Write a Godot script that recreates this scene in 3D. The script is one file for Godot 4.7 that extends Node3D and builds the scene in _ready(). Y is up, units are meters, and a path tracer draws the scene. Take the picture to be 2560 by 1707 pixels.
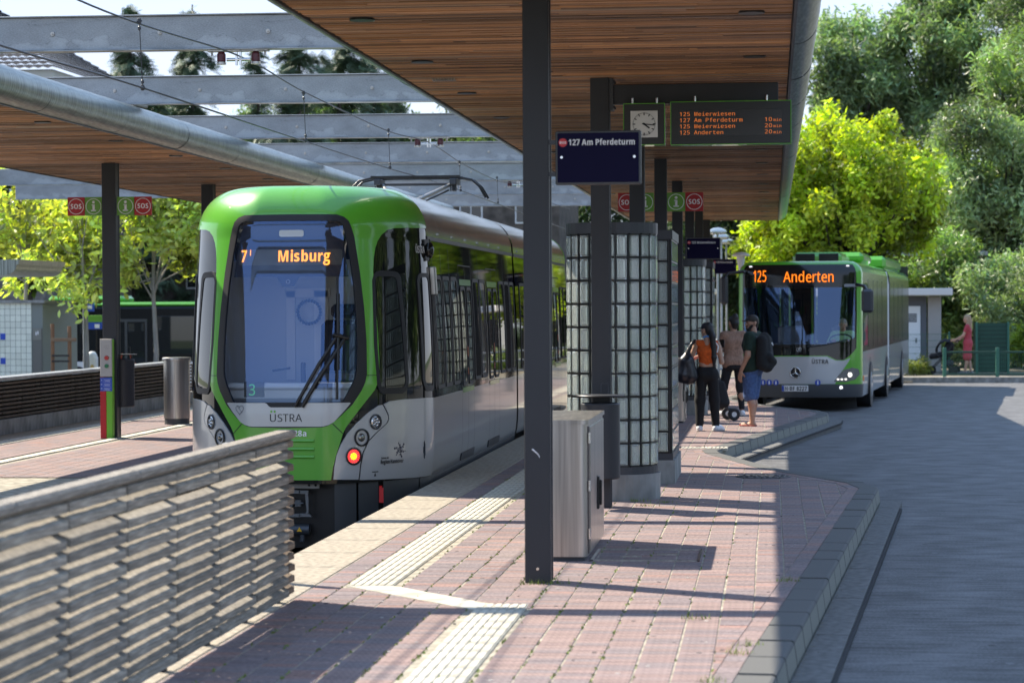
extends Node3D
# A tram and bus interchange in summer: green tram at its platform, slatted timber canopies, articulated bus in its bay.

var rng := RandomNumberGenerator.new()
var M := {}
var taken := {}


class Geo:
	var v := PackedVector3Array()
	var n := PackedVector3Array()
	var uv := PackedVector2Array()
	var c := PackedColorArray()
	var ix := PackedInt32Array()
	var col := Color(1, 1, 1)

	func vert(p: Vector3, no: Vector3, t := Vector2.ZERO) -> int:
		v.append(p); n.append(no); uv.append(t); c.append(col)
		return v.size() - 1

	func quad(a: Vector3, b: Vector3, d: Vector3, e: Vector3, ua := Vector2(0, 0), ub := Vector2(1, 0), ud := Vector2(1, 1), ue := Vector2(0, 1)) -> void:
		var no := (b - a).cross(e - a)
		if no.length_squared() < 1e-16:
			no = (d - b).cross(a - b)
		no = no.normalized()
		var i := vert(a, no, ua)
		vert(b, no, ub); vert(d, no, ud); vert(e, no, ue)
		ix.append_array(PackedInt32Array([i, i + 2, i + 1, i, i + 3, i + 2]))

	func tri(a: Vector3, b: Vector3, d: Vector3) -> void:
		var no := (b - a).cross(d - a).normalized()
		var i := vert(a, no)
		vert(b, no); vert(d, no)
		ix.append_array(PackedInt32Array([i, i + 2, i + 1]))

	func box(t: Transform3D, s: Vector3) -> void:
		var h := s * 0.5
		var p: Array[Vector3] = []
		for k in 8:
			p.append(t * Vector3(h.x if k & 1 else -h.x, h.y if k & 2 else -h.y, h.z if k & 4 else -h.z))
		quad(p[4], p[5], p[7], p[6]); quad(p[1], p[0], p[2], p[3])
		quad(p[5], p[1], p[3], p[7]); quad(p[0], p[4], p[6], p[2])
		quad(p[6], p[7], p[3], p[2]); quad(p[0], p[1], p[5], p[4])

	func b(ctr: Vector3, s: Vector3) -> void:
		box(Transform3D(Basis(), ctr), s)

	func rbox(t: Transform3D, s: Vector3, r: float) -> void:  # chamfered box
		var h := s * 0.5
		r = minf(r, minf(h.x, minf(h.y, h.z)) * 0.9)
		var fs := func(ax: int, sg: float) -> Array:
			var o: Array[Vector3] = []
			var a1 := (ax + 1) % 3
			var a2 := (ax + 2) % 3
			for k in [[-1, -1], [1, -1], [1, 1], [-1, 1]]:
				var q := Vector3.ZERO
				q[ax] = h[ax] * sg
				q[a1] = (h[a1] - r) * k[0] * sg
				q[a2] = (h[a2] - r) * k[1]
				o.append(t * q)
			return o
		var F := {}
		for ax in 3:
			for sg in [-1.0, 1.0]:
				var o: Array = fs.call(ax, sg)
				quad(o[0], o[1], o[2], o[3])
		var pt := func(ax: int, s3: Vector3) -> Vector3:
			var q := Vector3(s3.x * (h.x - r), s3.y * (h.y - r), s3.z * (h.z - r))
			q[ax] = s3[ax] * h[ax]
			return t * q
		for ax in 3:
			var a1 := (ax + 1) % 3
			var a2 := (ax + 2) % 3
			for k in [[-1.0, -1.0], [1.0, -1.0], [1.0, 1.0], [-1.0, 1.0]]:
				var sa := Vector3.ZERO
				var sb := Vector3.ZERO
				sa[a1] = k[0]; sa[a2] = k[1]; sb = sa
				sa[ax] = -1; sb[ax] = 1
				var p1: Vector3 = pt.call(a1, sa)
				var p2: Vector3 = pt.call(a2, sa)
				var p3: Vector3 = pt.call(a2, sb)
				var p4: Vector3 = pt.call(a1, sb)
				if (p2 - p1).cross(p4 - p1).dot(t.basis * (sa + sb)) > 0:
					quad(p1, p2, p3, p4)
				else:
					quad(p1, p4, p3, p2)
		for k in 8:
			var s3 := Vector3(1.0 if k & 1 else -1.0, 1.0 if k & 2 else -1.0, 1.0 if k & 4 else -1.0)
			var p1: Vector3 = pt.call(0, s3)
			var p2: Vector3 = pt.call(1, s3)
			var p3: Vector3 = pt.call(2, s3)
			if (p2 - p1).cross(p3 - p1).dot(t.basis * s3) > 0:
				tri(p1, p2, p3)
			else:
				tri(p1, p3, p2)

	func cyl(p0: Vector3, p1: Vector3, r0: float, r1: float, k := 10, caps := true) -> void:
		var d := (p1 - p0).normalized()
		var sx := d.cross(Vector3.UP if absf(d.y) < 0.9 else Vector3.RIGHT).normalized()
		var sz := sx.cross(d)
		var base := v.size()
		for i in k + 1:
			var a := TAU * i / k
			var o := sx * cos(a) + sz * sin(a)
			vert(p0 + o * r0, o, Vector2(float(i) / k, 0))
			vert(p1 + o * r1, o, Vector2(float(i) / k, 1))
		for i in k:
			var q := base + i * 2
			ix.append_array(PackedInt32Array([q, q + 2, q + 3, q, q + 3, q + 1]))
		if caps:
			for e in 2:
				var ctr := p1 if e else p0
				var rr := r1 if e else r0
				if rr < 1e-5:
					continue
				var no := d if e else -d
				var m := vert(ctr, no)
				for i in k + 1:
					var a := TAU * i / k
					vert(ctr + (sx * cos(a) + sz * sin(a)) * rr, no)
				for i in k:
					if e:
						ix.append_array(PackedInt32Array([m, m + 1 + i, m + 2 + i]))
					else:
						ix.append_array(PackedInt32Array([m, m + 2 + i, m + 1 + i]))

	func tube(ps: PackedVector3Array, r: float, k := 8, r_end := -1.0) -> void:
		var base := v.size()
		var m := ps.size()
		var sx := Vector3.ZERO
		for j in m:
			var d := (ps[mini(j + 1, m - 1)] - ps[maxi(j - 1, 0)]).normalized()
			if j == 0:
				sx = d.cross(Vector3.UP if absf(d.y) < 0.9 else Vector3.RIGHT).normalized()
			else:
				sx = (sx - d * sx.dot(d)).normalized()
			var sz := sx.cross(d)
			var rr := r if r_end < 0 else lerpf(r, r_end, float(j) / (m - 1))
			for i in k + 1:
				var a := TAU * i / k
				var o := sx * cos(a) + sz * sin(a)
				vert(ps[j] + o * rr, o, Vector2(float(i) / k, float(j) / m))
		for j in m - 1:
			for i in k:
				var q := base + j * (k + 1) + i
				var w := q + k + 1
				ix.append_array(PackedInt32Array([q, q + 1, w + 1, q, w + 1, w]))

	func lathe(pr: PackedVector2Array, t: Transform3D, k := 20) -> void:  # profile (radius, height), outside on the left going up
		for j in pr.size() - 1:
			var d := pr[j + 1] - pr[j]
			if d.length() < 1e-6:
				continue
			var nn := Vector2(d.y, -d.x).normalized()
			var base := v.size()
			for i in k + 1:
				var a := TAU * i / k
				var o := Vector3(cos(a), 0, sin(a))
				var no := (t.basis * (o * nn.x + Vector3.UP * nn.y)).normalized()
				vert(t * (o * pr[j].x + Vector3.UP * pr[j].y), no, Vector2(float(i) / k, 0))
				vert(t * (o * pr[j + 1].x + Vector3.UP * pr[j + 1].y), no, Vector2(float(i) / k, 1))
			for i in k:
				var q := base + i * 2
				ix.append_array(PackedInt32Array([q, q + 2, q + 3, q, q + 3, q + 1]))

	func ball(ctr: Vector3, r: Vector3, k := 12, rows := 8, bs := Basis()) -> void:
		var base := v.size()
		for j in rows + 1:
			var la := PI * j / rows - PI / 2
			for i in k + 1:
				var a := TAU * i / k
				var o := Vector3(cos(a) * cos(la), sin(la), sin(a) * cos(la))
				vert(ctr + bs * (o * r), (bs * (o / r)).normalized(), Vector2(float(i) / k, float(j) / rows))
		for j in rows:
			for i in k:
				var q := base + j * (k + 1) + i
				var w := q + k + 1
				ix.append_array(PackedInt32Array([q, q + 1, w + 1, q, w + 1, w]))

	func prism(poly: PackedVector2Array, t: Transform3D, depth: float) -> void:  # face towards +z at z = 0, body behind it
		var pl := poly.duplicate()
		if Geometry2D.is_polygon_clockwise(pl):
			pl.reverse()
		var ts := Geometry2D.triangulate_polygon(pl)
		for f in 2:
			var z := -depth if f else 0.0
			var no := (t.basis * Vector3(0, 0, -1 if f else 1)).normalized()
			var base := v.size()
			for p in pl:
				vert(t * Vector3(p.x, p.y, z), no, p)
			for k in range(0, ts.size(), 3):
				var i0 := ts[k]
				var i1 := ts[k + 1]
				var i2 := ts[k + 2]
				var ccw := (pl[i1] - pl[i0]).cross(pl[i2] - pl[i0]) > 0
				if ccw == (f == 0):
					ix.append_array(PackedInt32Array([base + i0, base + i2, base + i1]))
				else:
					ix.append_array(PackedInt32Array([base + i0, base + i1, base + i2]))
		if depth > 0:
			for k in pl.size():
				var p := pl[k]
				var q := pl[(k + 1) % pl.size()]
				quad(t * Vector3(p.x, p.y, -depth), t * Vector3(q.x, q.y, -depth), t * Vector3(q.x, q.y, 0), t * Vector3(p.x, p.y, 0))

	func surf(f: Callable, u0: float, u1: float, nu: int, v0: float, v1: float, nv: int, flip := false) -> void:
		var base := v.size()
		var g := []
		for j in nv + 1:
			for i in nu + 1:
				g.append(f.call(lerpf(u0, u1, float(i) / nu), lerpf(v0, v1, float(j) / nv)))
		var w := nu + 1
		for j in nv + 1:
			for i in nu + 1:
				var du: Vector3 = g[j * w + mini(i + 1, nu)] - g[j * w + maxi(i - 1, 0)]
				var dv: Vector3 = g[mini(j + 1, nv) * w + i] - g[maxi(j - 1, 0) * w + i]
				var no := du.cross(dv).normalized()
				vert(g[j * w + i], -no if flip else no, Vector2(float(i) / nu, float(j) / nv))
		for j in nv:
			for i in nu:
				var q := base + j * w + i
				if flip:
					ix.append_array(PackedInt32Array([q, q + 1, q + w + 1, q, q + w + 1, q + w]))
				else:
					ix.append_array(PackedInt32Array([q, q + w + 1, q + 1, q, q + w, q + w + 1]))

	func zone(P: Callable, poly: PackedVector2Array, holes: Array, off: float, du: float, dv: float, rim := 0.0, flip := false) -> void:
		# a region of an unrolled curved shell: poly in the shell's own (u, v), laid off metres proud of it, with rims going back in
		var lo := poly[0]
		var hi := poly[0]
		for p in poly:
			lo = lo.min(p); hi = hi.max(p)
		var memo := {}
		var at := func(p: Vector2) -> int:
			var key := Vector2i(roundi(p.x * 20000.0), roundi(p.y * 20000.0))
			if memo.has(key):
				return memo[key]
			var e := 0.004
			var q: Vector3 = P.call(p.x, p.y)
			var qu: Vector3 = P.call(p.x + e, p.y) - P.call(p.x - e, p.y)
			var qv: Vector3 = P.call(p.x, p.y + e) - P.call(p.x, p.y - e)
			var no := qu.cross(qv).normalized()
			if flip:
				no = -no
			var i := vert(q + no * off, no, p)
			memo[key] = i
			return i
		var nu := maxi(1, ceili((hi.x - lo.x) / du))
		var nv := maxi(1, ceili((hi.y - lo.y) / dv))
		var su := (hi.x - lo.x) / nu
		var sv := (hi.y - lo.y) / nv
		const S := 1000.0
		var big := PackedVector2Array()
		for p in poly:
			big.append(p * S)
		var bigh := []
		for hp in holes:
			var q := PackedVector2Array()
			for p in hp:
				q.append(p * S)
			bigh.append(q)
		for i in nu:
			for j in nv:
				var a := Vector2(lo.x + i * su, lo.y + j * sv) * S
				var e := Vector2(su, sv) * S
				var cell := PackedVector2Array([a, a + Vector2(e.x, 0), a + e, a + Vector2(0, e.y)])
				var ps: Array = Geometry2D.intersect_polygons(cell, big)
				for h in bigh:
					var ns := []
					for p in ps:
						if not Geometry2D.is_polygon_clockwise(p):
							for q in Geometry2D.clip_polygons(p, h):
								if not Geometry2D.is_polygon_clockwise(q):
									ns.append(q)
					ps = ns
				for p in ps:
					var ts := Geometry2D.triangulate_polygon(p)
					for k in range(0, ts.size(), 3):
						var i0: int = at.call(p[ts[k]] / S)
						var i1: int = at.call(p[ts[k + 1]] / S)
						var i2: int = at.call(p[ts[k + 2]] / S)
						var ccw: bool = (p[ts[k + 1]] - p[ts[k]]).cross(p[ts[k + 2]] - p[ts[k]]) > 0
						if ccw != flip:
							ix.append_array(PackedInt32Array([i0, i2, i1]))
						else:
							ix.append_array(PackedInt32Array([i0, i1, i2]))
		if rim > 0:
			for ring in [poly] + holes:
				var m: int = ring.size()
				for k in m:
					var p: Vector2 = ring[k]
					var q: Vector2 = ring[(k + 1) % m]
					var parts := maxi(1, ceili(maxf(absf(q.x - p.x) / du, absf(q.y - p.y) / dv)))
					for s in parts:
						var e0 := p.lerp(q, float(s) / parts)
						var e1 := p.lerp(q, float(s + 1) / parts)
						var j0: int = at.call(e0)
						var j1: int = at.call(e1)
						quad(v[j0], v[j1], v[j1] - n[j1] * rim, v[j0] - n[j0] * rim)

	func add_mesh(m: Mesh, t: Transform3D) -> void:
		for s in m.get_surface_count():
			var a := m.surface_get_arrays(s)
			var vs: PackedVector3Array = a[Mesh.ARRAY_VERTEX]
			var nsv: PackedVector3Array = a[Mesh.ARRAY_NORMAL]
			var id = a[Mesh.ARRAY_INDEX]
			var base := v.size()
			for k in vs.size():
				vert(t * vs[k], (t.basis * nsv[k]).normalized())
			if id == null or id.size() == 0:
				for k in vs.size():
					ix.append(base + k)
			else:
				for k in id:
					ix.append(base + k)

	func mesh() -> ArrayMesh:
		var a := []
		a.resize(Mesh.ARRAY_MAX)
		a[Mesh.ARRAY_VERTEX] = v
		a[Mesh.ARRAY_NORMAL] = n
		a[Mesh.ARRAY_TEX_UV] = uv
		a[Mesh.ARRAY_COLOR] = c
		a[Mesh.ARRAY_INDEX] = ix
		var m := ArrayMesh.new()
		m.add_surface_from_arrays(Mesh.PRIMITIVE_TRIANGLES, a)
		return m


func numbered(s: String, parent: Node = null) -> String:
	var key := s if parent == null else s + "@" + str(parent.get_instance_id())
	var k: int = taken.get(key, 0)
	taken[key] = k + 1
	return s if k == 0 else "%s_%03d" % [s, k]

func thing(called: String, label: String, category: String, at := Vector3.ZERO, turn := 0.0, group := "") -> Node3D:
	var o := Node3D.new()
	o.name = numbered(called)
	add_child(o)
	o.position = at
	o.rotation.y = turn
	tag(o, label, category, group)
	return o

func tag(o: Node3D, label: String, category := "", group := "") -> Node3D:
	o.set_meta("label", label)
	if category:
		o.set_meta("category", category)
	if group:
		o.set_meta("group", group)
	return o

func part(parent: Node3D, called: String, g, m: Material, at := Transform3D()) -> MeshInstance3D:
	var o := MeshInstance3D.new()
	o.name = numbered(called, parent)
	o.mesh = g.mesh() if g is Geo else g
	o.material_override = m
	o.transform = at
	parent.add_child(o)
	return o

func single(called: String, label: String, category: String, g, m: Material, at := Vector3.ZERO, group := "") -> MeshInstance3D:
	var o := part(self, called, g, m, Transform3D(Basis(), at))
	taken.erase(called + "@" + str(get_instance_id()))
	o.name = numbered(called)
	tag(o, label, category, group)
	return o

func struct(called: String, g, m: Material, parent: Node3D = self) -> MeshInstance3D:
	var o := part(parent, called, g, m)
	if parent == self:
		o.set_meta("kind", "structure")
	return o

func stuff(o: Node3D) -> Node3D:
	o.set_meta("kind", "stuff")
	return o

func mat(c: Color, rough := 0.7, metal := 0.0, spec := 0.5) -> StandardMaterial3D:  # c is a linear, real-world colour
	var m := StandardMaterial3D.new()
	var s := c.linear_to_srgb()
	s.a = c.a
	m.albedo_color = s
	m.roughness = rough
	m.metallic = metal
	m.metallic_specular = spec
	return m

func noise_tex(freq: float, ramp: Array, size := 256, type := FastNoiseLite.TYPE_SIMPLEX_SMOOTH, oct := 4, sd := 1, stretch := Vector2(1, 1)) -> ImageTexture:
	# grey texture from tiling noise; ramp = [low, high] values
	var fn := FastNoiseLite.new()
	fn.seed = sd
	fn.noise_type = type
	fn.frequency = freq
	fn.fractal_octaves = oct
	var im := Image.create(size, size, false, Image.FORMAT_RGB8)
	var data := PackedByteArray()
	data.resize(size * size * 3)
	for y in size:
		for x in size:
			# blend four shifted samples so that the picture tiles
			var fx := float(x) / size
			var fy := float(y) / size
			var wx := smoothstep(0.75, 1.0, fx)
			var wy := smoothstep(0.75, 1.0, fy)
			var s := 0.0
			s = fn.get_noise_2d(x * stretch.x, y * stretch.y)
			if wx > 0:
				s = lerpf(s, fn.get_noise_2d((x - size) * stretch.x, y * stretch.y), wx)
			if wy > 0:
				var s2 := fn.get_noise_2d(x * stretch.x, (y - size) * stretch.y)
				if wx > 0:
					s2 = lerpf(s2, fn.get_noise_2d((x - size) * stretch.x, (y - size) * stretch.y), wx)
				s = lerpf(s, s2, wy)
			var g := clampi(int(255.0 * lerpf(ramp[0], ramp[1], clampf(s * 0.75 + 0.5, 0, 1))), 0, 255)
			var k := (y * size + x) * 3
			data[k] = g; data[k + 1] = g; data[k + 2] = g
	im.set_data(size, size, false, Image.FORMAT_RGB8, data)
	return ImageTexture.create_from_image(im)

func tri_tex(m: StandardMaterial3D, t: Texture2D, scale: Vector3, world := false) -> StandardMaterial3D:
	m.albedo_texture = t
	m.uv1_triplanar = true
	m.uv1_world_triplanar = world
	m.uv1_scale = scale
	return m

func relief(m: StandardMaterial3D, t: Texture2D, cm: float) -> StandardMaterial3D:
	m.heightmap_enabled = true
	m.heightmap_texture = t
	m.heightmap_scale = cm
	return m

func glow(c: Color, e: float) -> StandardMaterial3D:
	var m := mat(Color(c.r * 0.3, c.g * 0.3, c.b * 0.3), 0.4)
	m.emission_enabled = true
	m.emission = c.linear_to_srgb()
	m.emission_energy_multiplier = e
	return m

func text_mesh(s: String, cap: float, bold := true, depth := 0.002, mono := false) -> TextMesh:
	var f := SystemFont.new()
	f.font_names = PackedStringArray(["Droid Sans Mono" if mono else "Droid Sans"])
	f.font_weight = 700 if bold else 400
	var t := TextMesh.new()
	t.font = f
	t.text = s
	t.font_size = 48
	t.pixel_size = cap / (48.0 * 0.714)
	t.depth = depth
	t.curve_step = 4.0
	t.horizontal_alignment = HORIZONTAL_ALIGNMENT_LEFT
	t.vertical_alignment = VERTICAL_ALIGNMENT_BOTTOM
	return t

func text(parent: Node3D, s: String, cap: float, m: Material, t: Transform3D, width := 0.0, bold := true, called := "lettering", centred := false, mono := false) -> MeshInstance3D:
	# t: baseline start (or centre), x along the writing, z out of the face; width squeezes the writing to fit
	var tm := text_mesh(s, cap, bold, 0.002, mono)
	var ar := tm.surface_get_arrays(0)
	var vs: PackedVector3Array = ar[Mesh.ARRAY_VERTEX]
	var lo := 1e9
	var hi := -1e9
	var ylo := 1e9
	for p in vs:
		lo = minf(lo, p.x); hi = maxf(hi, p.x)
	# the baseline: the lowest point of a flat-bottomed letter of the same font
	var ref := text_mesh("H", cap, bold, 0.002, mono).surface_get_arrays(0)
	var full := text_mesh("Hg", cap, bold, 0.002, mono).surface_get_arrays(0)
	for p in ref[Mesh.ARRAY_VERTEX]:
		ylo = minf(ylo, p.y)
	var sx := 1.0 if width <= 0 else width / (hi - lo)
	var g := Geo.new()
	g.add_mesh(tm, t * Transform3D(Basis().scaled(Vector3(sx, 1, 1)), Vector3(-lo * sx - ((hi - lo) * sx / 2 if centred else 0.0), -ylo, 0.0)))
	return part(parent, called, g, m)

func V2(a: Array) -> PackedVector2Array:
	var o := PackedVector2Array()
	for k in range(0, a.size(), 2):
		o.append(Vector2(a[k], a[k + 1]))
	return o

func mirror2(p: PackedVector2Array) -> PackedVector2Array:  # right half, from top centre round to bottom centre -> the whole outline
	var o := p.duplicate()
	for k in range(p.size() - 1, -1, -1):
		if absf(p[k].x) > 1e-5:
			o.append(Vector2(-p[k].x, p[k].y))
	return o

func flipx(p: PackedVector2Array) -> PackedVector2Array:
	var o := PackedVector2Array()
	for k in range(p.size() - 1, -1, -1):
		o.append(Vector2(-p[k].x, p[k].y))
	return o

func rrect(x0: float, y0: float, x1: float, y1: float, r: float, k := 4, rx := -1.0) -> PackedVector2Array:
	if rx < 0:
		rx = r
	var o := PackedVector2Array()
	for q in [[x1 - rx, y0 + r, -PI / 2], [x1 - rx, y1 - r, 0.0], [x0 + rx, y1 - r, PI / 2], [x0 + rx, y0 + r, PI]]:
		for i in k + 1:
			var a: float = q[2] + PI / 2 * i / k
			o.append(Vector2(q[0] + cos(a) * rx, q[1] + sin(a) * r))
	return o

func T(at: Vector3, turn_y := 0.0) -> Transform3D:
	return Transform3D(Basis(Vector3.UP, turn_y), at)

func lean_to(z: Vector3, up := Vector3.UP) -> Basis:  # a basis whose z points along the given normal
	var zz := z.normalized()
	var x := up.cross(zz).normalized()
	return Basis(x, zz.cross(x), zz)

const COLS := [-16.2, -22.3, -28.4, -34.5, -40.6, -46.7, -52.8, -58.9]

func _ready() -> void:
	rng.seed = 7
	# camera, sky, sun, exposure
	var cam := Camera3D.new()
	cam.name = "camera"
	add_child(cam)
	cam.position = Vector3(0, 1.9, 0)
	cam.rotation_degrees = Vector3(-0.826, 6.3125, -0.30)
	var ca := CameraAttributesPhysical.new()
	ca.frustum_focal_length = 12.0 / (784.0 / 5400.0)
	ca.frustum_focus_distance = 25.0
	ca.exposure_aperture = 3.2
	ca.frustum_near = 0.3
	ca.frustum_far = 900.0
	cam.attributes = ca
	cam.fov = rad_to_deg(2.0 * atan(784.0 / 5400.0))
	cam.near = 0.3
	cam.far = 900.0
	var env := Environment.new()
	env.background_mode = Environment.BG_SKY
	var sm := ProceduralSkyMaterial.new()
	sm.sky_top_color = Color(0.17, 0.26, 0.43).linear_to_srgb()
	sm.sky_horizon_color = Color(0.34, 0.37, 0.42).linear_to_srgb()
	sm.sky_curve = 0.17
	sm.ground_bottom_color = Color(0.12, 0.12, 0.11).linear_to_srgb()
	sm.ground_horizon_color = Color(0.4, 0.42, 0.42).linear_to_srgb()
	sm.sun_angle_max = 18.0
	sm.sky_energy_multiplier = 1.05
	env.sky = Sky.new()
	env.sky.sky_material = sm
	env.tonemap_mode = Environment.TONE_MAPPER_LINEAR
	env.tonemap_exposure = 3.0
	env.sdfgi_enabled = true
	env.ssao_enabled = true
	env.ssil_enabled = true
	var we := WorldEnvironment.new()
	we.name = "world"
	we.environment = env
	add_child(we)
	var sun := DirectionalLight3D.new()
	sun.name = "sun"
	add_child(sun)
	sun.look_at_from_position(Vector3.ZERO, Vector3(0.88, -1.0, 0.50))
	sun.light_energy = 1.22
	sun.light_color = Color(1.0, 0.955, 0.88)
	sun.light_angular_distance = 0.5
	sun.shadow_enabled = true

	materials()
	setting()
	platforms()
	canopies()
	overhead_line()
	tram()
	shelters()
	furniture()
	fences()
	bus_front()
	people()
	left_street()
	left_row()
	right_background()
	trees()


func materials() -> void:
	var fine := noise_tex(0.05, [0.72, 1.0], 256, FastNoiseLite.TYPE_SIMPLEX_SMOOTH, 5, 3)
	var speck := noise_tex(0.35, [0.55, 1.0], 256, FastNoiseLite.TYPE_SIMPLEX_SMOOTH, 3, 4)
	var blot := noise_tex(0.012, [0.62, 1.0], 256, FastNoiseLite.TYPE_SIMPLEX_SMOOTH, 5, 5)
	var streak_v := noise_tex(0.03, [0.55, 1.0], 256, FastNoiseLite.TYPE_SIMPLEX_SMOOTH, 4, 6, Vector2(6.0, 0.5))
	var streak_h := noise_tex(0.03, [0.5, 1.0], 256, FastNoiseLite.TYPE_SIMPLEX_SMOOTH, 4, 8, Vector2(0.5, 6.0))
	M.fine = fine; M.speck = speck; M.blot = blot; M.streak_v = streak_v; M.streak_h = streak_h
	M.column = tri_tex(mat(Color(0.040, 0.042, 0.048), 0.42, 0.0, 0.4), noise_tex(0.02, [0.86, 1.0], 128, FastNoiseLite.TYPE_SIMPLEX_SMOOTH, 4, 21), Vector3(0.5, 0.2, 0.5))
	M.dark_metal = mat(Color(0.045, 0.048, 0.055), 0.45, 0.2)
	M.galv = tri_tex(mat(Color(0.46, 0.485, 0.50), 0.5, 0.1), galv_tex(), Vector3(0.42, 0.95, 1.0))
	M.galv.roughness_texture = fine
	M.alu = tri_tex(mat(Color(0.42, 0.46, 0.42), 0.30, 0.85), streak_v, Vector3(0.8, 0.25, 0.8))
	M.alu.roughness = 0.36
	M.roof = mat(Color(0.25, 0.26, 0.27), 0.8)
	M.slat = tri_tex(mat(Color(1, 1, 1), 0.55), noise_tex(0.03, [0.72, 1.0], 256, FastNoiseLite.TYPE_SIMPLEX_SMOOTH, 4, 9, Vector2(0.5, 6.0)), Vector3(0.5, 3.0, 3.0))
	M.slat.vertex_color_use_as_albedo = true
	M.brick = tri_tex(mat(Color(1, 1, 1), 0.82), fine, Vector3(2.2, 2.2, 2.2))
	M.brick.vertex_color_use_as_albedo = true
	M.joint = tri_tex(mat(Color(0.46, 0.42, 0.33), 0.95), blot, Vector3(2.0, 2.0, 2.0))
	M.moss = mat(Color(0.17, 0.22, 0.045), 0.95)
	M.slab = tri_tex(mat(Color(0.42, 0.37, 0.29), 0.85), fine, Vector3(1.1, 1.1, 1.1))
	M.tactile = tri_tex(mat(Color(0.74, 0.70, 0.58), 0.8), blot, Vector3(0.9, 0.9, 0.9))
	M.kerb = tri_tex(mat(Color(1, 1, 1), 0.85), speck, Vector3(3, 3, 3))
	M.kerb.vertex_color_use_as_albedo = true
	M.concrete = tri_tex(mat(Color(0.36, 0.36, 0.34), 0.88), blot, Vector3(1.2, 0.7, 1.2))
	M.gutter = tri_tex(mat(Color(0.17, 0.17, 0.165), 0.9), fine, Vector3(0.9, 0.9, 0.9))
	M.tar = mat(Color(0.055, 0.055, 0.056), 0.95, 0.0, 0.2)
	M.asphalt = tri_tex(mat(Color(0.165, 0.166, 0.170), 0.75), road_tex(), Vector3(0.16, 0.16, 0.16))
	relief(M.asphalt, speck, 0.25)
	M.ballast = tri_tex(mat(Color(0.13, 0.12, 0.11), 0.95), speck, Vector3(2.5, 2.5, 2.5))
	M.earth = tri_tex(mat(Color(0.30, 0.26, 0.19), 0.95), blot, Vector3(0.3, 0.3, 0.3))
	M.grass = tri_tex(mat(Color(0.10, 0.14, 0.045), 0.95), blot, Vector3(0.25, 0.25, 0.25))
	M.fence_wood = tri_tex(mat(Color(1, 1, 1), 0.85), streak_h, Vector3(4.0, 2.5, 0.8))
	M.fence_wood.vertex_color_use_as_albedo = true
	M.steel = tri_tex(mat(Color(0.56, 0.535, 0.50), 0.30, 0.9), noise_tex(0.02, [0.74, 1.0], 256, FastNoiseLite.TYPE_SIMPLEX_SMOOTH, 3, 22, Vector2(3.0, 0.3)), Vector3(1.3, 0.3, 1.3))
	M.chrome = mat(Color(0.7, 0.7, 0.7), 0.15, 1.0)
	M.rubber = mat(Color(0.012, 0.012, 0.014), 0.55)
	M.black = mat(Color(0.008, 0.008, 0.009), 0.35)
	M.black_gloss = mat(Color(0.010, 0.011, 0.011), 0.03, 0.0, 0.5)
	M.side_glass = mat(Color(0.014, 0.016, 0.016), 0.012, 0.0, 0.62)
	M.green = mat(Color(0.092, 0.37, 0.022), 0.32, 0.0, 0.5)
	M.green.clearcoat_enabled = true
	M.green.clearcoat = 0.8
	M.green.clearcoat_roughness = 0.06
	M.silver = mat(Color(0.43, 0.445, 0.46), 0.28, 0.25)
	M.silver.clearcoat_enabled = true
	M.silver.clearcoat = 0.7
	M.silver.clearcoat_roughness = 0.05
	M.roof_silver = mat(Color(0.42, 0.45, 0.44), 0.16, 0.75)
	M.under = mat(Color(0.045, 0.05, 0.055), 0.5)
	M.white = mat(Color(0.72, 0.72, 0.72), 0.5)
	M.text_white = mat(Color(0.8, 0.8, 0.8), 0.5)
	M.text_dark = mat(Color(0.015, 0.017, 0.02), 0.5)
	M.navy = mat(Color(0.006, 0.005, 0.030), 0.45, 0.0, 0.2)
	M.sign_red = mat(Color(0.40, 0.008, 0.012), 0.4)
	M.sign_green = mat(Color(0.13, 0.33, 0.035), 0.4)
	M.sign_blue = mat(Color(0.02, 0.07, 0.42), 0.4)
	M.led_dim = glow(Color(0.8, 0.20, 0.03), 0.22)
	# half-mirrored windscreen: sees the sky behind the camera and, fainter, the cab
	var w1 := Image.create(4, 4, false, Image.FORMAT_RGB8)
	w1.fill(Color.WHITE)
	M.windscreen = mat(Color(0.22, 0.36, 0.70, 0.22), 0.02, 1.0)
	M.windscreen.transparency = BaseMaterial3D.TRANSPARENCY_ALPHA
	M.windscreen.albedo_texture = ImageTexture.create_from_image(w1)
	M.pane = mat(Color(0.8, 0.9, 0.9, 0.12), 0.02, 0.0)
	M.pane.transparency = BaseMaterial3D.TRANSPARENCY_ALPHA


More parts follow.
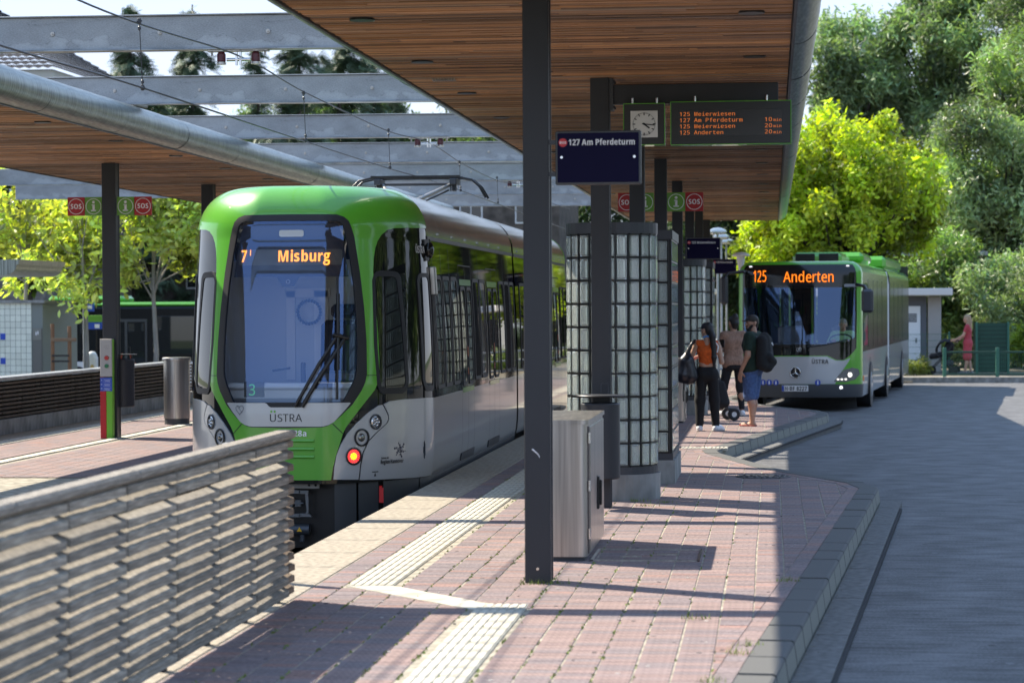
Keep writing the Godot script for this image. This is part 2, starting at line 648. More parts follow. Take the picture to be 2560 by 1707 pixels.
func galv_tex() -> ImageTexture:  # spangled zinc with wavy run-off tide marks
	var n := 384
	var a := FastNoiseLite.new()
	a.seed = 51; a.frequency = 0.012; a.fractal_octaves = 4
	var b := FastNoiseLite.new()
	b.seed = 52; b.frequency = 0.25; b.fractal_octaves = 2
	var data := PackedByteArray()
	data.resize(n * n * 3)
	for y in n:
		for x in n:
			var f := float(x) / n
			var s := lerpf(a.get_noise_2d(x, y * 0.7), a.get_noise_2d(x - n, y * 0.7), smoothstep(0.7, 1.0, f))
			var level := 0.5 + 0.5 * sin(y * TAU / n * 1.0 + s * 2.6)
			var v := 0.80 + 0.10 * s + 0.08 * b.get_noise_2d(x, y) + 0.05 * smoothstep(0.35, 0.75, level)
			if level > 0.40 and level < 0.47:
				v -= 0.12 * clampf(0.5 + b.get_noise_2d(x * 0.6, y) * 2.0, 0, 1)
			var k := (y * n + x) * 3
			var g := clampi(int(v * 255.0), 60, 255)
			data[k] = g; data[k + 1] = g; data[k + 2] = g
	return ImageTexture.create_from_image(Image.create_from_data(n, n, false, Image.FORMAT_RGB8, data))


func road_tex() -> ImageTexture:  # worn asphalt: rolled streaks, patches, drips
	var n := 768
	var a := FastNoiseLite.new()
	a.seed = 31; a.frequency = 0.012; a.fractal_octaves = 4
	var b := FastNoiseLite.new()
	b.seed = 32; b.frequency = 0.05; b.fractal_octaves = 5
	var c := FastNoiseLite.new()
	c.seed = 33; c.frequency = 0.35; c.fractal_octaves = 2
	var data := PackedByteArray()
	data.resize(n * n * 3)
	for y in n:
		for x in n:
			var s := b.get_noise_2d(x * 0.22, y * 2.6)
			var v := 0.78 + 0.20 * a.get_noise_2d(x, y) + 0.22 * s + 0.30 * c.get_noise_2d(x, y)
			if s < -0.27:
				v -= 0.08
			var k := (y * n + x) * 3
			var g := clampi(int(v * 255.0), 40, 255)
			data[k] = g; data[k + 1] = g; data[k + 2] = g
	for d in 60:  # drips and old gum
		var cx := rng.randi() % (n - 12) + 6
		var cy := rng.randi() % (n - 12) + 6
		var r := rng.randi_range(1, 3)
		var g := 90 if rng.randf() < 0.7 else 250
		for y in range(cy - r, cy + r + 1):
			for x in range(cx - r, cx + r + 1):
				if (x - cx) * (x - cx) + (y - cy) * (y - cy) <= r * r:
					var k := (y * n + x) * 3
					data[k] = g; data[k + 1] = g; data[k + 2] = g
	return ImageTexture.create_from_image(Image.create_from_data(n, n, false, Image.FORMAT_RGB8, data))


func slab_prism(g: Geo, poly: PackedVector2Array, y_top: float, depth: float) -> void:  # poly in (x, z)
	# prism's local x, y -> world x, -z ... local z -> up
	var p := PackedVector2Array()
	for q in poly:
		p.append(Vector2(q.x, -q.y))
	g.prism(p, Transform3D(Basis(Vector3(1, 0, 0), Vector3(0, 0, -1), Vector3(0, 1, 0)), Vector3(0, y_top, 0)), depth)


func kerb_line() -> PackedVector2Array:  # outer top edge of the right platform, near to far, (x, z)
	return V2([-1.10, 2.0, 0.07, -12.79, 1.03, -23.9, 1.10, -24.7, 0.98, -25.5, 0.03, -27.75, -0.66, -30.5, -0.72, -31.1, -0.60, -31.8, 0.95, -41.3, 0.99, -42.1, 0.86, -42.9, -0.06, -45.2, -0.80, -48.2, -0.82, -48.9, -0.70, -49.6, 0.42, -60.2, 0.45, -62.0])


func offset_line(l: PackedVector2Array, d: float) -> PackedVector2Array:  # to the left (towards -x)
	var o := PackedVector2Array()
	for k in l.size():
		var a := l[maxi(k - 1, 0)]
		var b := l[mini(k + 1, l.size() - 1)]
		var t := (b - a).normalized()
		o.append(l[k] + Vector2(t.y, -t.x) * d)
	return o


func setting() -> void:
	var g := Geo.new()
	g.quad(Vector3(-420, -0.95, 60), Vector3(420, -0.95, 60), Vector3(420, -0.95, -640), Vector3(-420, -0.95, -640))
	struct("ground", g, M.grass)
	# the bus lanes on the right
	g = Geo.new()
	g.box(Transform3D(Basis(Vector3.RIGHT, -0.0032), Vector3(19.0, -0.5985, -29.0)), Vector3(42.0, 0.8, 80.0))
	struct("road", g, M.asphalt)
	# the street on the left, at track level
	g = Geo.new()
	g.b(Vector3(-46.0, -0.92, -60.0), Vector3(66.0, 0.10, 90.0))
	struct("street", g, M.asphalt)
	# track bed between the platforms
	g = Geo.new()
	g.b(Vector3(-5.1, -0.95, -50.0), Vector3(3.2, 0.14, 120.0))
	struct("track_bed", g, M.ballast)
	for x in [-5.1 - 0.7175, -5.1 + 0.7175]:
		g = Geo.new()
		g.b(Vector3(x, -0.82, -50.0), Vector3(0.065, 0.10, 120.0))
		g.b(Vector3(x, -0.865, -50.0), Vector3(0.15, 0.02, 120.0))
		single("rail", "steel rail of the tram track, " + ("farther from" if x < -5.1 else "nearer to") + " the brick platform with the waiting people", "rail", g, M.steel, Vector3.ZERO, "rails of the tram track")
	# bank beyond the bus lanes
	g = Geo.new()
	g.b(Vector3(40.0, -0.62, -146.0), Vector3(84.0, 0.9, 155.0))
	struct("bank", g, M.earth)
	g = Geo.new()
	g.b(Vector3(40.0, -0.66, -68.4), Vector3(90.0, 1.0, 0.3))
	struct("far_kerb", g, M.concrete)


func brick_tone(x: float, z: float) -> Color:
	var t := rng.randf()
	var a := Color(0.335, 0.235, 0.215)
	var b := Color(0.25, 0.205, 0.21)
	var e := Color(0.375, 0.215, 0.175)
	var k := a.lerp(b, clampf(rng.randf() * 1.1 - 0.1 + (0.35 if x < -2.0 else 0.0), 0, 1))
	if t > 0.88:
		k = k.lerp(e, 0.7)
	var f := rng.randf_range(0.86, 1.08)
	return Color(k.r * f, k.g * f, k.b * f)


func brick_box(g: Geo, ctr: Vector3, s: Vector3) -> void:  # five faces, slightly chamfered top
	var h := s * 0.5
	var ch := 0.0035
	var t: Array[Vector3] = []
	for k in [[-1, 1], [1, 1], [1, -1], [-1, -1]]:
		t.append(ctr + Vector3((h.x - ch) * k[0], h.y, (h.z - ch) * k[1]))
	for k in [[-1, 1], [1, 1], [1, -1], [-1, -1]]:
		t.append(ctr + Vector3(h.x * k[0], h.y - ch, h.z * k[1]))
	for k in [[-1, 1], [1, 1], [1, -1], [-1, -1]]:
		t.append(ctr + Vector3(h.x * k[0], -h.y, h.z * k[1]))
	g.quad(t[0], t[1], t[2], t[3])
	for k in 4:
		var j := (k + 1) % 4
		g.quad(t[4 + k], t[4 + j], t[j], t[k])
		g.quad(t[8 + k], t[8 + j], t[4 + j], t[4 + k])


func platforms() -> void:
	var outer := kerb_line()
	var inner := offset_line(outer, 0.20)
	# bodies
	var poly := inner.duplicate()
	poly.append(Vector2(-3.66, -62.0))
	poly.append(Vector2(-3.66, 2.0))
	var g := Geo.new()
	slab_prism(g, poly, -0.0045, 0.90)
	var pf := struct("platform", g, M.joint)
	g = Geo.new()
	g.b(Vector3(-9.15, -0.46, -30.0), Vector3(5.2, 0.9, 70.0))
	var pl := struct("far_platform", g, M.joint)

	# precast edge slabs
	var sl: Array = []
	for k in 3:
		var q := Geo.new()
		q.rbox(Transform3D(), Vector3(0.57, 0.30, 0.99), 0.012)
		sl.append(q.mesh())
	for k in 62:
		part(pf, "edge_slab", sl[k % 3], M.slab, T(Vector3(-3.405, -0.15 + 0.002, 0.5 - k)))
	for k in 46:
		part(pl, "edge_slab", sl[k % 3], M.slab, T(Vector3(-6.85, -0.15 + 0.002, -14.5 - k)))
		part(pl, "edge_slab", sl[k % 3], M.slab, T(Vector3(-11.35, -0.15 + 0.002, -14.5 - k)))

	# pavers: the nearest ones singly, the rest joined
	var variants: Array = []
	for k in 10:
		var q := Geo.new()
		q.col = brick_tone(-1.0, 0)
		brick_box(q, Vector3.ZERO, Vector3(0.1915, 0.05, 0.0992))
		variants.append(q.mesh())
	var single_bricks := 0
	g = Geo.new()
	var z := -9.0
	var clip := offset_line(outer, 0.325)
	var region := clip.duplicate()
	region.append(Vector2(-3.117, -62.0))
	region.append(Vector2(-3.117, 2.0))
	while z > -61.9:
		var wob := 0.004 * sin(z * 1.3)
		for i in 22:
			var x := -3.02 + i * 0.2 + wob * sin(i * 2.1)
			# strips of white tactile tiles are left free
			if z > -14.7 and x > -1.97 and x < -1.46:
				continue
			if z < -15.75 and x > -2.99 and x < -2.5:
				continue
			var y := -0.025 + rng.randf_range(-0.0012, 0.0012)
			var inside := true
			var any := false
			for cx in [-0.096, 0.096]:
				for cz in [-0.05, 0.05]:
					if Geometry2D.is_point_in_polygon(Vector2(x + cx, z + cz), region):
						any = true
					else:
						inside = false
			if not any:
				continue
			if inside:
				if single_bricks < 298 and z < -11.65 and x > -2.4:
					single_bricks += 1
					part(pf, "brick", variants[rng.randi() % 10], M.brick, T(Vector3(x, y, z), rng.randf_range(-0.006, 0.006)))
				else:
					g.col = brick_tone(x, z)
					brick_box(g, Vector3(x, y, z), Vector3(0.1915, 0.05, 0.0992))
			else:
				var cell := PackedVector2Array()
				for c in [[-0.0945, 0.048], [0.0945, 0.048], [0.0945, -0.048], [-0.0945, -0.048]]:
					cell.append(Vector2((x + c[0]) * 1000, (z + c[1]) * 1000))
				var rg := PackedVector2Array()
				for p in region:
					rg.append(p * 1000.0)
				for p in Geometry2D.intersect_polygons(cell, rg):
					if p.size() < 3:
						continue
					var q := PackedVector2Array()
					for e in p:
						q.append(e / 1000.0)
					g.col = brick_tone(x, z)
					slab_prism(g, q, y + 0.025, 0.04)
		z -= 0.1
	# the soldier row that follows the kerb
	var mid := offset_line(outer, 0.262)
	for k in mid.size() - 1:
		var a := mid[k]
		var b := mid[k + 1]
		var d := b - a
		var n := maxi(1, roundi(d.length() / 0.2))
		for j in n:
			var p := a + d * (j + 0.5) / n
			var tn := d.normalized()
			g.col = brick_tone(0, 0)
			var q := PackedVector2Array()
			var nrm := Vector2(tn.y, -tn.x)
			var hl := d.length() / n * 0.5 - 0.003
			for c in [[-1, -1], [1, -1], [1, 1], [-1, 1]]:
				q.append(p + tn * hl * c[0] + nrm * 0.056 * c[1])
			slab_prism(g, q, 0.0015, 0.04)
	stuff(part(pf, "paving_bricks", g, M.brick))
	# moss and weeds in the joints
	var gm := Geo.new()
	for k in 900:
		var i := rng.randi() % 14
		var x := -2.92 + i * 0.2 + rng.randf_range(-0.012, 0.012)
		var zz := -11.0 - absf(rng.randfn(0, 9.0))
		if rng.randf() > (0.9 if x < -0.9 else 0.22) or zz < -50:
			continue
		for j in 3:
			var a := rng.randf() * TAU
			var r := rng.randf_range(0.006, 0.016)
			var p := Vector3(x + rng.randf_range(-0.006, 0.006), 0, zz + rng.randf_range(-0.05, 0.05))
			gm.tri(p + Vector3(cos(a) * r, -0.004, sin(a) * r), p + Vector3(cos(a + 2.1) * r, -0.004, sin(a + 2.1) * r), p + Vector3(0, rng.randf_range(0.004, 0.014), 0))
	# grassy tufts at the column feet
	for ft in [Vector3(-1.5, 0, -16.05), Vector3(-1.66, 0, -16.02), Vector3(-1.3, 0, -22.9), Vector3(-1.2, 0, -22.4), Vector3(-1.05, 0, -22.8), Vector3(-0.45, 0, -14.3), Vector3(-0.2, 0, -12.9), Vector3(-0.15, 0, -13.2), Vector3(-0.32, 0, -11.9), Vector3(0.1, 0, -16.3)]:
		for j in 26:
			var a := rng.randf() * TAU
			var p: Vector3 = ft + Vector3(rng.randfn(0, 0.05), 0, rng.randfn(0, 0.03))
			var o := Vector3(cos(a), 0, sin(a))
			gm.tri(p - o.cross(Vector3.UP) * 0.004, p + o.cross(Vector3.UP) * 0.004, p + o * 0.02 + Vector3(0, rng.randf_range(0.015, 0.05), 0))
	stuff(part(pf, "joint_weeds", gm, M.moss))

	# trodden chewing gum and specks on the pavers
	var gg := Geo.new()
	for k in 260:
		var x := rng.randf_range(-3.0, 0.2)
		var zz := -11.6 - absf(rng.randfn(0, 11.0))
		if not Geometry2D.is_point_in_polygon(Vector2(x, zz), region):
			continue
		var r := rng.randf_range(0.006, 0.017)
		gg.col = Color(0.10, 0.09, 0.09) if rng.randf() < 0.6 else Color(0.55, 0.52, 0.48)
		gg.cyl(Vector3(x, -0.002, zz), Vector3(x, 0.0022, zz), r, r * 0.9, 8)
	stuff(part(pf, "gum_spots", gg, M.brick))
	# ribbed white tactile tiles
	var rib := func(sx: float, sz: float) -> Mesh:
		var q := Geo.new()
		q.b(Vector3(0, -0.012, 0), Vector3(sx - 0.004, 0.03, sz - 0.004))
		for k in 6:
			var x := -sx / 2 + sx * (k + 0.5) / 6.0
			q.rbox(T(Vector3(x, 0.0045, 0)), Vector3(sx / 6.0 * 0.72, 0.009, sz - 0.006), 0.004)
		return q.mesh()
	var tile: Mesh = rib.call(0.32, 0.30)
	for k in 19:
		part(pf, "tactile_tile", tile, M.tactile, T(Vector3(-1.71, 0.0, -14.76 + k * 0.30)))
	for k in 150:
		part(pf, "tactile_tile", tile, M.tactile, T(Vector3(-2.74, 0.0, -15.98 - k * 0.30)))
	for k in 5:  # the slanting join
		var q := Geo.new()
		var a0 := Vector2(-2.90, -15.82).lerp(Vector2(-1.87, -14.62), k / 5.0)
		var a1 := Vector2(-2.90, -15.82).lerp(Vector2(-1.87, -14.62), (k + 0.985) / 5.0)
		var b0 := Vector2(-2.58, -15.84).lerp(Vector2(-1.55, -14.62), k / 5.0)
		var b1 := Vector2(-2.58, -15.84).lerp(Vector2(-1.55, -14.62), (k + 0.985) / 5.0)
		slab_prism(q, PackedVector2Array([a0, a1, b1, b0]), 0.0065, 0.03)
		part(pf, "tactile_tile", q, M.tactile)
	for k in 2:
		part(pf, "tactile_tile", tile, M.tactile, T(Vector3(-1.06 + k * 0.31, 0.003, -31.6)))
	for k in 60:
		part(pl, "tactile_tile", tile, M.tactile, T(Vector3(-10.95, 0.004, -28.0 - k * 0.30)))
	# pale guide line on the far platform
	g = Geo.new()
	g.b(Vector3(-9.62, -0.004, -33.0), Vector3(0.16, 0.02, 24.0))
	part(pl, "guide_line", g, M.tactile)
	# far platform pavers, too small to pick apart
	g = Geo.new()
	z = -26.0
	while z > -50.0:
		for i in 19:
			var x := -10.7 + i * 0.2
			if absf(x + 9.62) < 0.17:
				continue
			g.col = brick_tone(-1.0, z)
			var hx := 0.0955
			g.quad(Vector3(x - hx, 0.0, z + 0.048), Vector3(x + hx, 0.0, z + 0.048), Vector3(x + hx, 0.0, z - 0.048), Vector3(x - hx, 0.0, z - 0.048))
		z -= 0.1
	stuff(part(pl, "paving_bricks", g, M.brick))

	# kerb stones, each one its own
	for k in outer.size() - 1:
		var a := outer[k]
		var b := outer[k + 1]
		var ia := inner[k]
		var ib := inner[k + 1]
		var n := maxi(1, roundi((b - a).length() / 0.62))
		for j in n:
			var e := 0.0028
			var t0 := (j + 0.0) / n
			var t1 := (j + 1.0) / n - e
			if a.lerp(b, t1).y > -8.5:
				continue
			var q := Geo.new()
			var top := 0.004 + rng.randf_range(-0.003, 0.004)
			var o0 := a.lerp(b, t0)
			var o1 := a.lerp(b, t1)
			var i0 := ia.lerp(ib, t0)
			var i1 := ia.lerp(ib, t1)
			# battered front: the foot stands 25 mm farther out; rounded arris
			var tn := (o1 - o0).normalized()
			var out := -Vector2(tn.y, -tn.x)
			var P3 := func(p: Vector2, y: float) -> Vector3: return Vector3(p.x, y, p.y)
			var f0 := o0 + out * 0.025
			var f1 := o1 + out * 0.025
			var r0 := o0 - out * 0.02
			var r1 := o1 - out * 0.02
			var ring0: Array = [P3.call(i0, -0.2), P3.call(f0, -0.2), P3.call(o0, top - 0.02), P3.call(o0 - out * 0.006, top - 0.006), P3.call(r0, top), P3.call(i0, top)]
			var ring1: Array = [P3.call(i1, -0.2), P3.call(f1, -0.2), P3.call(o1, top - 0.02), P3.call(o1 - out * 0.006, top - 0.006), P3.call(r1, top), P3.call(i1, top)]
			for m in 6:
				var mm := (m + 1) % 6
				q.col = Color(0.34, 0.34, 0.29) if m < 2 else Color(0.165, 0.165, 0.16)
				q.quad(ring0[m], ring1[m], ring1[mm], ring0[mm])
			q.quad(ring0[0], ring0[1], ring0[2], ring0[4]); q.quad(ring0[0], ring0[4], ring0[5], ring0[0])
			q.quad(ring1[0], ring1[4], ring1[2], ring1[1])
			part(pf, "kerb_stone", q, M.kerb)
	# gutter slabs along the foot of the kerb
	var gl := offset_line(outer, -0.030)
	var gr := offset_line(outer, -0.24)
	for k in [[0, 3], [7, 11]]:
		for s in range(k[0], k[1]):
			var n := maxi(1, roundi((gl[s + 1] - gl[s]).length() / 2.0))
			for j in n:
				if gl[s].lerp(gl[s + 1], (j + 1.0) / n).y > -9.0:
					continue
				var q := Geo.new()
				slab_prism(q, PackedVector2Array([gl[s].lerp(gl[s + 1], float(j) / n), gl[s].lerp(gl[s + 1], (j + 0.99) / n), gr[s].lerp(gr[s + 1], (j + 0.99) / n), gr[s].lerp(gr[s + 1], float(j) / n)]), -0.130, 0.1)
				part(pf, "gutter_slab", q, M.gutter)
	# dark seam of sealing compound beside the gutter, and grit at the kerb's foot
	var se := offset_line(outer, -0.243)
	var sf := offset_line(outer, -0.268)
	g = Geo.new()
	for k in [[0, 2], [7, 10]]:
		for s in range(k[0], k[1]):
			slab_prism(g, PackedVector2Array([se[s], se[s + 1], sf[s + 1], sf[s]]), -0.138, 0.02)
	part(pf, "sealed_joint", g, M.tar)
	g = Geo.new()
	for k in 1500:
		var t := rng.randf()
		var s := 1 if t < 0.6 else (8 if t < 0.9 else 0)
		var e := outer[s].lerp(outer[s + 1], rng.randf())
		var o := (offset_line(outer, -0.03)[s] - outer[s]).normalized() if k % 200 == 0 else Vector2(0.995, 0.09)
		var dist := 0.028 + absf(rng.randfn(0, 0.018))
		if rng.randf() < 0.12:
			dist = rng.randf_range(0.03, 0.24)
		var r := rng.randf_range(0.002, 0.0065)
		var p := Vector3(e.x + dist, -0.129 + r * 0.4, e.y + o.y * 0.0)
		g.col = Color(0.22, 0.16, 0.09).lerp(Color(0.42, 0.35, 0.22), rng.randf())
		var a := rng.randf() * TAU
		var d1 := Vector3(cos(a), 0, sin(a)) * r
		var d2 := Vector3(-sin(a), 0, cos(a)) * r * 0.6
		g.quad(p - d1, p - d2 + Vector3(0, r * 0.5, 0), p + d1, p + d2 + Vector3(0, r * 0.3, 0))
	stuff(part(pf, "gutter_litter", g, M.brick))
	# round inspection cover and a paved-in square cover
	g = Geo.new()
	g.cyl(Vector3(0, -0.02, 0), Vector3(0, 0.006, 0), 0.31, 0.31, 28)
	for k in 40:
		var a := k * 2.4
		var r := 0.045 * sqrt(float(k) + 0.5)
		g.b(Vector3(cos(a) * r, 0.008, sin(a) * r), Vector3(0.03, 0.008, 0.03))
	part(pf, "manhole_cover", g, M.dark_metal, T(Vector3(-0.10, 0.0, -26.35)))
	g = Geo.new()
	for k in 4:
		g.box(Transform3D(Basis(Vector3.UP, k * PI / 2), Basis(Vector3.UP, k * PI / 2) * Vector3(0, 0, 0.40)), Vector3(0.82, 0.012, 0.02))
	for p in [Vector3(-0.12, 0, 0.12), Vector3(0.15, 0, -0.05)]:
		g.b(p, Vector3(0.16, 0.012, 0.035))
	part(pf, "cover_frame", g, M.steel, T(Vector3(-0.95, 0.003, -17.95)))


func slat_tone() -> Color:
	var a := Color(0.72, 0.36, 0.165)
	var b := Color(0.48, 0.24, 0.115)
	var e := Color(0.20, 0.115, 0.075)
	var h := Color(0.50, 0.38, 0.29)
	var t := rng.randf()
	var k := a.lerp(b, rng.randf())
	if t < 0.30:
		k = k.lerp(e, rng.randf_range(0.4, 1.0))
	elif t > 0.93:
		k = k.lerp(h, rng.randf_range(0.4, 1.0))
	var f := rng.randf_range(0.75, 1.2)
	return Color(k.r * f, k.g * f, k.b * f)


func canopy(label: String, x0: float, x1: float, z0: float, z1: float, left_round: bool, light_x: Array, light_z: float, seg0: float) -> Node3D:
	var t := thing("platform_canopy", label, "canopy")
	var ys := 4.07
	# soffit of thin timber slats laid across the platform
	var g := Geo.new()
	var z := z0
	var wander := 0.0
	while z > z1 + 0.05:
		var w := rng.randf_range(0.026, 0.046)
		wander = clampf(wander + rng.randfn(0, 0.13), -0.42, 0.25)
		var cuts := [x0 + 0.01]
		var x := x0 + rng.randf_range(0.3, 2.2)
		while x < x1 - 0.3:
			cuts.append(x)
			x += rng.randf_range(0.9, 2.2)
		cuts.append(x1 - 0.01)
		for k in cuts.size() - 1:
			var c := slat_tone()
			var f := 1.0 + wander
			g.col = Color(c.r * f, c.g * f, c.b * f)
			var dy := rng.randf_range(-0.006, 0.006)
			var xa: float = cuts[k] + 0.002
			var xb: float = cuts[k + 1] - 0.002
			var ya := ys + dy
			var zb := z - w
			g.quad(Vector3(xa, ya, zb), Vector3(xb, ya, zb), Vector3(xb, ya, z), Vector3(xa, ya, z))
			g.quad(Vector3(xa, ya, z), Vector3(xb, ya, z), Vector3(xb, ya + 0.035, z), Vector3(xa, ya + 0.035, z))
			g.quad(Vector3(xb, ya, zb), Vector3(xa, ya, zb), Vector3(xa, ya + 0.035, zb), Vector3(xb, ya + 0.035, zb))
		z -= w + rng.randf_range(0.005, 0.014)
	stuff(part(t, "soffit_slats", g, M.slat))
	g = Geo.new()
	g.b(Vector3((x0 + x1) / 2, ys + 0.22, (z0 + z1) / 2), Vector3(x1 - x0, 0.34, z0 - z1))
	part(t, "roof_deck", g, M.roof)
	# dark edge trims of the soffit
	g = Geo.new()
	for x in [x0 - 0.012, x1 + 0.012]:
		g.b(Vector3(x, ys + 0.02, (z0 + z1) / 2), Vector3(0.024, 0.07, z0 - z1))
	part(t, "edge_trim", g, M.dark_metal)
	# rounded aluminium fascia, sheet by sheet
	var r := 0.20
	var cy := ys + r
	for s in ([-1, 1] if left_round else [1]):
		var xe: float = x1 + 0.024 if s > 0 else x0 - 0.024
		var zz := seg0
		while zz > z1 + 0.1:
			var za := minf(zz, z0)
			var zb := maxf(zz - 3.05, z1)
			if za - zb < 0.1:
				zz -= 3.05
				continue
			var q := Geo.new()
			var bulge := rng.randf_range(-0.003, 0.003)
			var f := func(u: float, w: float) -> Vector3:
				var a := lerpf(-PI / 2, PI / 2, w)
				var rr: float = r + bulge + 0.002 * sin(u * 17.0 + w * 5.0)
				return Vector3(xe + s * cos(a) * rr, cy + sin(a) * rr, lerpf(za - 0.004, zb + 0.004, u))
			q.surf(f, 0, 1, 10, 0, 1, 14, s < 0)
			part(t, "fascia_sheet", q, M.alu)
			zz -= 3.05
		# end plates of the round edge
		for ze in [z0, z1]:
			var q := Geo.new()
			var pl := PackedVector2Array()
			for k in 13:
				var a := lerpf(-PI / 2, PI / 2, k / 12.0)
				pl.append(Vector2(xe + s * cos(a) * (r - 0.006), cy + sin(a) * (r - 0.006)))
			q.prism(pl, Transform3D(Basis(), Vector3(0, 0, ze + 0.002)), 0.004)
			part(t, "end_plate", q, M.alu)
	if not left_round:
		g = Geo.new()
		g.b(Vector3(x0 - 0.05, ys + 0.27, (z0 + z1) / 2), Vector3(0.05, 0.50, z0 - z1))
		part(t, "edge_beam", g, M.galv)
	# recessed downlights
	var dl := Geo.new()
	dl.cyl(Vector3(0, -0.012, 0), Vector3(0, 0.03, 0), 0.085, 0.085, 20)
	dl.lathe(V2([0.085, -0.012, 0.098, -0.012, 0.098, 0.02]), Transform3D(), 20)
	var dm := dl.mesh()
	for x in light_x:
		var k := 0
		while light_z - k * 3.05 > z1 + 0.5:
			part(t, "downlight", dm, M.black, T(Vector3(x, ys, light_z - k * 3.05)))
			k += 1
	return t


func column(x: float, z: float, label: String, w := 0.18, d := 0.20, top := 4.07) -> Node3D:
	var c := thing("steel_column", label, "column", Vector3(x, 0, z), 0.0, "columns of the canopies")
	var g := Geo.new()
	var f := 0.016
	# rolled H-section boxed in: flanges front and back, plates between, slightly set back
	g.rbox(T(Vector3(0, top / 2, d / 2 - 0.02)), Vector3(w, top, 0.04), 0.006)
	g.rbox(T(Vector3(0, top / 2, -d / 2 + 0.02)), Vector3(w, top, 0.04), 0.006)
	g.b(Vector3(0, top / 2, 0), Vector3(w - f, top - 0.01, d - 0.078))
	part(c, "shaft", g, M.column)
	g = Geo.new()
	g.cyl(Vector3(0, 0.10, d / 2), Vector3(0, 0.10, d / 2 + 0.012), 0.012, 0.010, 10)
	part(c, "earthing_bolt", g, M.chrome)
	return c


func canopies() -> void:
	canopy("near platform canopy with orange brown slatted soffit and rounded metal edge, above the brick platform", -3.45, 0.17, -13.0, -59.8, true, [-3.05, -0.14], -14.4, -13.6)
	var t2 := canopy("far platform canopy on the left, beyond the tracks, with green glint along its rounded edge", -11.55, -8.05, -21.0, -58.0, true, [-8.36], -23.35, -22.0)
	# small vent in the near soffit
	var near: Node3D = get_node("platform_canopy")
	var g := Geo.new()
	for k in 9:
		g.b(Vector3(-0.10 + k * 0.025, 0, 0), Vector3(0.012, 0.02, 0.14))
	part(near, "soffit_vent", g, M.steel, T(Vector3(-3.08, 4.06, -22.1)))
	var what := ["nearest dark steel column, beside the stainless cabinet and the 127 sign", "second dark steel column, carrying the grey litter bin and the clock's arm", "third dark steel column, rising behind the first glass block screen", "fourth dark steel column, carrying the red and green SOS plates on the right platform", "fifth dark steel column, carrying the blue 125 sign behind the waiting woman", "sixth dark steel column from the front on the brick platform, in the shade", "last but one dark steel column, far down the brick platform", "farthest dark steel column at the end of the brick platform, with the small blue sign"]
	for k in COLS.size():
		var cn := column(-1.61, COLS[k], what[k])
		if k == 0:
			var sc := PackedVector3Array()
			for j in 7:
				sc.append(Vector3(-0.035 + 0.05 * sin(j * 0.28), 0.88 - 0.012 * j * (1.0 - j * 0.03) + 0.045, 0.1005))
			var q := Geo.new()
			q.tube(sc, 0.006, 6, 0.002)
			part(cn, "paint_scuff", q, M.text_white)
	var whatl := ["dark steel column on the left platform with the red and green emergency call box", "dark steel column on the left platform rising just behind the tram's roof"]
	for k in 2:
		column(-9.74, -34.0 - k * 6.1, whatl[k], 0.21, 0.22)
	column(-9.74, -46.2, "farthest dark steel column on the left platform, hidden low down behind the tram", 0.21, 0.22)


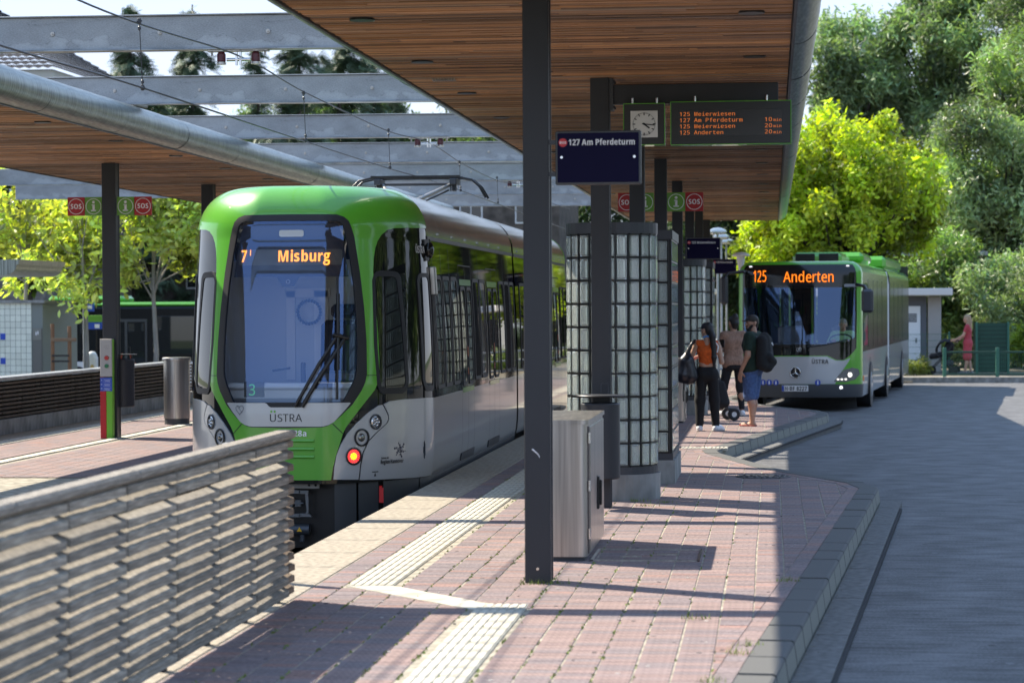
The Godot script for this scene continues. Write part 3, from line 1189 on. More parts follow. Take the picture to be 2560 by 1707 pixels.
func overhead_line() -> void:
	# galvanised beams over the tracks
	var bz: Array = []
	for k in 8:
		bz.append(-16.9 - 6.1 * k)
	var ord := ["just out above the picture's top edge, first of the row", "carrying the front pair of dark red insulators, topmost in view", "second in view from the top, over the tram's nose", "third in view from the top, with the farther pair of insulators", "fourth in view from the top, above the pantograph", "fifth in view from the top, partly behind the pantograph", "sixth in view from the top, far along the tram", "farthest of the row, at the canopies' far end"]
	for k in 8:
		var t := thing("steel_beam", "galvanised steel beam spanning the tracks, " + ord[k], "beam", Vector3(-7.46, 4.5, bz[k]), 0.0, "galvanised beams over the tracks")
		t.rotation.z = -0.004
		var g := Geo.new()
		var L := 8.02
		g.rbox(T(Vector3(0, 0.165, 0)), Vector3(L, 0.33, 0.085), 0.008)
		part(t, "web", g, M.galv)
		g = Geo.new()
		g.rbox(T(Vector3(0, -0.007, 0.004)), Vector3(L, 0.014, 0.15), 0.003)
		part(t, "bottom_flange", g, M.galv)
		g = Geo.new()
		g.rbox(T(Vector3(0, 0.338, 0.004)), Vector3(L, 0.014, 0.13), 0.003)
		part(t, "top_flange", g, M.galv)
		var q := Geo.new()
		q.cyl(Vector3(0, 0, 0.042), Vector3(0, 0, 0.056), 0.024, 0.022, 10)
		q.cyl(Vector3(0, 0, 0.056), Vector3(0, 0, 0.070), 0.012, 0.010, 6)
		var qm := q.mesh()
		for j in 7:
			part(t, "bolt", qm, M.steel, T(Vector3(-3.0 + j * 1.1, 0.165, 0)))
	for k in 3:
		var t := thing("steel_beam", "galvanised steel beam running left from the far canopy, " + ["nearest", "middle", "farthest"][k] + " of three", "beam", Vector3(-14.6, 4.5, [-41.3, -47.4, -53.5][k]), 0.0, "galvanised beams left of the far canopy")
		var g := Geo.new()
		g.rbox(T(Vector3(0, 0.165, 0)), Vector3(6.0, 0.33, 0.085), 0.008)
		part(t, "web", g, M.galv)
		g = Geo.new()
		g.rbox(T(Vector3(0, -0.007, 0.004)), Vector3(6.0, 0.014, 0.15), 0.003)
		part(t, "bottom_flange", g, M.galv)
	var sag := func(a: Array) -> PackedVector3Array:
		var cv := Curve3D.new()
		for k in a.size():
			var p: Vector3 = a[k]
			var d: Vector3 = (a[mini(k + 1, a.size() - 1)] - a[maxi(k - 1, 0)]) / 6.0
			cv.add_point(p, -d, d)
		cv.bake_interval = 0.5
		return cv.get_baked_points()
	var mes := [Vector3(-5.30, 4.45, -10.8), Vector3(-5.29, 4.28, -17.6), Vector3(-5.27, 4.42, -23.0), Vector3(-5.23, 4.34, -26.2), Vector3(-5.18, 4.31, -31.6), Vector3(-5.14, 4.40, -35.2), Vector3(-5.12, 4.30, -39.0), Vector3(-5.1, 4.28, -44.0), Vector3(-5.1, 4.40, -47.4), Vector3(-5.1, 4.32, -53.0), Vector3(-5.1, 4.40, -59.6)]
	var con := [Vector3(-5.30, 3.68, -8.0), Vector3(-5.27, 3.72, -15.6), Vector3(-5.25, 3.76, -19.1), Vector3(-5.22, 3.78, -25.7), Vector3(-5.17, 3.80, -31.6), Vector3(-5.12, 3.84, -38.0), Vector3(-5.1, 3.85, -60.0)]
	var g := Geo.new()
	g.tube(sag.call(mes), 0.0085, 6)
	single("messenger_wire", "upper sagging wire of the tram's overhead line, held by the red insulators", "cable", g, M.dark_metal)
	g = Geo.new()
	g.tube(sag.call(con), 0.0085, 6)
	single("contact_wire", "lower, straighter overhead wire that the tram's pantograph touches", "cable", g, M.dark_metal)
	var dz := [-19.3, -26.0, -31.6, -38.5, -43.5]
	var dl := ["frontmost", "second", "third", "fourth", "farthest"]
	for k in 5:
		var a := Vector3(-5.28 + 0.008 * (-dz[k] - 18.0), 4.32 if k != 3 else 4.31, dz[k])
		var b := Vector3(a.x + 0.01, 3.765 + 0.004 * (-dz[k] - 19.0), dz[k] - 0.05)
		var t := thing("dropper_wire", "thin dropper tying the two overhead wires together, %s of the row" % dl[k], "cable", b, 0.0, "droppers of the overhead line")
		var top := a - b
		g = Geo.new()
		g.cyl(Vector3.ZERO, top, 0.0045, 0.0045, 5)
		part(t, "wire", g, M.dark_metal)
		for e in 2:
			g = Geo.new()
			var c := top if e else Vector3.ZERO
			g.rbox(T(c), Vector3(0.03, 0.05, 0.022), 0.006)
			g.cyl(c + Vector3(-0.022, 0.0, 0), c + Vector3(0.022, 0.0, 0), 0.008, 0.008, 6)
			g.lathe(V2([0.004, -0.03, 0.014, -0.02, 0.014, 0.0, 0.004, 0.012]), T(c + Vector3(0, -0.05 if e else 0.06, 0)), 8)
			part(t, "clamp", g, M.dark_metal)
	var ins := [[-23.0, -5.27, "front"], [-35.2, -5.14, "middle"], [-47.4, -5.1, "farthest"]]
	for e in ins:
		var t := thing("insulator_hanger", "%s hanger with two dark red insulators holding the overhead wire under a beam" % e[2], "insulator", Vector3(e[1], 4.47, e[0]), 0.0, "insulator hangers of the overhead line")
		g = Geo.new()
		g.rbox(T(Vector3(0, 0.0, 0)), Vector3(0.62, 0.022, 0.09), 0.005)
		g.rbox(T(Vector3(0, 0.018, 0)), Vector3(0.5, 0.014, 0.13), 0.004)
		for s in [-0.27, 0.27]:
			g.cyl(Vector3(s, -0.05, 0), Vector3(s, 0.01, 0), 0.012, 0.012, 8)
		part(t, "bracket", g, M.steel)
		for s in [-0.175, 0.175]:
			g = Geo.new()
			g.lathe(V2([0.0, -0.115, 0.035, -0.115, 0.045, -0.10, 0.045, -0.035, 0.03, -0.012, 0.0, -0.012]), T(Vector3(s, 0, 0)), 14)
			part(t, "insulator", g, mat(Color(0.075, 0.012, 0.018), 0.3))
			g = Geo.new()
			g.cyl(Vector3(s, -0.135, 0), Vector3(s, -0.112, 0), 0.05, 0.05, 12)
			part(t, "cap", g, M.steel)
		g = Geo.new()
		g.cyl(Vector3(-0.12, -0.088, 0), Vector3(0.12, -0.088, 0), 0.018, 0.018, 8)
		g.b(Vector3(-0.02, -0.07, 0), Vector3(0.022, 0.15, 0.03))
		g.b(Vector3(0.02, -0.07, 0), Vector3(0.022, 0.15, 0.03))
		part(t, "yoke", g, M.chrome)


func tprof(v: float) -> Vector3:  # (inset, lean, height) of the tram's shell at girth v
	var ins := 0.07 * pow(clampf((v - 1.0) / 1.68, 0, 1), 1.6)
	var ln := 0.132 * (clampf(v - 1.1, 0, 1.58) + 0.06 * (1.0 - exp(-maxf(v - 0.8, 0.0) * 3.0)))
	var h := v
	if v < 0.35:
		ins += 0.04 * pow((0.35 - v) / 0.35, 2)
	if v > 2.74:
		var r := 0.48
		var th := minf((v - 2.74) / r, 1.45)
		h = 2.74 + r * sin(th)
		ins = 0.07 + r * (1 - cos(th))
		ln = 0.2165 + 0.42 * (1 - cos(th))
		var v2 := v - 2.74 - r * 1.45
		if v2 > 0:
			h += 0.03 * sin(minf(v2, 1.0) * 1.5)
			ins += v2 * 0.99
			ln += v2 * 0.9
	return Vector3(ins, ln, h)

func tp(u: float, v: float) -> Vector3:  # unrolled tram shell -> place; |u| < 1 is the nose, beyond it u runs in metres along the side
	var q := tprof(v)
	var w := 1.35 - q.x
	var s := signf(u)
	var au := absf(u)
	if au <= 1.0:
		var k := clampf((sin(au * PI / 2) - 0.27) / 0.73, 0, 1)
		return Vector3(s * w * sin(au * PI / 2), q.z, -q.y - (1.5 - q.y) * (1 - pow(maxf(0.0, 1.0 - pow(k, 1.65)), 1.0 / 1.65)))
	return Vector3(s * w, q.z, -1.5 - (au - 1.0))

const TRAM_LEN := 20.6

func tp_back(u: float, v: float) -> Vector3:  # the same nose at the tram's rear
	var p := tp(u, v)
	return Vector3(p.x, p.y, -TRAM_LEN - p.z)

func t_frame(u: float, v: float, off := 0.0, P = null) -> Transform3D:
	var f: Callable = P if P != null else tp
	var e := 0.004
	var q: Vector3 = f.call(u, v)
	var du: Vector3 = f.call(u + e, v) - f.call(u - e, v)
	var dv: Vector3 = f.call(u, v + e) - f.call(u, v - e)
	var no := du.cross(dv).normalized()
	var x := du.normalized()
	return Transform3D(Basis(x, no.cross(x), no), q + no * off)


func lamp_t(tf: Transform3D) -> Transform3D:
	return Transform3D(Basis(tf.basis.x, tf.basis.z, -tf.basis.y), tf.origin)


func tram_side(t: Node3D, P: Callable, sgn: float, u0: float, u1: float, flip: bool, wins: Array, doors: Array) -> void:
	# one long side: black glazed band over silver lower panels, windows, doors
	var fl := flip != (sgn < 0)
	var S := func(u: float, v: float) -> Vector3: return P.call(sgn * u, v)
	var g := Geo.new()
	g.surf(S, u0, u1, 12, 0.90, 2.665, 14, fl)
	part(t, "glazed_band", g, M.black_gloss)
	g = Geo.new()
	g.surf(S, u0, u1, 12, 0.03, 0.90, 8, fl)
	part(t, "lower_panel", g, M.silver)
	g = Geo.new()
	g.surf(S, u0, u1, 12, 2.70, 4.30, 20, fl)
	part(t, "roof_panel", g, M.roof_silver)
	g = Geo.new()
	g.zone(S, V2([u0, 2.655, u1, 2.655, u1, 2.70, u0, 2.70]), [], 0.012, 2.0, 0.1, 0.012, fl)
	part(t, "gutter", g, M.dark_metal)
	for w in wins:
		var fr := rrect(w[0], 0.985, w[1], 2.27, 0.09)
		var gl := rrect(w[0] + 0.045, 1.03, w[1] - 0.045, 2.225, 0.06)
		g = Geo.new()
		g.zone(S, fr, [gl], 0.010, 0.4, 0.4, 0.01, fl)
		var f := part(t, "window", g, M.rubber)
		g = Geo.new()
		g.zone(S, gl, [], 0.005, 0.4, 0.3, 0.0, fl)
		part(f, "pane", g, M.side_glass)
	for d in doors:
		var mid: float = (d[0] + d[1]) / 2
		g = Geo.new()
		for e in [[d[0], d[0] + 0.012], [mid - 0.007, mid + 0.007], [d[1] - 0.012, d[1]]]:
			g.zone(S, V2([e[0], 0.10, e[1], 0.10, e[1], 2.42, e[0], 2.42]), [], 0.004, 1.0, 0.2, 0.0, fl)
		g.zone(S, V2([d[0], 2.41, d[1], 2.41, d[1], 2.425, d[0], 2.425]), [], 0.004, 1.0, 0.2, 0.0, fl)
		var dn := part(t, "door", g, M.rubber)
		for k in 2:
			var a: float = (d[0] if k == 0 else mid) + 0.07
			var b: float = (mid if k == 0 else d[1]) - 0.07
			var fr := rrect(a, 0.95, b, 2.16, 0.08)
			var gl := rrect(a + 0.03, 0.99, b - 0.03, 2.12, 0.06)
			g = Geo.new()
			g.zone(S, fr, [gl], 0.010, 0.4, 0.4, 0.01, fl)
			part(dn, "frame", g, M.rubber)
			g = Geo.new()
			g.zone(S, gl, [], 0.005, 0.4, 0.3, 0.0, fl)
			part(dn, "pane", g, M.side_glass)
		for vv in [[2.175, 2.25], [0.865, 0.925]]:
			g = Geo.new()
			g.zone(S, V2([d[0] + 0.05, vv[0], d[1] - 0.05, vv[0], d[1] - 0.05, vv[1], d[0] + 0.05, vv[1]]), [], 0.006, 1.0, 0.2, 0.0, fl)
			part(dn, "green_strip", g, M.green)
		g = Geo.new()
		for k in [[1.30, 1.42], [1.08, 1.16]]:
			g.zone(S, V2([mid - 0.05, k[0], mid - 0.02, k[0], mid - 0.02, k[1], mid - 0.05, k[1]]), [], 0.014, 1, 1, 0.01, fl)
		part(dn, "button", g, mat(Color(0.55, 0.12, 0.02), 0.4))
		g = Geo.new()
		g.zone(S, V2([d[0] - 0.04, 0.045, d[1] + 0.04, 0.045, d[1] + 0.04, 0.135, d[0] - 0.04, 0.135]), [], 0.014, 0.5, 1, 0.015, fl)
		part(dn, "step", g, M.dark_metal)
	# joints between the panels, in the roof and below
	g = Geo.new()
	var u := u0 + 0.9
	while u < u1 - 0.4:
		g.zone(S, V2([u, 2.72, u + 0.012, 2.72, u + 0.012, 3.6, u, 3.6]), [], 0.002, 1, 0.12, 0.0, fl)
		u += 1.22
	part(t, "roof_joints", g, M.black)
	g = Geo.new()
	u = u0 + 0.9
	while u < u1 - 0.4:
		for k in 2:
			g.zone(S, rrect(u - 0.06 + k * 0.10, 2.73, u - 0.035 + k * 0.10, 2.755, 0.008), [], 0.006, 1, 1, 0.005, fl)
		u += 1.22
	part(t, "roof_clips", g, M.chrome)
	# narrow uprights in the glazed band
	g = Geo.new()
	for w in wins:
		g.zone(S, V2([w[0] - 0.035, 0.92, w[0] - 0.022, 0.92, w[0] - 0.022, 2.60, w[0] - 0.035, 2.60]), [], 0.003, 1, 0.3, 0.0, fl)
	part(t, "band_joints", g, M.rubber)


func tram() -> void:
	var t := thing("tram", "green fronted city tram bound for Misburg with tall windscreen, standing at the platform", "tram", Vector3(-5.10, 0, -24.4))
	var P: Callable = tp
	var PB: Callable = tp_back
	var seal := mirror2(V2([0, 2.905, 0.26, 2.90, 0.298, 2.875, 0.322, 2.83, 0.335, 2.76, 0.350, 2.66, 0.378, 2.27, 0.397, 1.91, 0.408, 1.55, 0.410, 1.20, 0.400, 1.11, 0.382, 1.03, 0.333, 0.88, 0.267, 0.75, 0.228, 0.685, 0.205, 0.660, 0.18, 0.648, 0, 0.64]))
	var glass := mirror2(V2([0, 2.835, 0.245, 2.833, 0.272, 2.82, 0.290, 2.785, 0.303, 2.70, 0.325, 2.45, 0.345, 2.12, 0.356, 1.80, 0.360, 1.5, 0.357, 1.25, 0.350, 1.17, 0.337, 1.105, 0.286, 0.911, 0, 0.911]))
	var green := mirror2(V2([0, 4.295, 0.97, 4.295, 0.97, 2.785, 0.70, 2.775, 0.60, 2.765, 0.55, 2.745, 0.51, 2.69, 0.485, 2.62, 0.470, 2.55, 0.458, 2.43, 0.453, 2.3, 0.460, 2.0, 0.472, 1.68, 0.48, 1.35, 0.48, 1.185, 0.470, 1.10, 0.453, 1.03, 0.39, 0.88, 0.34, 0.75, 0.30, 0.64, 0.285, 0.577, 0.27, 0.477, 0.25, 0.348, 0.235, 0.219, 0.228, 0.09, 0, 0.09]))
	for back in 2:
		var F: Callable = PB if back else P
		var fl := back == 1
		var g := Geo.new()
		g.zone(F, V2([-1.0, 0.05, 1.0, 0.05, 1.0, 2.78, -1.0, 2.78]), [glass], 0.0, 0.05, 0.09, 0.0, fl)
		part(t, "nose_shell", g, M.black_gloss)
		g = Geo.new()
		g.zone(F, green, [seal], 0.009, 0.04, 0.06, 0.012, fl)
		part(t, "green_nose_frame", g, M.green)
		g = Geo.new()
		g.zone(F, seal, [glass], 0.011, 0.04, 0.08, 0.025, fl)
		part(t, "windscreen_seal", g, M.rubber)
		g = Geo.new()
		g.zone(F, glass, [], 0.0, 0.04, 0.08, 0.0, fl)
		part(t, "windscreen", g, M.windscreen)
		for s in [1.0, -1.0]:
			var lamp_panel := V2([0.240, 0.097, 0.242, 0.22, 0.252, 0.348, 0.274, 0.461, 0.306, 0.573, 0.355, 0.684, 0.413, 0.786, 0.475, 0.863, 0.496, 0.868, 0.519, 0.785, 0.527, 0.75, 0.529, 0.715, 0.519, 0.67, 0.458, 0.577, 0.410, 0.483, 0.384, 0.371, 0.372, 0.242, 0.368, 0.085])
			var body := V2([0.376, 0.08, 0.380, 0.242, 0.392, 0.371, 0.418, 0.483, 0.466, 0.577, 0.527, 0.67, 0.537, 0.715, 0.535, 0.755, 0.527, 0.79, 0.504, 0.873, 0.54, 0.903, 0.62, 0.913, 0.77, 0.914, 1.0, 0.905, 1.0, 0.04, 0.7, 0.055])
			if s < 0:
				lamp_panel = flipx(lamp_panel)
				body = flipx(body)
			g = Geo.new()
			g.zone(F, lamp_panel, [], 0.012, 0.05, 0.08, 0.014, fl)
			var lp := part(t, "lamp_panel", g, M.silver)
			g = Geo.new()
			g.zone(F, body, [], 0.010, 0.05, 0.08, 0.012, fl)
			part(t, "corner_panel", g, M.silver)
			if back == 0:
				for k in 3:
					var c: Array = [[0.455, 0.690, 0.068], [0.380, 0.530, 0.078], [0.338, 0.335, 0.078]][k]
					var tf := lamp_t(t_frame(s * c[0], c[1], 0.012))
					g = Geo.new()
					var r: float = c[2]
					g.lathe(V2([r * 1.0, -0.004, r * 1.22, 0.004, r * 1.22, 0.010, r, 0.014, r * 0.98, 0.0, r * 0.94, -0.045, 0.0, -0.05]), tf, 24)
					var hl := part(lp, "lamp_housing", g, M.black if k else M.dark_metal)
					if k == 0:
						g = Geo.new()
						g.ball(Vector3(0, -0.02, 0), Vector3(r * 0.86, 0.022, r * 0.86), 16, 6)
						var o := Geo.new()
						o.lathe(V2([r * 0.9, -0.012, r * 0.9, 0.004, r * 0.72, 0.010]), Transform3D(), 20)
						for j in 6:
							var a := j * TAU / 5.0
							var p := Vector3(cos(a), 0, sin(a)) * r * (0.5 if j < 5 else 0.0)
							o.lathe(V2([0.002, 0.004, r * 0.22, 0.012, r * 0.24, 0.0]), T(p + Vector3(0, 0.0, 0)), 10)
						part(lp, "headlamp", o, M.chrome, tf)
					elif k == 1:
						g = Geo.new()
						g.ball(Vector3.ZERO, Vector3(r * 0.62, 0.03, r * 0.62), 18, 8)
						part(lp, "fog_lamp", g, mat(Color(0.25, 0.25, 0.24), 0.05, 0.85), tf * T(Vector3(0, -0.012, 0)))
					elif s > 0:
						g = Geo.new()
						for ring in [[18, 0.84], [16, 0.66]]:
							for j in ring[0]:
								var a := float(j) * TAU / float(ring[0])
								g.ball(Vector3(cos(a), 0, sin(a)) * r * float(ring[1]), Vector3(0.008, 0.006, 0.008), 6, 4)
						part(lp, "red_led_ring", g, glow(Color(1.0, 0.02, 0.015), 0.8), tf)
						g = Geo.new()
						g.lathe(V2([r * 0.95, -0.006, 0.0, -0.005]), Transform3D(), 20)
						part(lp, "red_lens", g, mat(Color(0.25, 0.004, 0.006), 0.2), tf)
						g = Geo.new()
						for j in 9:
							var a := j * TAU / 8.0
							g.ball(Vector3(cos(a), 0, sin(a)) * r * (0.34 if j < 8 else 0.0), Vector3(0.0125, 0.008, 0.0125), 8, 5)
						part(lp, "yellow_led_cluster", g, glow(Color(1.0, 0.66, 0.01), 0.7), tf)
					else:
						g = Geo.new()
						g.lathe(V2([r * 0.95, -0.006, 0.0, -0.002]), Transform3D(), 20)
						part(lp, "red_lens", g, mat(Color(0.12, 0.004, 0.006), 0.2), tf)
				# black seam across the green frame
				g = Geo.new()
				g.zone(F, V2([s * 0.408, 1.183, s * 0.482, 1.183, s * 0.482, 1.190, s * 0.408, 1.190]), [], 0.0105, 0.03, 1, 0.0, fl)
				g.zone(F, V2([s * 0.236, 0.688, s * 0.286, 0.583, s * 0.283, 0.576, s * 0.232, 0.682]), [], 0.0105, 0.03, 0.06, 0.0, fl)
				part(t, "frame_seam", g, M.rubber)
		# side windows of the cab
		for s in [1.0, -1.0]:
			var S := func(u: float, v: float) -> Vector3: return F.call(s * u, v)
			var f2: bool = fl != (s < 0)
			var w1 := V2([0.445, 2.20, 0.455, 2.26, 0.475, 2.295, 0.50, 2.305, 0.585, 2.30, 0.612, 2.285, 0.632, 2.236, 0.647, 1.839, 0.672, 1.126, 0.666, 1.05, 0.645, 0.995, 0.624, 0.98, 0.502, 0.981, 0.480, 1.01, 0.466, 1.089, 0.449, 1.514])
			var g1 := V2([0.463, 2.19, 0.470, 2.23, 0.485, 2.243, 0.575, 2.240, 0.592, 2.23, 0.602, 2.186, 0.623, 1.839, 0.650, 1.111, 0.644, 1.065, 0.625, 1.046, 0.502, 1.046, 0.490, 1.07, 0.483, 1.137, 0.468, 1.513])
			var w2 := V2([0.775, 2.20, 0.790, 2.265, 0.82, 2.285, 0.92, 2.287, 0.955, 2.27, 0.973, 2.209, 1.0, 1.10, 0.985, 1.01, 0.955, 0.98, 0.87, 0.985, 0.83, 1.0, 0.80, 1.10])
			var g2 := V2([0.80, 2.18, 0.812, 2.225, 0.835, 2.24, 0.91, 2.24, 0.935, 2.225, 0.947, 2.18, 0.972, 1.12, 0.96, 1.06, 0.94, 1.045, 0.87, 1.045, 0.845, 1.06, 0.825, 1.13])
			for k in 2:
				g = Geo.new()
				g.zone(S, [w1, w2][k], [[g1, g2][k]], 0.011, 0.05, 0.12, 0.012, f2)
				var w := part(t, "cab_window", g, M.rubber)
				g = Geo.new()
				g.zone(S, [g1, g2][k], [], 0.004, 0.05, 0.12, 0.0, f2)
				part(w, "pane", g, M.side_glass)
	# long sides
	var wf := [[1.14, 1.28], [1.32, 1.92], [2.0, 2.6], [2.68, 3.25], [4.72, 5.35], [5.42, 6.05], [7.6, 8.2], [8.26, 8.86], [8.92, 9.5]]
	var wb := [[1.2, 1.8], [1.9, 2.5], [4.1, 4.7], [4.8, 5.4], [6.9, 7.5], [7.6, 8.2], [8.3, 9.3]]
	for s in [1.0, -1.0]:
		tram_side(t, P, s, 1.0, 9.6, false, wf, [[3.45, 4.62], [6.22, 7.40]])
		tram_side(t, PB, s, 1.0, 9.8, true, wb, [[2.65, 3.85], [5.5, 6.7]])
	# bellows of the joint
	var g := Geo.new()
	for s in [1.0, -1.0]:
		for k in 7:
			var z0 := -10.10 - k * 0.1
			var B := func(w: float, v: float) -> Vector3:
				var q := tprof(v)
				return Vector3(s * (1.35 - q.x - 0.07 + 0.03 * sin(w * PI)), q.z - 0.03, z0 - w * 0.1)
			g.surf(B, 0, 1, 4, 0.1, 4.25, 24, s < 0)
	part(t, "joint_bellows", g, M.rubber)

	# silver panel under the windscreen, with the operator's name
	g = Geo.new()
	g.zone(P, mirror2(V2([0, 0.859, 0.079, 0.859, 0.090, 0.872, 0.100, 0.898, 0.109, 0.907, 0.318, 0.905, 0.323, 0.897, 0.29, 0.815, 0.24, 0.705, 0.215, 0.675, 0.19, 0.660, 0.173, 0.656, 0, 0.656])), [], 0.018, 0.04, 0.06, 0.012)
	var np := part(t, "name_panel", g, M.silver)
	var tf := t_frame(-0.083, 0.708, 0.0195)
	text(np, "USTRA", 0.082, M.text_dark, tf, 0.345, false)
	g = Geo.new()
	for k in 2:
		var o := t_frame(-0.0755 + k * 0.017, 0.815, 0.019)
		g.cyl(o.origin, o.origin + o.basis.z * 0.004, 0.0125, 0.0125, 14)
	part(np, "green_dots", g, M.green)
	var hp := PackedVector3Array()
	for k in 25:
		var a := k * TAU / 24.0
		var hx := 16.0 * pow(sin(a), 3)
		var hy := 13.0 * cos(a) - 5 * cos(2 * a) - 2 * cos(3 * a) - cos(4 * a)
		hp.append(t_frame(-0.243 + hx * 0.0014, 0.835 + hy * 0.0034, 0.0205).origin)
	g = Geo.new()
	g.tube(hp, 0.0018, 5)
	g.tube(PackedVector3Array([t_frame(-0.258, 0.875, 0.0205).origin, t_frame(-0.228, 0.80, 0.0205).origin]), 0.0016, 5)
	part(np, "heart_outline", g, M.dark_metal)
	# fleet number and the bars across the green apron
	text(t, "3028a", 0.062, M.text_white, t_frame(-0.01, 0.553, 0.012), 0.0)
	for k in 3:
		g = Geo.new()
		var pts := PackedVector3Array()
		for j in 13:
			var u := lerpf(-0.145, 0.140, j / 12.0)
			pts.append(t_frame(u, [0.505, 0.418, 0.335][k], 0.010).origin)
		g.tube(pts, 0.018, 10)
		part(t, "apron_bar", g, M.green)
	# destination sign behind the glass
	g = Geo.new()
	g.zone(P, V2([-0.322, 2.24, -0.065, 2.24, -0.035, 2.135, 0.025, 2.135, 0.055, 2.24, 0.322, 2.24, 0.308, 2.45, 0.286, 2.70, 0.262, 2.81, -0.262, 2.81, -0.286, 2.70, -0.308, 2.45]), [], -0.020, 0.06, 0.08)
	part(t, "sign_surround", g, mat(Color(0.006, 0.008, 0.02), 0.5))
	g = Geo.new()
	g.zone(P, rrect(-0.287, 2.365, 0.287, 2.535, 0.02), [], -0.014, 0.06, 0.08)
	var ds := part(t, "destination_display", g, mat(Color(0.07, 0.07, 0.065), 0.6))
	var led := glow(Color(1.0, 0.30, 0.03), 0.85)
	text(ds, "Misburg", 0.118, led, t_frame(-0.058, 2.402, -0.008), 0.56)
	text(ds, "7", 0.125, led, t_frame(-0.273, 2.40, -0.008), 0.07)
	g = Geo.new()
	g.zone(P, V2([-0.217, 2.468, -0.212, 2.468, -0.212, 2.53, -0.217, 2.53]), [], -0.008, 1, 1)
	part(ds, "lettering", g, led)
	g = Geo.new()
	g.zone(P, rrect(-0.056, 2.665, 0.076, 2.737, 0.02, 3, 0.012), [], 0.004, 0.05, 0.05, 0.004)
	part(t, "marker_light", g, mat(Color(0.5, 0.53, 0.56), 0.35))
	# emblem above the glass notch
	g = Geo.new()
	var nt := lamp_t(t_frame(-0.005, 2.19, -0.012))
	for j in 10:
		g.ball(nt * (Vector3(cos(j * TAU / 10), 0, sin(j * TAU / 10)) * 0.02), Vector3(0.004, 0.004, 0.004), 5, 3)
	part(t, "rain_sensor", g, M.white)
	# wiper
	g = Geo.new()
	for e in [[0.045, 0.250, 1.60, 0.018], [0.082, 0.285, 1.57, 0.022]]:
		var ps := PackedVector3Array()
		for j in 9:
			var f := j / 8.0
			ps.append(t_frame(lerpf(e[0], e[1], f), lerpf(0.865, e[2], f), 0.045).origin)
		g.tube(ps, e[3], 8)
	for e in [[0.238, 1.615], [0.262, 1.61], [0.300, 1.585]]:
		g.ball(t_frame(e[0], e[1], 0.055).origin, Vector3(0.022, 0.022, 0.022), 8, 6)
	g.tube(PackedVector3Array([t_frame(0.236, 1.615, 0.055).origin, t_frame(0.30, 1.58, 0.055).origin]), 0.026, 8)
	var wp := part(t, "wiper", g, M.black)
	g = Geo.new()
	var bl := PackedVector3Array()
	for j in 15:
		bl.append(t_frame(0.256, lerpf(0.94, 2.23, j / 14.0), 0.030).origin)
	g.tube(bl, 0.012, 6)
	var mb := PackedVector3Array()
	for j in 7:
		mb.append(t_frame(0.256, lerpf(1.25, 2.05, j / 6.0), 0.045).origin)
	g.tube(mb, 0.022, 6)
	part(wp, "blade", g, M.black)
	# inside the cab
	g = Geo.new()
	g.rbox(T(Vector3(0, 0.98, -0.80)), Vector3(1.9, 0.14, 0.75), 0.03)
	g.rbox(T(Vector3(0, 1.06, -0.55)), Vector3(1.5, 0.08, 0.30), 0.03)
	part(t, "dashboard", g, mat(Color(0.62, 0.63, 0.62), 0.5))
	g = Geo.new()
	g.rbox(T(Vector3(0.45, 1.16, -0.95)), Vector3(0.55, 0.12, 0.3), 0.03)
	g.rbox(T(Vector3(-0.02, 1.2, -1.0)), Vector3(0.05, 0.22, 0.05), 0.01)
	g.cyl(Vector3(-0.35, 1.22, -0.95), Vector3(-0.15, 1.25, -0.9), 0.012, 0.012)
	part(t, "driver_console", g, M.under)
	g = Geo.new()
	g.b(Vector3(0, 1.45, -1.75), Vector3(2.2, 2.0, 0.05))
	part(t, "cab_partition", g, mat(Color(0.62, 0.65, 0.67), 0.5))
	g = Geo.new()
	g.rbox(Transform3D(Basis(Vector3.RIGHT, -0.12), Vector3(0.34, 1.35, -1.5)), Vector3(0.52, 0.85, 0.14), 0.06)
	g.rbox(T(Vector3(0.34, 0.95, -1.3)), Vector3(0.5, 0.12, 0.5), 0.05)
	g.rbox(Transform3D(Basis(Vector3.RIGHT, -0.12), Vector3(0.34, 1.87, -1.56)), Vector3(0.3, 0.16, 0.10), 0.04)
	part(t, "driver_seat", g, mat(Color(0.02, 0.025, 0.04), 0.8))
	g = Geo.new()
	g.b(Vector3(-0.30, 1.60, -1.70), Vector3(0.10, 1.0, 0.02))
	g.b(Vector3(0.05, 1.60, -1.70), Vector3(0.16, 1.0, 0.02))
	g.b(Vector3(-0.10, 2.08, -1.70), Vector3(0.5, 0.10, 0.02))
	part(t, "partition_frame", g, mat(Color(0.8, 0.8, 0.78), 0.5))
	g = Geo.new()
	for j in 24:
		var a := j * TAU / 24
		g.ball(Vector3(cos(a) * 0.13, sin(a) * 0.13, 0) + Vector3(-0.07, 1.86, -1.6), Vector3(0.02, 0.02, 0.02), 6, 4)
	part(t, "round_instrument", g, M.black)
	g = Geo.new()
	g.zone(P, V2([-0.232, 0.965, -0.118, 0.965, -0.118, 1.13, -0.232, 1.13]), [], -0.03, 0.06, 0.1, 0.02)
	var d3 := part(t, "number_display", g, mat(Color(0.02, 0.022, 0.02), 0.5))
	text(d3, "3", 0.12, glow(Color(0.05, 0.45, 0.16), 0.2), t_frame(-0.200, 0.985, -0.026), 0.07, false)
	g = Geo.new()
	g.zone(P, V2([0.14, 1.05, 0.24, 1.05, 0.24, 1.12, 0.14, 1.12]), [], -0.04, 0.06, 0.1, 0.03)
	part(t, "dash_unit", g, M.black)
	# side lettering, camera and small fittings on the platform side
	text(t, "ÜSTRA", 0.078, M.text_white, t_frame(0.785, 2.506, 0.003), 0.21, false)
	g = Geo.new()
	var cf := t_frame(0.955, 2.54, 0.03)
	g.ball(cf.origin, Vector3(0.06, 0.10, 0.06), 14, 10)
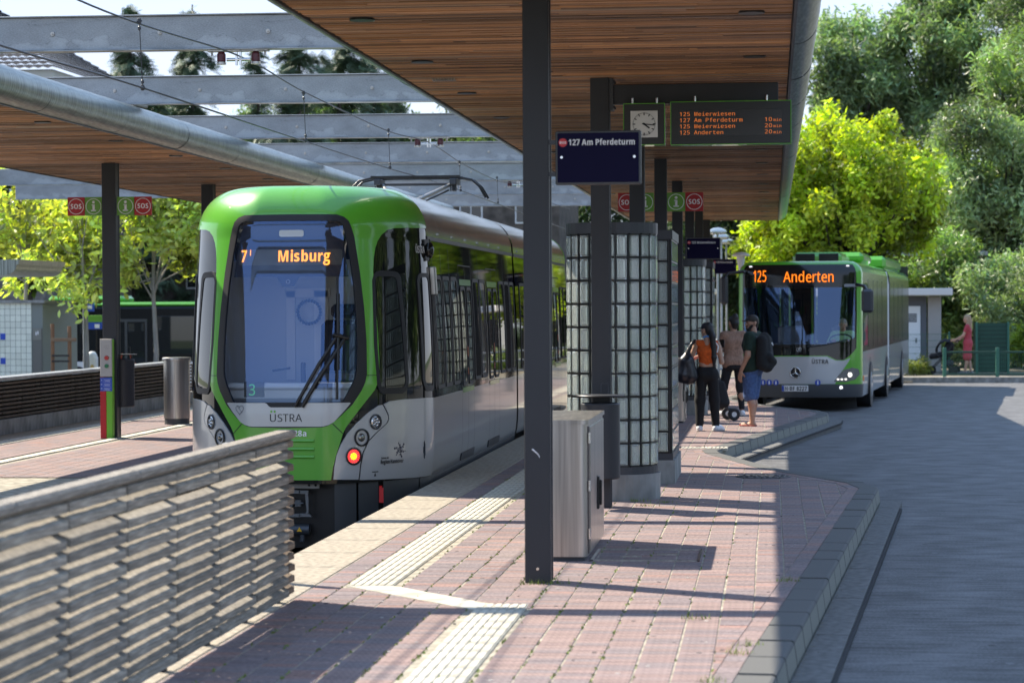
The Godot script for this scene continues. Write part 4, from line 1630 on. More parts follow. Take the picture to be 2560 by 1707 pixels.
	g.b(cf.origin + Vector3(-0.02, 0, 0), Vector3(0.06, 0.24, 0.07))
	part(t, "side_camera", g, M.black_gloss)
	g = Geo.new()
	var bf := t_frame(1.12, 2.20, 0.03)
	g.rbox(bf, Vector3(0.11, 0.32, 0.07), 0.012)
	part(t, "side_marker_box", g, M.steel)
	# emblem of dots with its line of writing, and a round badge
	g = Geo.new()
	for arm in 6:
		var a := arm * TAU / 6 + 0.3
		for j in 3:
			var rr := 0.028 + j * 0.024
			var o := t_frame(0.604 + cos(a + j * 0.25) * rr / 2.1, 0.375 + sin(a + j * 0.25) * rr, 0.0115)
			g.cyl(o.origin, o.origin + o.basis.z * 0.0025, 0.006 + 0.003 * (2 - j if arm % 2 else j), 0.006 + 0.003 * (2 - j if arm % 2 else j), 8)
	for arm in 6:
		var a := arm * TAU / 6 + 0.3
		var o1 := t_frame(0.604, 0.375, 0.0125).origin
		var o2 := t_frame(0.604 + cos(a + 0.5) * 0.076 / 2.1, 0.375 + sin(a + 0.5) * 0.076, 0.0125).origin
		g.cyl(o1, o2, 0.0022, 0.0022, 5)
	part(t, "dotted_emblem", g, mat(Color(0.015, 0.02, 0.06), 0.5))
	text(t, "Region Hannover", 0.042, M.text_dark, t_frame(0.485, 0.236, 0.0115), 0.335)
	text(t, "Partner der", 0.022, M.text_dark, t_frame(0.488, 0.288, 0.0115), 0.11, false)
	g = Geo.new()
	for j in 8:
		var o := t_frame(0.80 + 0.003 * j, 0.345, 0.0115)
		for k in 12:
			var a := k * TAU / 12
			if j % 2 == 0:
				g.cyl(o.origin + o.basis.y * 0.10 * sin(a) * cos((j - 3.5) * 0.35), o.origin + o.basis.y * 0.10 * sin(a + 0.5) * cos((j - 3.5) * 0.35), 0.0035, 0.0035, 4, false)
	part(t, "round_badge", g, mat(Color(0.05, 0.07, 0.10), 0.5))
	g = Geo.new()
	var mk := t_frame(0.457, 0.13, 0.0115)
	g.box(mk * T(Vector3(0, 0.028, 0)), Vector3(0.085, 0.010, 0.003))
	g.prism(V2([-0.017, -0.02, 0.017, -0.02, 0, 0.018]), mk, 0.002)
	part(t, "lifting_mark", g, M.text_dark)
	# skirts and running gear below the body
	var sk := func(h0: float, h1: float, ins: float) -> Callable:
		return func(u: float, w: float) -> Vector3:
			var q := tp(u, 0.20)
			var k := (1.35 - ins) / 1.35
			return Vector3(q.x * k, lerpf(h0, h1, w), q.z - ins * 0.6)
	for s in [1.0, -1.0]:
		for e in [[0.250, 0.366, 0.06, -0.66, 0.05], [0.376, 0.49, 0.05, -0.66, 0.045], [0.515, 0.79, 0.075, -0.60, 0.03], [0.80, 0.995, 0.07, -0.60, 0.03], [1.0, 4.4, 0.04, -0.55, 0.03], [4.42, 9.6, 0.04, -0.55, 0.03]]:
			g = Geo.new()
			var f: Callable = sk.call(e[2], e[3], e[4])
			var fs := func(u: float, w: float) -> Vector3: return f.call(s * u, w)
			g.surf(fs, e[0], e[1], 8, 0.0, 1.0, 2, s > 0)
			part(t, "skirt_panel", g, M.under)
	g = Geo.new()
	var rf: Callable = sk.call(0.0, -0.10, 0.04)
	g.quad(rf.call(0.494, 1.0), rf.call(0.511, 1.0), rf.call(0.511, 0.0), rf.call(0.494, 0.0))
	var q1: Vector3 = rf.call(0.495, 1.0)
	g.b(q1 + Vector3(0.02, 0.0, 0.0), Vector3(0.045, 0.16, 0.02))
	part(t, "red_reflector", g, mat(Color(0.65, 0.01, 0.015), 0.3))
	g = Geo.new()
	g.b(Vector3(0, -0.30, -0.62), Vector3(1.0, 0.72, 0.5))
	g.b(Vector3(0, -0.25, -10.3), Vector3(2.3, 0.5, 18.2))
	part(t, "underframe", g, M.black)
	for k in 3:
		for s in [-1.0, 1.0]:
			for ax in 2:
				g = Geo.new()
				var c := Vector3(s * 0.75, -0.46, [-2.6, -10.2, -17.8][k] - ax * 1.8)
				g.cyl(c - Vector3(0.06, 0, 0), c + Vector3(0.06, 0, 0), 0.33, 0.33, 20)
				part(t, "wheel", g, M.dark_metal)
	# coupler: mounting plate, frame with its opening, hydraulic cylinder
	g = Geo.new()
	g.rbox(T(Vector3(0.02, 0.03, -0.10)), Vector3(0.62, 0.075, 0.03), 0.006)
	part(t, "coupler_plate", g, mat(Color(0.22, 0.21, 0.19), 0.5, 0.4))
	g = Geo.new()
	for s in [-1.0, 1.0]:
		for k in 2:
			g.cyl(Vector3(s * 0.20 + 0.02, 0.03, -0.09), Vector3(s * 0.20 + 0.02, 0.03, -0.075), 0.014, 0.012, 8)
			g.cyl(Vector3(s * 0.27 + 0.02, 0.03, -0.09), Vector3(s * 0.27 + 0.02, 0.03, -0.075), 0.014, 0.012, 8)
	part(t, "bolts", g, M.dark_metal)
	g = Geo.new()
	for s in [-1.0, 1.0]:
		g.prism(V2([s * 0.10, -0.03, s * 0.20, -0.03, s * 0.20, -0.27, s * 0.235, -0.31, s * 0.10, -0.31, s * 0.10, -0.275, s * 0.165, -0.275, s * 0.18, -0.25, s * 0.17, -0.15, s * 0.165, -0.065, s * 0.10, -0.065]), T(Vector3(0, 0, -0.14)), 0.04)
	g.b(Vector3(0, -0.045, -0.16), Vector3(0.22, 0.036, 0.04))
	g.b(Vector3(0, -0.295, -0.16), Vector3(0.22, 0.036, 0.04))
	for s in [-1.0, 1.0]:
		for y in [-0.075, -0.265]:
			g.cyl(Vector3(s * 0.188, y, -0.14), Vector3(s * 0.188, y, -0.125), 0.012, 0.010, 8)
	part(t, "coupler_frame", g, mat(Color(0.16, 0.165, 0.17), 0.45, 0.5))
	g = Geo.new()
	g.cyl(Vector3(0, -0.17, -0.5), Vector3(0, -0.17, -0.12), 0.05, 0.04, 12)
	g.b(Vector3(0.09, -0.165, -0.13), Vector3(0.06, 0.07, 0.03))
	g.cyl(Vector3(0.0, -0.165, -0.125), Vector3(0.15, -0.165, -0.125), 0.012, 0.012, 8)
	part(t, "coupler_rod", g, mat(Color(0.10, 0.105, 0.11), 0.4, 0.5))
	g = Geo.new()
	g.cyl(Vector3(-0.2, -0.45, -0.2), Vector3(0.20, -0.45, -0.2), 0.058, 0.058, 16)
	g.rbox(T(Vector3(0.12, -0.54, -0.2)), Vector3(0.05, 0.09, 0.03), 0.01)
	var hy := part(t, "damper", g, mat(Color(0.06, 0.068, 0.08), 0.4, 0.3))
	g = Geo.new()
	g.prism(V2([-0.028, -0.022, 0.028, -0.022, 0, 0.027]), T(Vector3(0.10, -0.445, -0.139)), 0.003)
	part(hy, "warning_triangle", g, mat(Color(0.75, 0.42, 0.01), 0.5))
	# pantograph
	var pg := Geo.new()
	var zc := -9.3
	var y0 := 3.24
	var yh := 3.78
	for e in [-0.16, 0.16]:
		var ps := PackedVector3Array()
		for p in [[-1.02, -0.30], [-0.93, -0.14], [-0.82, -0.04], [-0.65, -0.005], [-0.3, 0.0], [0.0, 0.0], [0.3, 0.0], [0.65, -0.005], [0.82, -0.04], [0.93, -0.14], [1.02, -0.30]]:
			ps.append(Vector3(p[0], yh + p[1], zc + e))
		pg.tube(ps, 0.018, 7)
		pg.b(Vector3(0, yh + 0.012, zc + e), Vector3(1.3, 0.03, 0.05))
	var pa := part(t, "pantograph", pg, M.black)
	pg = Geo.new()
	for s in [-0.55, 0.55]:
		pg.rbox(T(Vector3(s, yh - 0.06, zc)), Vector3(0.10, 0.09, 0.40), 0.01)
		pg.rbox(T(Vector3(s, yh - 0.15, zc + 0.05)), Vector3(0.06, 0.10, 0.12), 0.01)
		for j in 3:
			pg.cyl(Vector3(s - 0.04 + j * 0.035, yh - 0.20, zc + 0.14), Vector3(s - 0.04 + j * 0.035, yh - 0.12, zc + 0.14), 0.010, 0.010, 6)
	pg.cyl(Vector3(-0.55, yh - 0.09, zc), Vector3(0.55, yh - 0.09, zc), 0.022, 0.022, 8)
	part(pa, "head_carrier", pg, M.dark_metal)
	pg = Geo.new()
	pg.cyl(Vector3(0.50, yh - 0.10, zc + 0.05), Vector3(0.12, y0 + 0.13, zc + 1.25), 0.026, 0.034, 10)
	pg.cyl(Vector3(-0.50, yh - 0.10, zc + 0.05), Vector3(-0.12, y0 + 0.13, zc + 1.25), 0.026, 0.034, 10)
	pg.cyl(Vector3(0.0, y0 + 0.10, zc + 1.3), Vector3(0.0, y0 + 0.06, zc - 0.3), 0.05, 0.06, 10)
	part(pa, "arm", pg, mat(Color(0.30, 0.29, 0.27), 0.4, 0.6))
	pg = Geo.new()
	pg.cyl(Vector3(0.46, yh - 0.18, zc), Vector3(0.0, y0 + 0.07, zc + 0.75), 0.014, 0.014, 8)
	pg.cyl(Vector3(-0.46, yh - 0.18, zc), Vector3(0.0, y0 + 0.07, zc + 0.75), 0.014, 0.014, 8)
	for s in [-0.45, 0.45]:
		pg.cyl(Vector3(s, y0 - 0.02, zc - 0.3), Vector3(s, y0 + 0.10, zc - 0.3), 0.05, 0.05, 10)
		pg.cyl(Vector3(s, y0 - 0.02, zc + 0.9), Vector3(s, y0 + 0.10, zc + 0.9), 0.05, 0.05, 10)
	pg.b(Vector3(0, y0 + 0.08, zc - 0.3), Vector3(1.0, 0.05, 0.06))
	pg.b(Vector3(0, y0 + 0.08, zc + 0.9), Vector3(1.0, 0.05, 0.06))
	part(pa, "base_frame", pg, M.dark_metal)
	# roof boxes along the middle
	for k in 3:
		g = Geo.new()
		g.rbox(T(Vector3(0, 3.20, [-4.2, -13.5, -16.5][k])), Vector3(1.3, 0.12, 2.2), 0.05)
		part(t, "roof_box", g, M.roof_silver)


func glass_block(sx: float, sy: float, sz: float) -> Mesh:  # hollow: outer shell and, turned inwards, the cavity
	var g := Geo.new()
	g.rbox(Transform3D(), Vector3(sx, sy, sz), 0.008)
	var q := Geo.new()
	q.rbox(Transform3D(), Vector3(sx - 0.022, sy - 0.022, sz - 0.022), 0.010)
	var base := g.v.size()
	for k in q.v.size():
		# ripples pressed into the inner faces
		var w := 0.0016 * sin(q.v[k].y * 60.0)
		g.vert(q.v[k] + q.n[k] * w, -q.n[k])
	for k in range(0, q.ix.size(), 3):
		g.ix.append_array(PackedInt32Array([base + q.ix[k], base + q.ix[k + 2], base + q.ix[k + 1]]))
	return g.mesh()


func shelters() -> void:
	M.glass = mat(Color(0.90, 0.97, 0.93, 0.22), 0.05, 0.0)
	M.glass.transparency = BaseMaterial3D.TRANSPARENCY_ALPHA
	M.glass.refraction_enabled = true
	M.glass.refraction_scale = 0.05
	var rows := 10
	var pitch := 0.228
	var y0 := 0.335
	# rounded screen
	var t := thing("glass_block_screen", "near rounded glass block screen on a concrete plinth, right behind the grey litter bin", "screen", Vector3(-1.585, 0, -23.42), 0.0, "glass block screens of the shelters")
	var r := 0.415
	var nb := 13
	var a0 := deg_to_rad(-22.0)
	var da := deg_to_rad(224.0) / nb
	var blk := glass_block(0.096, pitch - 0.022, 0.075)
	for i in nb:
		var a := a0 + (i + 0.5) * da
		for j in rows:
			var o := Vector3(cos(a) * r, y0 + (j + 0.5) * pitch, sin(a) * r)
			part(t, "glass_block", blk, M.glass, Transform3D(lean_to(Vector3(cos(a), 0, sin(a))), o))
	var g := Geo.new()
	for i in nb + 1:
		var a := a0 + i * da
		g.box(Transform3D(lean_to(Vector3(cos(a), 0, sin(a))), Vector3(cos(a) * r, y0 + rows * pitch / 2, sin(a) * r)), Vector3(0.012, rows * pitch, 0.066))
	for j in rows + 1:
		for i in nb:
			var a := a0 + (i + 0.5) * da
			g.box(Transform3D(lean_to(Vector3(cos(a), 0, sin(a))), Vector3(cos(a) * r, y0 + j * pitch, sin(a) * r)), Vector3(0.112, 0.018, 0.068))
	part(t, "joint_grid", g, M.black)
	var arc := func(ri: float, ro: float, h0: float, h1: float) -> Geo:
		var q := Geo.new()
		var pl := PackedVector2Array()
		for k in 25:
			var a := a0 - 0.03 + (deg_to_rad(224.0) + 0.06) * k / 24.0
			pl.append(Vector2(cos(a), sin(a)) * ro)
		for k in 25:
			var a := a0 - 0.03 + (deg_to_rad(224.0) + 0.06) * (24 - k) / 24.0
			pl.append(Vector2(cos(a), sin(a)) * ri)
		slab_prism(q, pl, h1, h1 - h0)
		return q
	part(t, "top_band", arc.call(r - 0.045, r + 0.045, y0 + rows * pitch + 0.008, y0 + rows * pitch + 0.115), M.dark_metal)
	part(t, "bottom_band", arc.call(r - 0.042, r + 0.042, 0.255, y0 - 0.008), M.dark_metal)
	part(t, "plinth", arc.call(r - 0.07, r + 0.062, -0.01, 0.255), M.concrete)
	# angled screen behind it
	var t2 := thing("glass_block_screen", "near right angled glass block screen, just behind the rounded one", "screen", Vector3(-1.10, 0, -25.26), 0.0, "glass block screens of the shelters")
	var cells: Array = []
	for i in 7:
		cells.append([Vector3(-0.06 - i * 0.122, 0, 0), 0.0])
	for i in 13:
		cells.append([Vector3(0.0, 0, -0.10 - i * 0.122), PI / 2])
	for c in cells:
		for j in rows:
			part(t2, "glass_block", blk, M.glass, Transform3D(Basis(Vector3.UP, c[1]), c[0] + Vector3(0, y0 + (j + 0.5) * pitch, 0)))
	g = Geo.new()
	for j in rows + 1:
		g.b(Vector3(-0.43, y0 + j * pitch, 0), Vector3(0.87, 0.018, 0.066))
		g.b(Vector3(0, y0 + j * pitch, -0.83), Vector3(0.066, 0.018, 1.60))
	for i in 8:
		g.b(Vector3(-0.001 - i * 0.122, y0 + rows * pitch / 2, 0), Vector3(0.012, rows * pitch, 0.064))
	for i in 14:
		g.b(Vector3(0.0, y0 + rows * pitch / 2, -0.039 - i * 0.122), Vector3(0.064, rows * pitch, 0.010))
	part(t2, "joint_grid", g, M.black)
	for e in [[y0 + rows * pitch + 0.009, y0 + rows * pitch + 0.105, 0.09, M.dark_metal, "top_band"], [0.255, y0 - 0.009, 0.084, M.dark_metal, "bottom_band"], [-0.01, 0.255, 0.125, M.concrete, "plinth"]]:
		g = Geo.new()
		var w: float = e[2]
		slab_prism(g, V2([w / 2, w / 2, w / 2, -1.67, -w / 2, -1.67, -w / 2, -w / 2, -0.88, -w / 2, -0.88, w / 2]), e[1], e[1] - e[0])
		part(t2, e[4], g, e[3])
	# the same pair three bays on
	for k in 2:
		var c: Node3D = ([t, t2][k]).duplicate()
		c.name = numbered("glass_block_screen")
		add_child(c)
		c.position.z -= 18.3
		c.position.x -= 0.02
		tag(c, ["far rounded glass block screen, behind the waiting woman in orange", "far right angled glass block screen, just left of the bus"][k], "screen", "glass block screens of the shelters")
	# tall steel bench-back posts between the screens
	var dk := thing("ticket_cabinet", "slim stainless steel cabinet standing beside the waiting woman with the black bag", "cabinet", Vector3(-1.62, 0, -38.7))
	steel_cabinet(dk, 0.40, 0.55, 1.06)


func steel_cabinet(t: Node3D, w: float, d: float, h: float) -> void:  # rounded towards the viewer, doors on the right side
	var g := Geo.new()
	var pl := PackedVector2Array()
	var rr := minf(0.13, w * 0.3)
	for p in rrect(-w / 2, -d / 2, w / 2, d / 2, 0.02, 3):
		pl.append(p)
	# front corners round, back corners tight (y of this plan is +z, towards the viewer)
	pl = PackedVector2Array()
	for q in [[-w / 2 + rr, PI / 2, PI], [w / 2 - 0.05, 0.0, PI / 2]]:
		var r2: float = rr if q[0] < 0 else 0.05
		for i in 7:
			var a: float = lerpf(q[2], q[1], i / 6.0)
			pl.append(Vector2(q[0] + cos(a) * r2, d / 2 - r2 + sin(a) * r2))
	pl.append(Vector2(w / 2, -d / 2)); pl.append(Vector2(-w / 2, -d / 2))
	var base := g.v.size()
	# smooth skin round the plan
	var m := pl.size()
	for k in m:
		var a := pl[k]
		var b := pl[(k + 1) % m]
		var na := Vector3.ZERO
		var nb := Vector3.ZERO
		var e0 := (pl[k] - pl[(k + m - 1) % m]).normalized()
		var e1 := (b - a).normalized()
		var e2 := (pl[(k + 2) % m] - b).normalized()
		var n1 := Vector2(-e1.y, e1.x)
		var n0 := Vector2(-e0.y, e0.x)
		var n2 := Vector2(-e2.y, e2.x)
		var va := n1 + n0 if n1.dot(n0) > 0.8 else n1
		var vb := n1 + n2 if n1.dot(n2) > 0.8 else n1
		na = Vector3(va.x, 0, va.y).normalized()
		nb = Vector3(vb.x, 0, vb.y).normalized()
		var i := g.vert(Vector3(a.x, 0.03, a.y), na)
		g.vert(Vector3(b.x, 0.03, b.y), nb)
		g.vert(Vector3(b.x, h - 0.03, b.y), nb)
		g.vert(Vector3(a.x, h - 0.03, a.y), na)
		g.ix.append_array(PackedInt32Array([i, i + 2, i + 1, i, i + 3, i + 2]))
	part(t, "casing", g, M.steel)
	g = Geo.new()
	var lid := PackedVector2Array()
	for p in pl:
		lid.append(p * 1.0 + Vector2(signf(p.x), signf(p.y)) * 0.014)
	slab_prism(g, lid, h, 0.032)
	part(t, "lid", g, M.steel)
	g = Geo.new()
	g.b(Vector3(0, 0.015, 0), Vector3(w - 0.04, 0.032, d - 0.04))
	part(t, "plinth", g, M.dark_metal)
	var x := w / 2
	g = Geo.new()
	g.b(Vector3(x + 0.004, h / 2, d / 2 - 0.09), Vector3(0.012, h - 0.10, 0.05))
	part(t, "door_post", g, mat(Color(0.10, 0.09, 0.085), 0.5, 0.5))
	g = Geo.new()
	g.rbox(T(Vector3(x + 0.004, h / 2, -0.09)), Vector3(0.014, h - 0.12, d - 0.26), 0.003)
	var door := part(t, "door", g, M.steel)
	g = Geo.new()
	g.rbox(T(Vector3(x + 0.018, h * 0.42, -0.10)), Vector3(0.02, 0.26, 0.10), 0.008)
	g.rbox(T(Vector3(x + 0.036, h * 0.42, -0.10)), Vector3(0.02, 0.20, 0.04), 0.008)
	part(door, "handle", g, M.black)
	for k in 3:
		g = Geo.new()
		g.cyl(Vector3(x + 0.014, 0.16 + k * 0.36, d / 2 - 0.055), Vector3(x + 0.014, 0.24 + k * 0.36, d / 2 - 0.055), 0.012, 0.012, 8)
		part(t, "hinge", g, M.chrome)


func sos_plate(at: Vector3, side: int, label: String) -> void:
	# two square plates beside a column: green i next to it, red SOS outside
	var t := thing("emergency_sign", label, "sign", at, 0.0, "SOS and information plates")
	var s := 0.265
	for k in 2:
		var cx: float = side * (s * (k + 0.5))
		var g := Geo.new()
		g.rbox(T(Vector3(cx, 0, 0)), Vector3(s - 0.003, s + 0.01, 0.03), 0.003)
		var pn := part(t, "plate", g, M.sign_green if k == 0 else M.sign_red)
		g = Geo.new()
		var tor := PackedVector3Array()
		for j in 29:
			tor.append(Vector3(cx + cos(j * TAU / 28) * 0.113, sin(j * TAU / 28) * 0.113, 0.0155))
		g.tube(tor, 0.0055, 5)
		part(pn, "ring", g, M.text_white)
		if k == 0:
			g = Geo.new()
			g.ball(Vector3(cx, 0.062, 0.016), Vector3(0.022, 0.022, 0.003), 12, 4)
			g.b(Vector3(cx + 0.002, -0.018, 0.0165), Vector3(0.034, 0.092, 0.003))
			g.b(Vector3(cx - 0.012, 0.020, 0.0165), Vector3(0.03, 0.018, 0.003))
			g.b(Vector3(cx, -0.063, 0.0165), Vector3(0.078, 0.018, 0.003))
			part(pn, "information_symbol", g, M.text_white)
		else:
			text(pn, "SOS", 0.072, M.text_white, T(Vector3(cx, -0.036, 0.016)), 0.165, true, "lettering", true)


func stop_sign(at: Vector3, words: String, label: String, wide: float) -> void:
	var t := thing("stop_sign", label, "sign", at, 0.0, "dark blue bus stop signs")
	var g := Geo.new()
	g.rbox(T(Vector3(0.295, 0.185, -0.03)), Vector3(0.59, 0.37, 0.06), 0.008)
	part(t, "case", g, mat(Color(0.07, 0.075, 0.08), 0.4, 0.3))
	g = Geo.new()
	g.rbox(T(Vector3(0.295, 0.185, 0.003)), Vector3(0.56, 0.34, 0.012), 0.004)
	var f := part(t, "face", g, M.navy)
	text(f, words, 0.040, M.text_white, T(Vector3(0.093, 0.270, 0.0095)), wide)
	g = Geo.new()
	g.cyl(Vector3(0.054, 0.289, 0.008), Vector3(0.054, 0.289, 0.0115), 0.029, 0.029, 24)
	var b := part(f, "red_disc", g, mat(Color(0.55, 0.02, 0.03), 0.4))
	text(t, "BUS", 0.016, M.text_white, T(Vector3(0.054, 0.281, 0.0125)), 0.044, true, "disc_lettering", true)
	g = Geo.new()
	for x in [0.045, 0.545]:
		g.cyl(Vector3(x, 0.188, 0.008), Vector3(x, 0.188, 0.020), 0.011, 0.009, 12)
	part(f, "screws", g, M.chrome)
	g = Geo.new()
	for y in [0.075, 0.295]:
		g.b(Vector3(-0.022, y, -0.03), Vector3(0.05, 0.03, 0.04))
	part(t, "bracket", g, M.dark_metal)


func furniture() -> void:
	var t := thing("service_cabinet", "big stainless steel service cabinet with black door handle, behind the nearest column", "cabinet", Vector3(-1.60, 0, -18.36))
	steel_cabinet(t, 0.44, 1.66, 1.055)
	stop_sign(Vector3(-1.475, 2.74, -16.10), "127 Am Pferdeturm", "dark blue 127 Am Pferdeturm stop sign on the nearest column", 0.455)
	stop_sign(Vector3(-1.46, 2.71, -40.50), "125 Meierwiesen", "dark blue 125 Meierwiesen stop sign above the glass block screen", 0.41)
	stop_sign(Vector3(-1.46, 2.71, -58.78), "123 Peiner Straße", "small dark blue stop sign farthest away, left of the bus's mirror", 0.41)
	sos_plate(Vector3(-1.515, 3.43, -34.42), 1, "green i and red SOS plates on the right of the fourth column, right platform")
	sos_plate(Vector3(-1.705, 3.43, -34.42), -1, "red SOS and green i plates half hidden behind the third column, right platform")
	sos_plate(Vector3(-9.63, 3.43, -33.95), 1, "green i and red SOS plates on the right of the left platform's column")
	sos_plate(Vector3(-9.85, 3.43, -33.95), -1, "red SOS and green i plates on the left of the left platform's column")
	# arm with the clock and the departure board
	t = thing("sign_arm", "dark steel arm reaching right from the second column, holding clock and board", "bracket", Vector3(-1.52, 3.91, -22.3))
	var g := Geo.new()
	g.rbox(T(Vector3(0.80, 0, 0)), Vector3(1.58, 0.185, 0.14), 0.006)
	part(t, "beam", g, M.column)
	g = Geo.new()
	g.b(Vector3(0.02, 0.0, 0), Vector3(0.035, 0.30, 0.20))
	for y in [-0.12, 0.12]:
		for z in [-0.06, 0.06]:
			g.cyl(Vector3(0.03, y, z), Vector3(0.055, y, z), 0.014, 0.012, 6)
	part(t, "end_plate", g, M.dark_metal)
	for k in 2:
		var w: float = [0.385, 1.12][k]
		var h: float = [0.385, 0.40][k]
		var c: Vector3 = [Vector3(-1.185, 3.615, -22.2), Vector3(-0.375, 3.618, -22.2)][k]
		var o := thing(["platform_clock", "departure_board"][k], ["square white faced clock hanging under the steel arm, showing about quarter past four", "black departure board with orange lines of bus times and thin green edge"][k], ["clock", "display"][k], c)
		g = Geo.new()
		g.rbox(Transform3D(), Vector3(w, h, 0.20), 0.006)
		part(o, "case", g, mat(Color(0.016, 0.018, 0.018), 0.35))
		g = Geo.new()
		for e in [[0, h / 2, w, 0.004], [0, -h / 2, w, 0.004], [w / 2, 0, 0.004, h], [-w / 2, 0, 0.004, h]]:
			g.rbox(T(Vector3(e[0], e[1], 0.0)), Vector3(e[2] + 0.003, e[3] + 0.003, 0.212), 0.002)
		part(o, "green_edge", g, M.green)
		for x in [-w * 0.3, w * 0.3]:
			g = Geo.new()
			g.cyl(Vector3(x, h / 2 - 0.01, 0), Vector3(x, h / 2 + 0.06, 0), 0.014, 0.014, 8)
			part(o, "hanger", g, M.chrome)
		if k == 0:
			g = Geo.new()
			g.rbox(T(Vector3(0.0, 0.0, 0.1015)), Vector3(0.255, 0.25, 0.006), 0.002)
			var fc := part(o, "face", g, mat(Color(0.62, 0.63, 0.60), 0.4))
			g = Geo.new()
			for j in 60:
				var a := j * TAU / 60.0
				var big := j % 5 == 0
				var r0 := 0.082 if big else 0.098
				g.box(Transform3D(Basis(Vector3.BACK, a), Vector3(-sin(a) * (r0 + 0.108) / 2, cos(a) * (r0 + 0.108) / 2, 0.106)), Vector3(0.009 if big else 0.0035, 0.108 - r0, 0.002))
			part(fc, "ticks", g, M.text_dark)
			g = Geo.new()
			for e in [[-deg_to_rad(97.0), 0.098, 0.009], [-deg_to_rad(128.0), 0.064, 0.013]]:
				var a: float = e[0]
				g.box(Transform3D(Basis(Vector3.BACK, a), Vector3(-sin(a), cos(a), 0) * float(e[1]) * 0.40 + Vector3(0, 0, 0.109)), Vector3(e[2], float(e[1]) * 1.2, 0.003))
			g.cyl(Vector3(0, 0, 0.106), Vector3(0, 0, 0.112), 0.010, 0.010, 12)
			part(fc, "hands", g, M.text_dark)
		else:
			g = Geo.new()
			g.rbox(T(Vector3(0.0, 0.0, 0.1010)), Vector3(0.96, 0.245, 0.004), 0.001)
			var fc := part(o, "screen", g, mat(Color(0.022, 0.024, 0.024), 0.25))
			var rowsw := ["125 Meierwiesen", "127 Am Pferdeturm", "125 Meierwiesen", "125 Anderten"]
			var ws := [0.515, 0.585, 0.515, 0.405]
			for j in 4:
				text(fc, rowsw[j], 0.036, M.led_dim, T(Vector3(-0.475, 0.066 - j * 0.0575, 0.1035)), ws[j], false, "lettering", false, true)
				if j:
					text(fc, ["", "10", "20", "20"][j], 0.036, M.led_dim, T(Vector3(0.318, 0.066 - j * 0.0575, 0.1035)), 0.066, false, "lettering", false, true)
					text(fc, "min", 0.026, M.led_dim, T(Vector3(0.398, 0.066 - j * 0.0575, 0.1035)), 0.072, false, "lettering", false, true)
	# litter bins on columns
	for k in 2:
		var o := thing("litter_bin", ["dark grey round litter bin with flat lid fixed to the second column", "dark grey litter bin behind the emergency call column on the left platform"][k], "bin", [Vector3(-1.605, 0.29, -22.02), Vector3(-9.62, 0.45, -34.22)][k])
		g = Geo.new()
		var r := 0.185 if k == 0 else 0.16
		g.lathe(V2([0.0, 0.0, r - 0.01, 0.0, r, 0.012, r, 0.70, r - 0.008, 0.712]), Transform3D(), 28)
		g.lathe(V2([r - 0.01, 0.70, r - 0.012, 0.60, 0.0, 0.60]), Transform3D(), 28)
		part(o, "drum", g, M.column)
		g = Geo.new()
		g.lathe(V2([0.0, 0.775, r + 0.035, 0.775, r + 0.04, 0.781, r + 0.035, 0.787, 0.0, 0.789]), Transform3D(), 28)
		part(o, "lid", g, M.dark_metal)
		g = Geo.new()
		for s in [-1.0, 1.0]:
			g.b(Vector3(s * 0.10, 0.745, -0.08), Vector3(0.012, 0.09, 0.03))
		g.b(Vector3(0, 0.84, -0.10), Vector3(0.006, 0.10, 0.006)); g.b(Vector3(0.07, 0.84, -0.10), Vector3(0.006, 0.10, 0.006)); g.b(Vector3(0.035, 0.89, -0.10), Vector3(0.076, 0.006, 0.006))
		part(o, "bracket", g, M.dark_metal)
	# emergency call post on the left column
	t = thing("emergency_call_box", "emergency call box with steel top, red and green stripes and blue notice", "call box", Vector3(-9.76, 0, -33.82))
	g = Geo.new()
	g.rbox(T(Vector3(0, 1.19, 0)), Vector3(0.185, 0.56, 0.12), 0.008)
	part(t, "steel_panel", g, mat(Color(0.36, 0.35, 0.34), 0.4, 0.4))
	for s in 2:
		g = Geo.new()
		g.rbox(T(Vector3(-0.046 + s * 0.092, 0.45, 0)), Vector3(0.0905, 0.90, 0.115), 0.004)
		part(t, "stripe", g, mat(Color(0.40, 0.004, 0.008), 0.45) if s == 0 else mat(Color(0.13, 0.40, 0.02), 0.45))
	g = Geo.new()
	g.b(Vector3(0.0955, 0.75, 0.01), Vector3(0.006, 1.42, 0.08))
	part(t, "edge_strip", g, mat(Color(0.17, 0.40, 0.03), 0.4))
	g = Geo.new()
	g.cyl(Vector3(0.01, 1.19, 0.06), Vector3(0.01, 1.19, 0.085), 0.034, 0.030, 18)
	part(t, "red_button", g, mat(Color(0.45, 0.02, 0.015), 0.35))
	g = Geo.new()
	g.cyl(Vector3(0.01, 1.07, 0.06), Vector3(0.01, 1.07, 0.078), 0.032, 0.030, 18)
	part(t, "green_button", g, mat(Color(0.01, 0.16, 0.06), 0.35))
	g = Geo.new()
	for j in 19:
		var a := j * 2.4
		g.cyl(Vector3(0.01 + cos(a) * 0.009 * sqrt(j), 1.35 + sin(a) * 0.009 * sqrt(j), 0.06), Vector3(0.01 + cos(a) * 0.009 * sqrt(j), 1.35 + sin(a) * 0.009 * sqrt(j), 0.062), 0.003, 0.003, 6)
	part(t, "speaker", g, M.dark_metal)
	g = Geo.new()
	g.b(Vector3(0, 0.80, 0.060), Vector3(0.18, 0.20, 0.003))
	part(t, "notice", g, M.sign_blue)
	g = Geo.new()
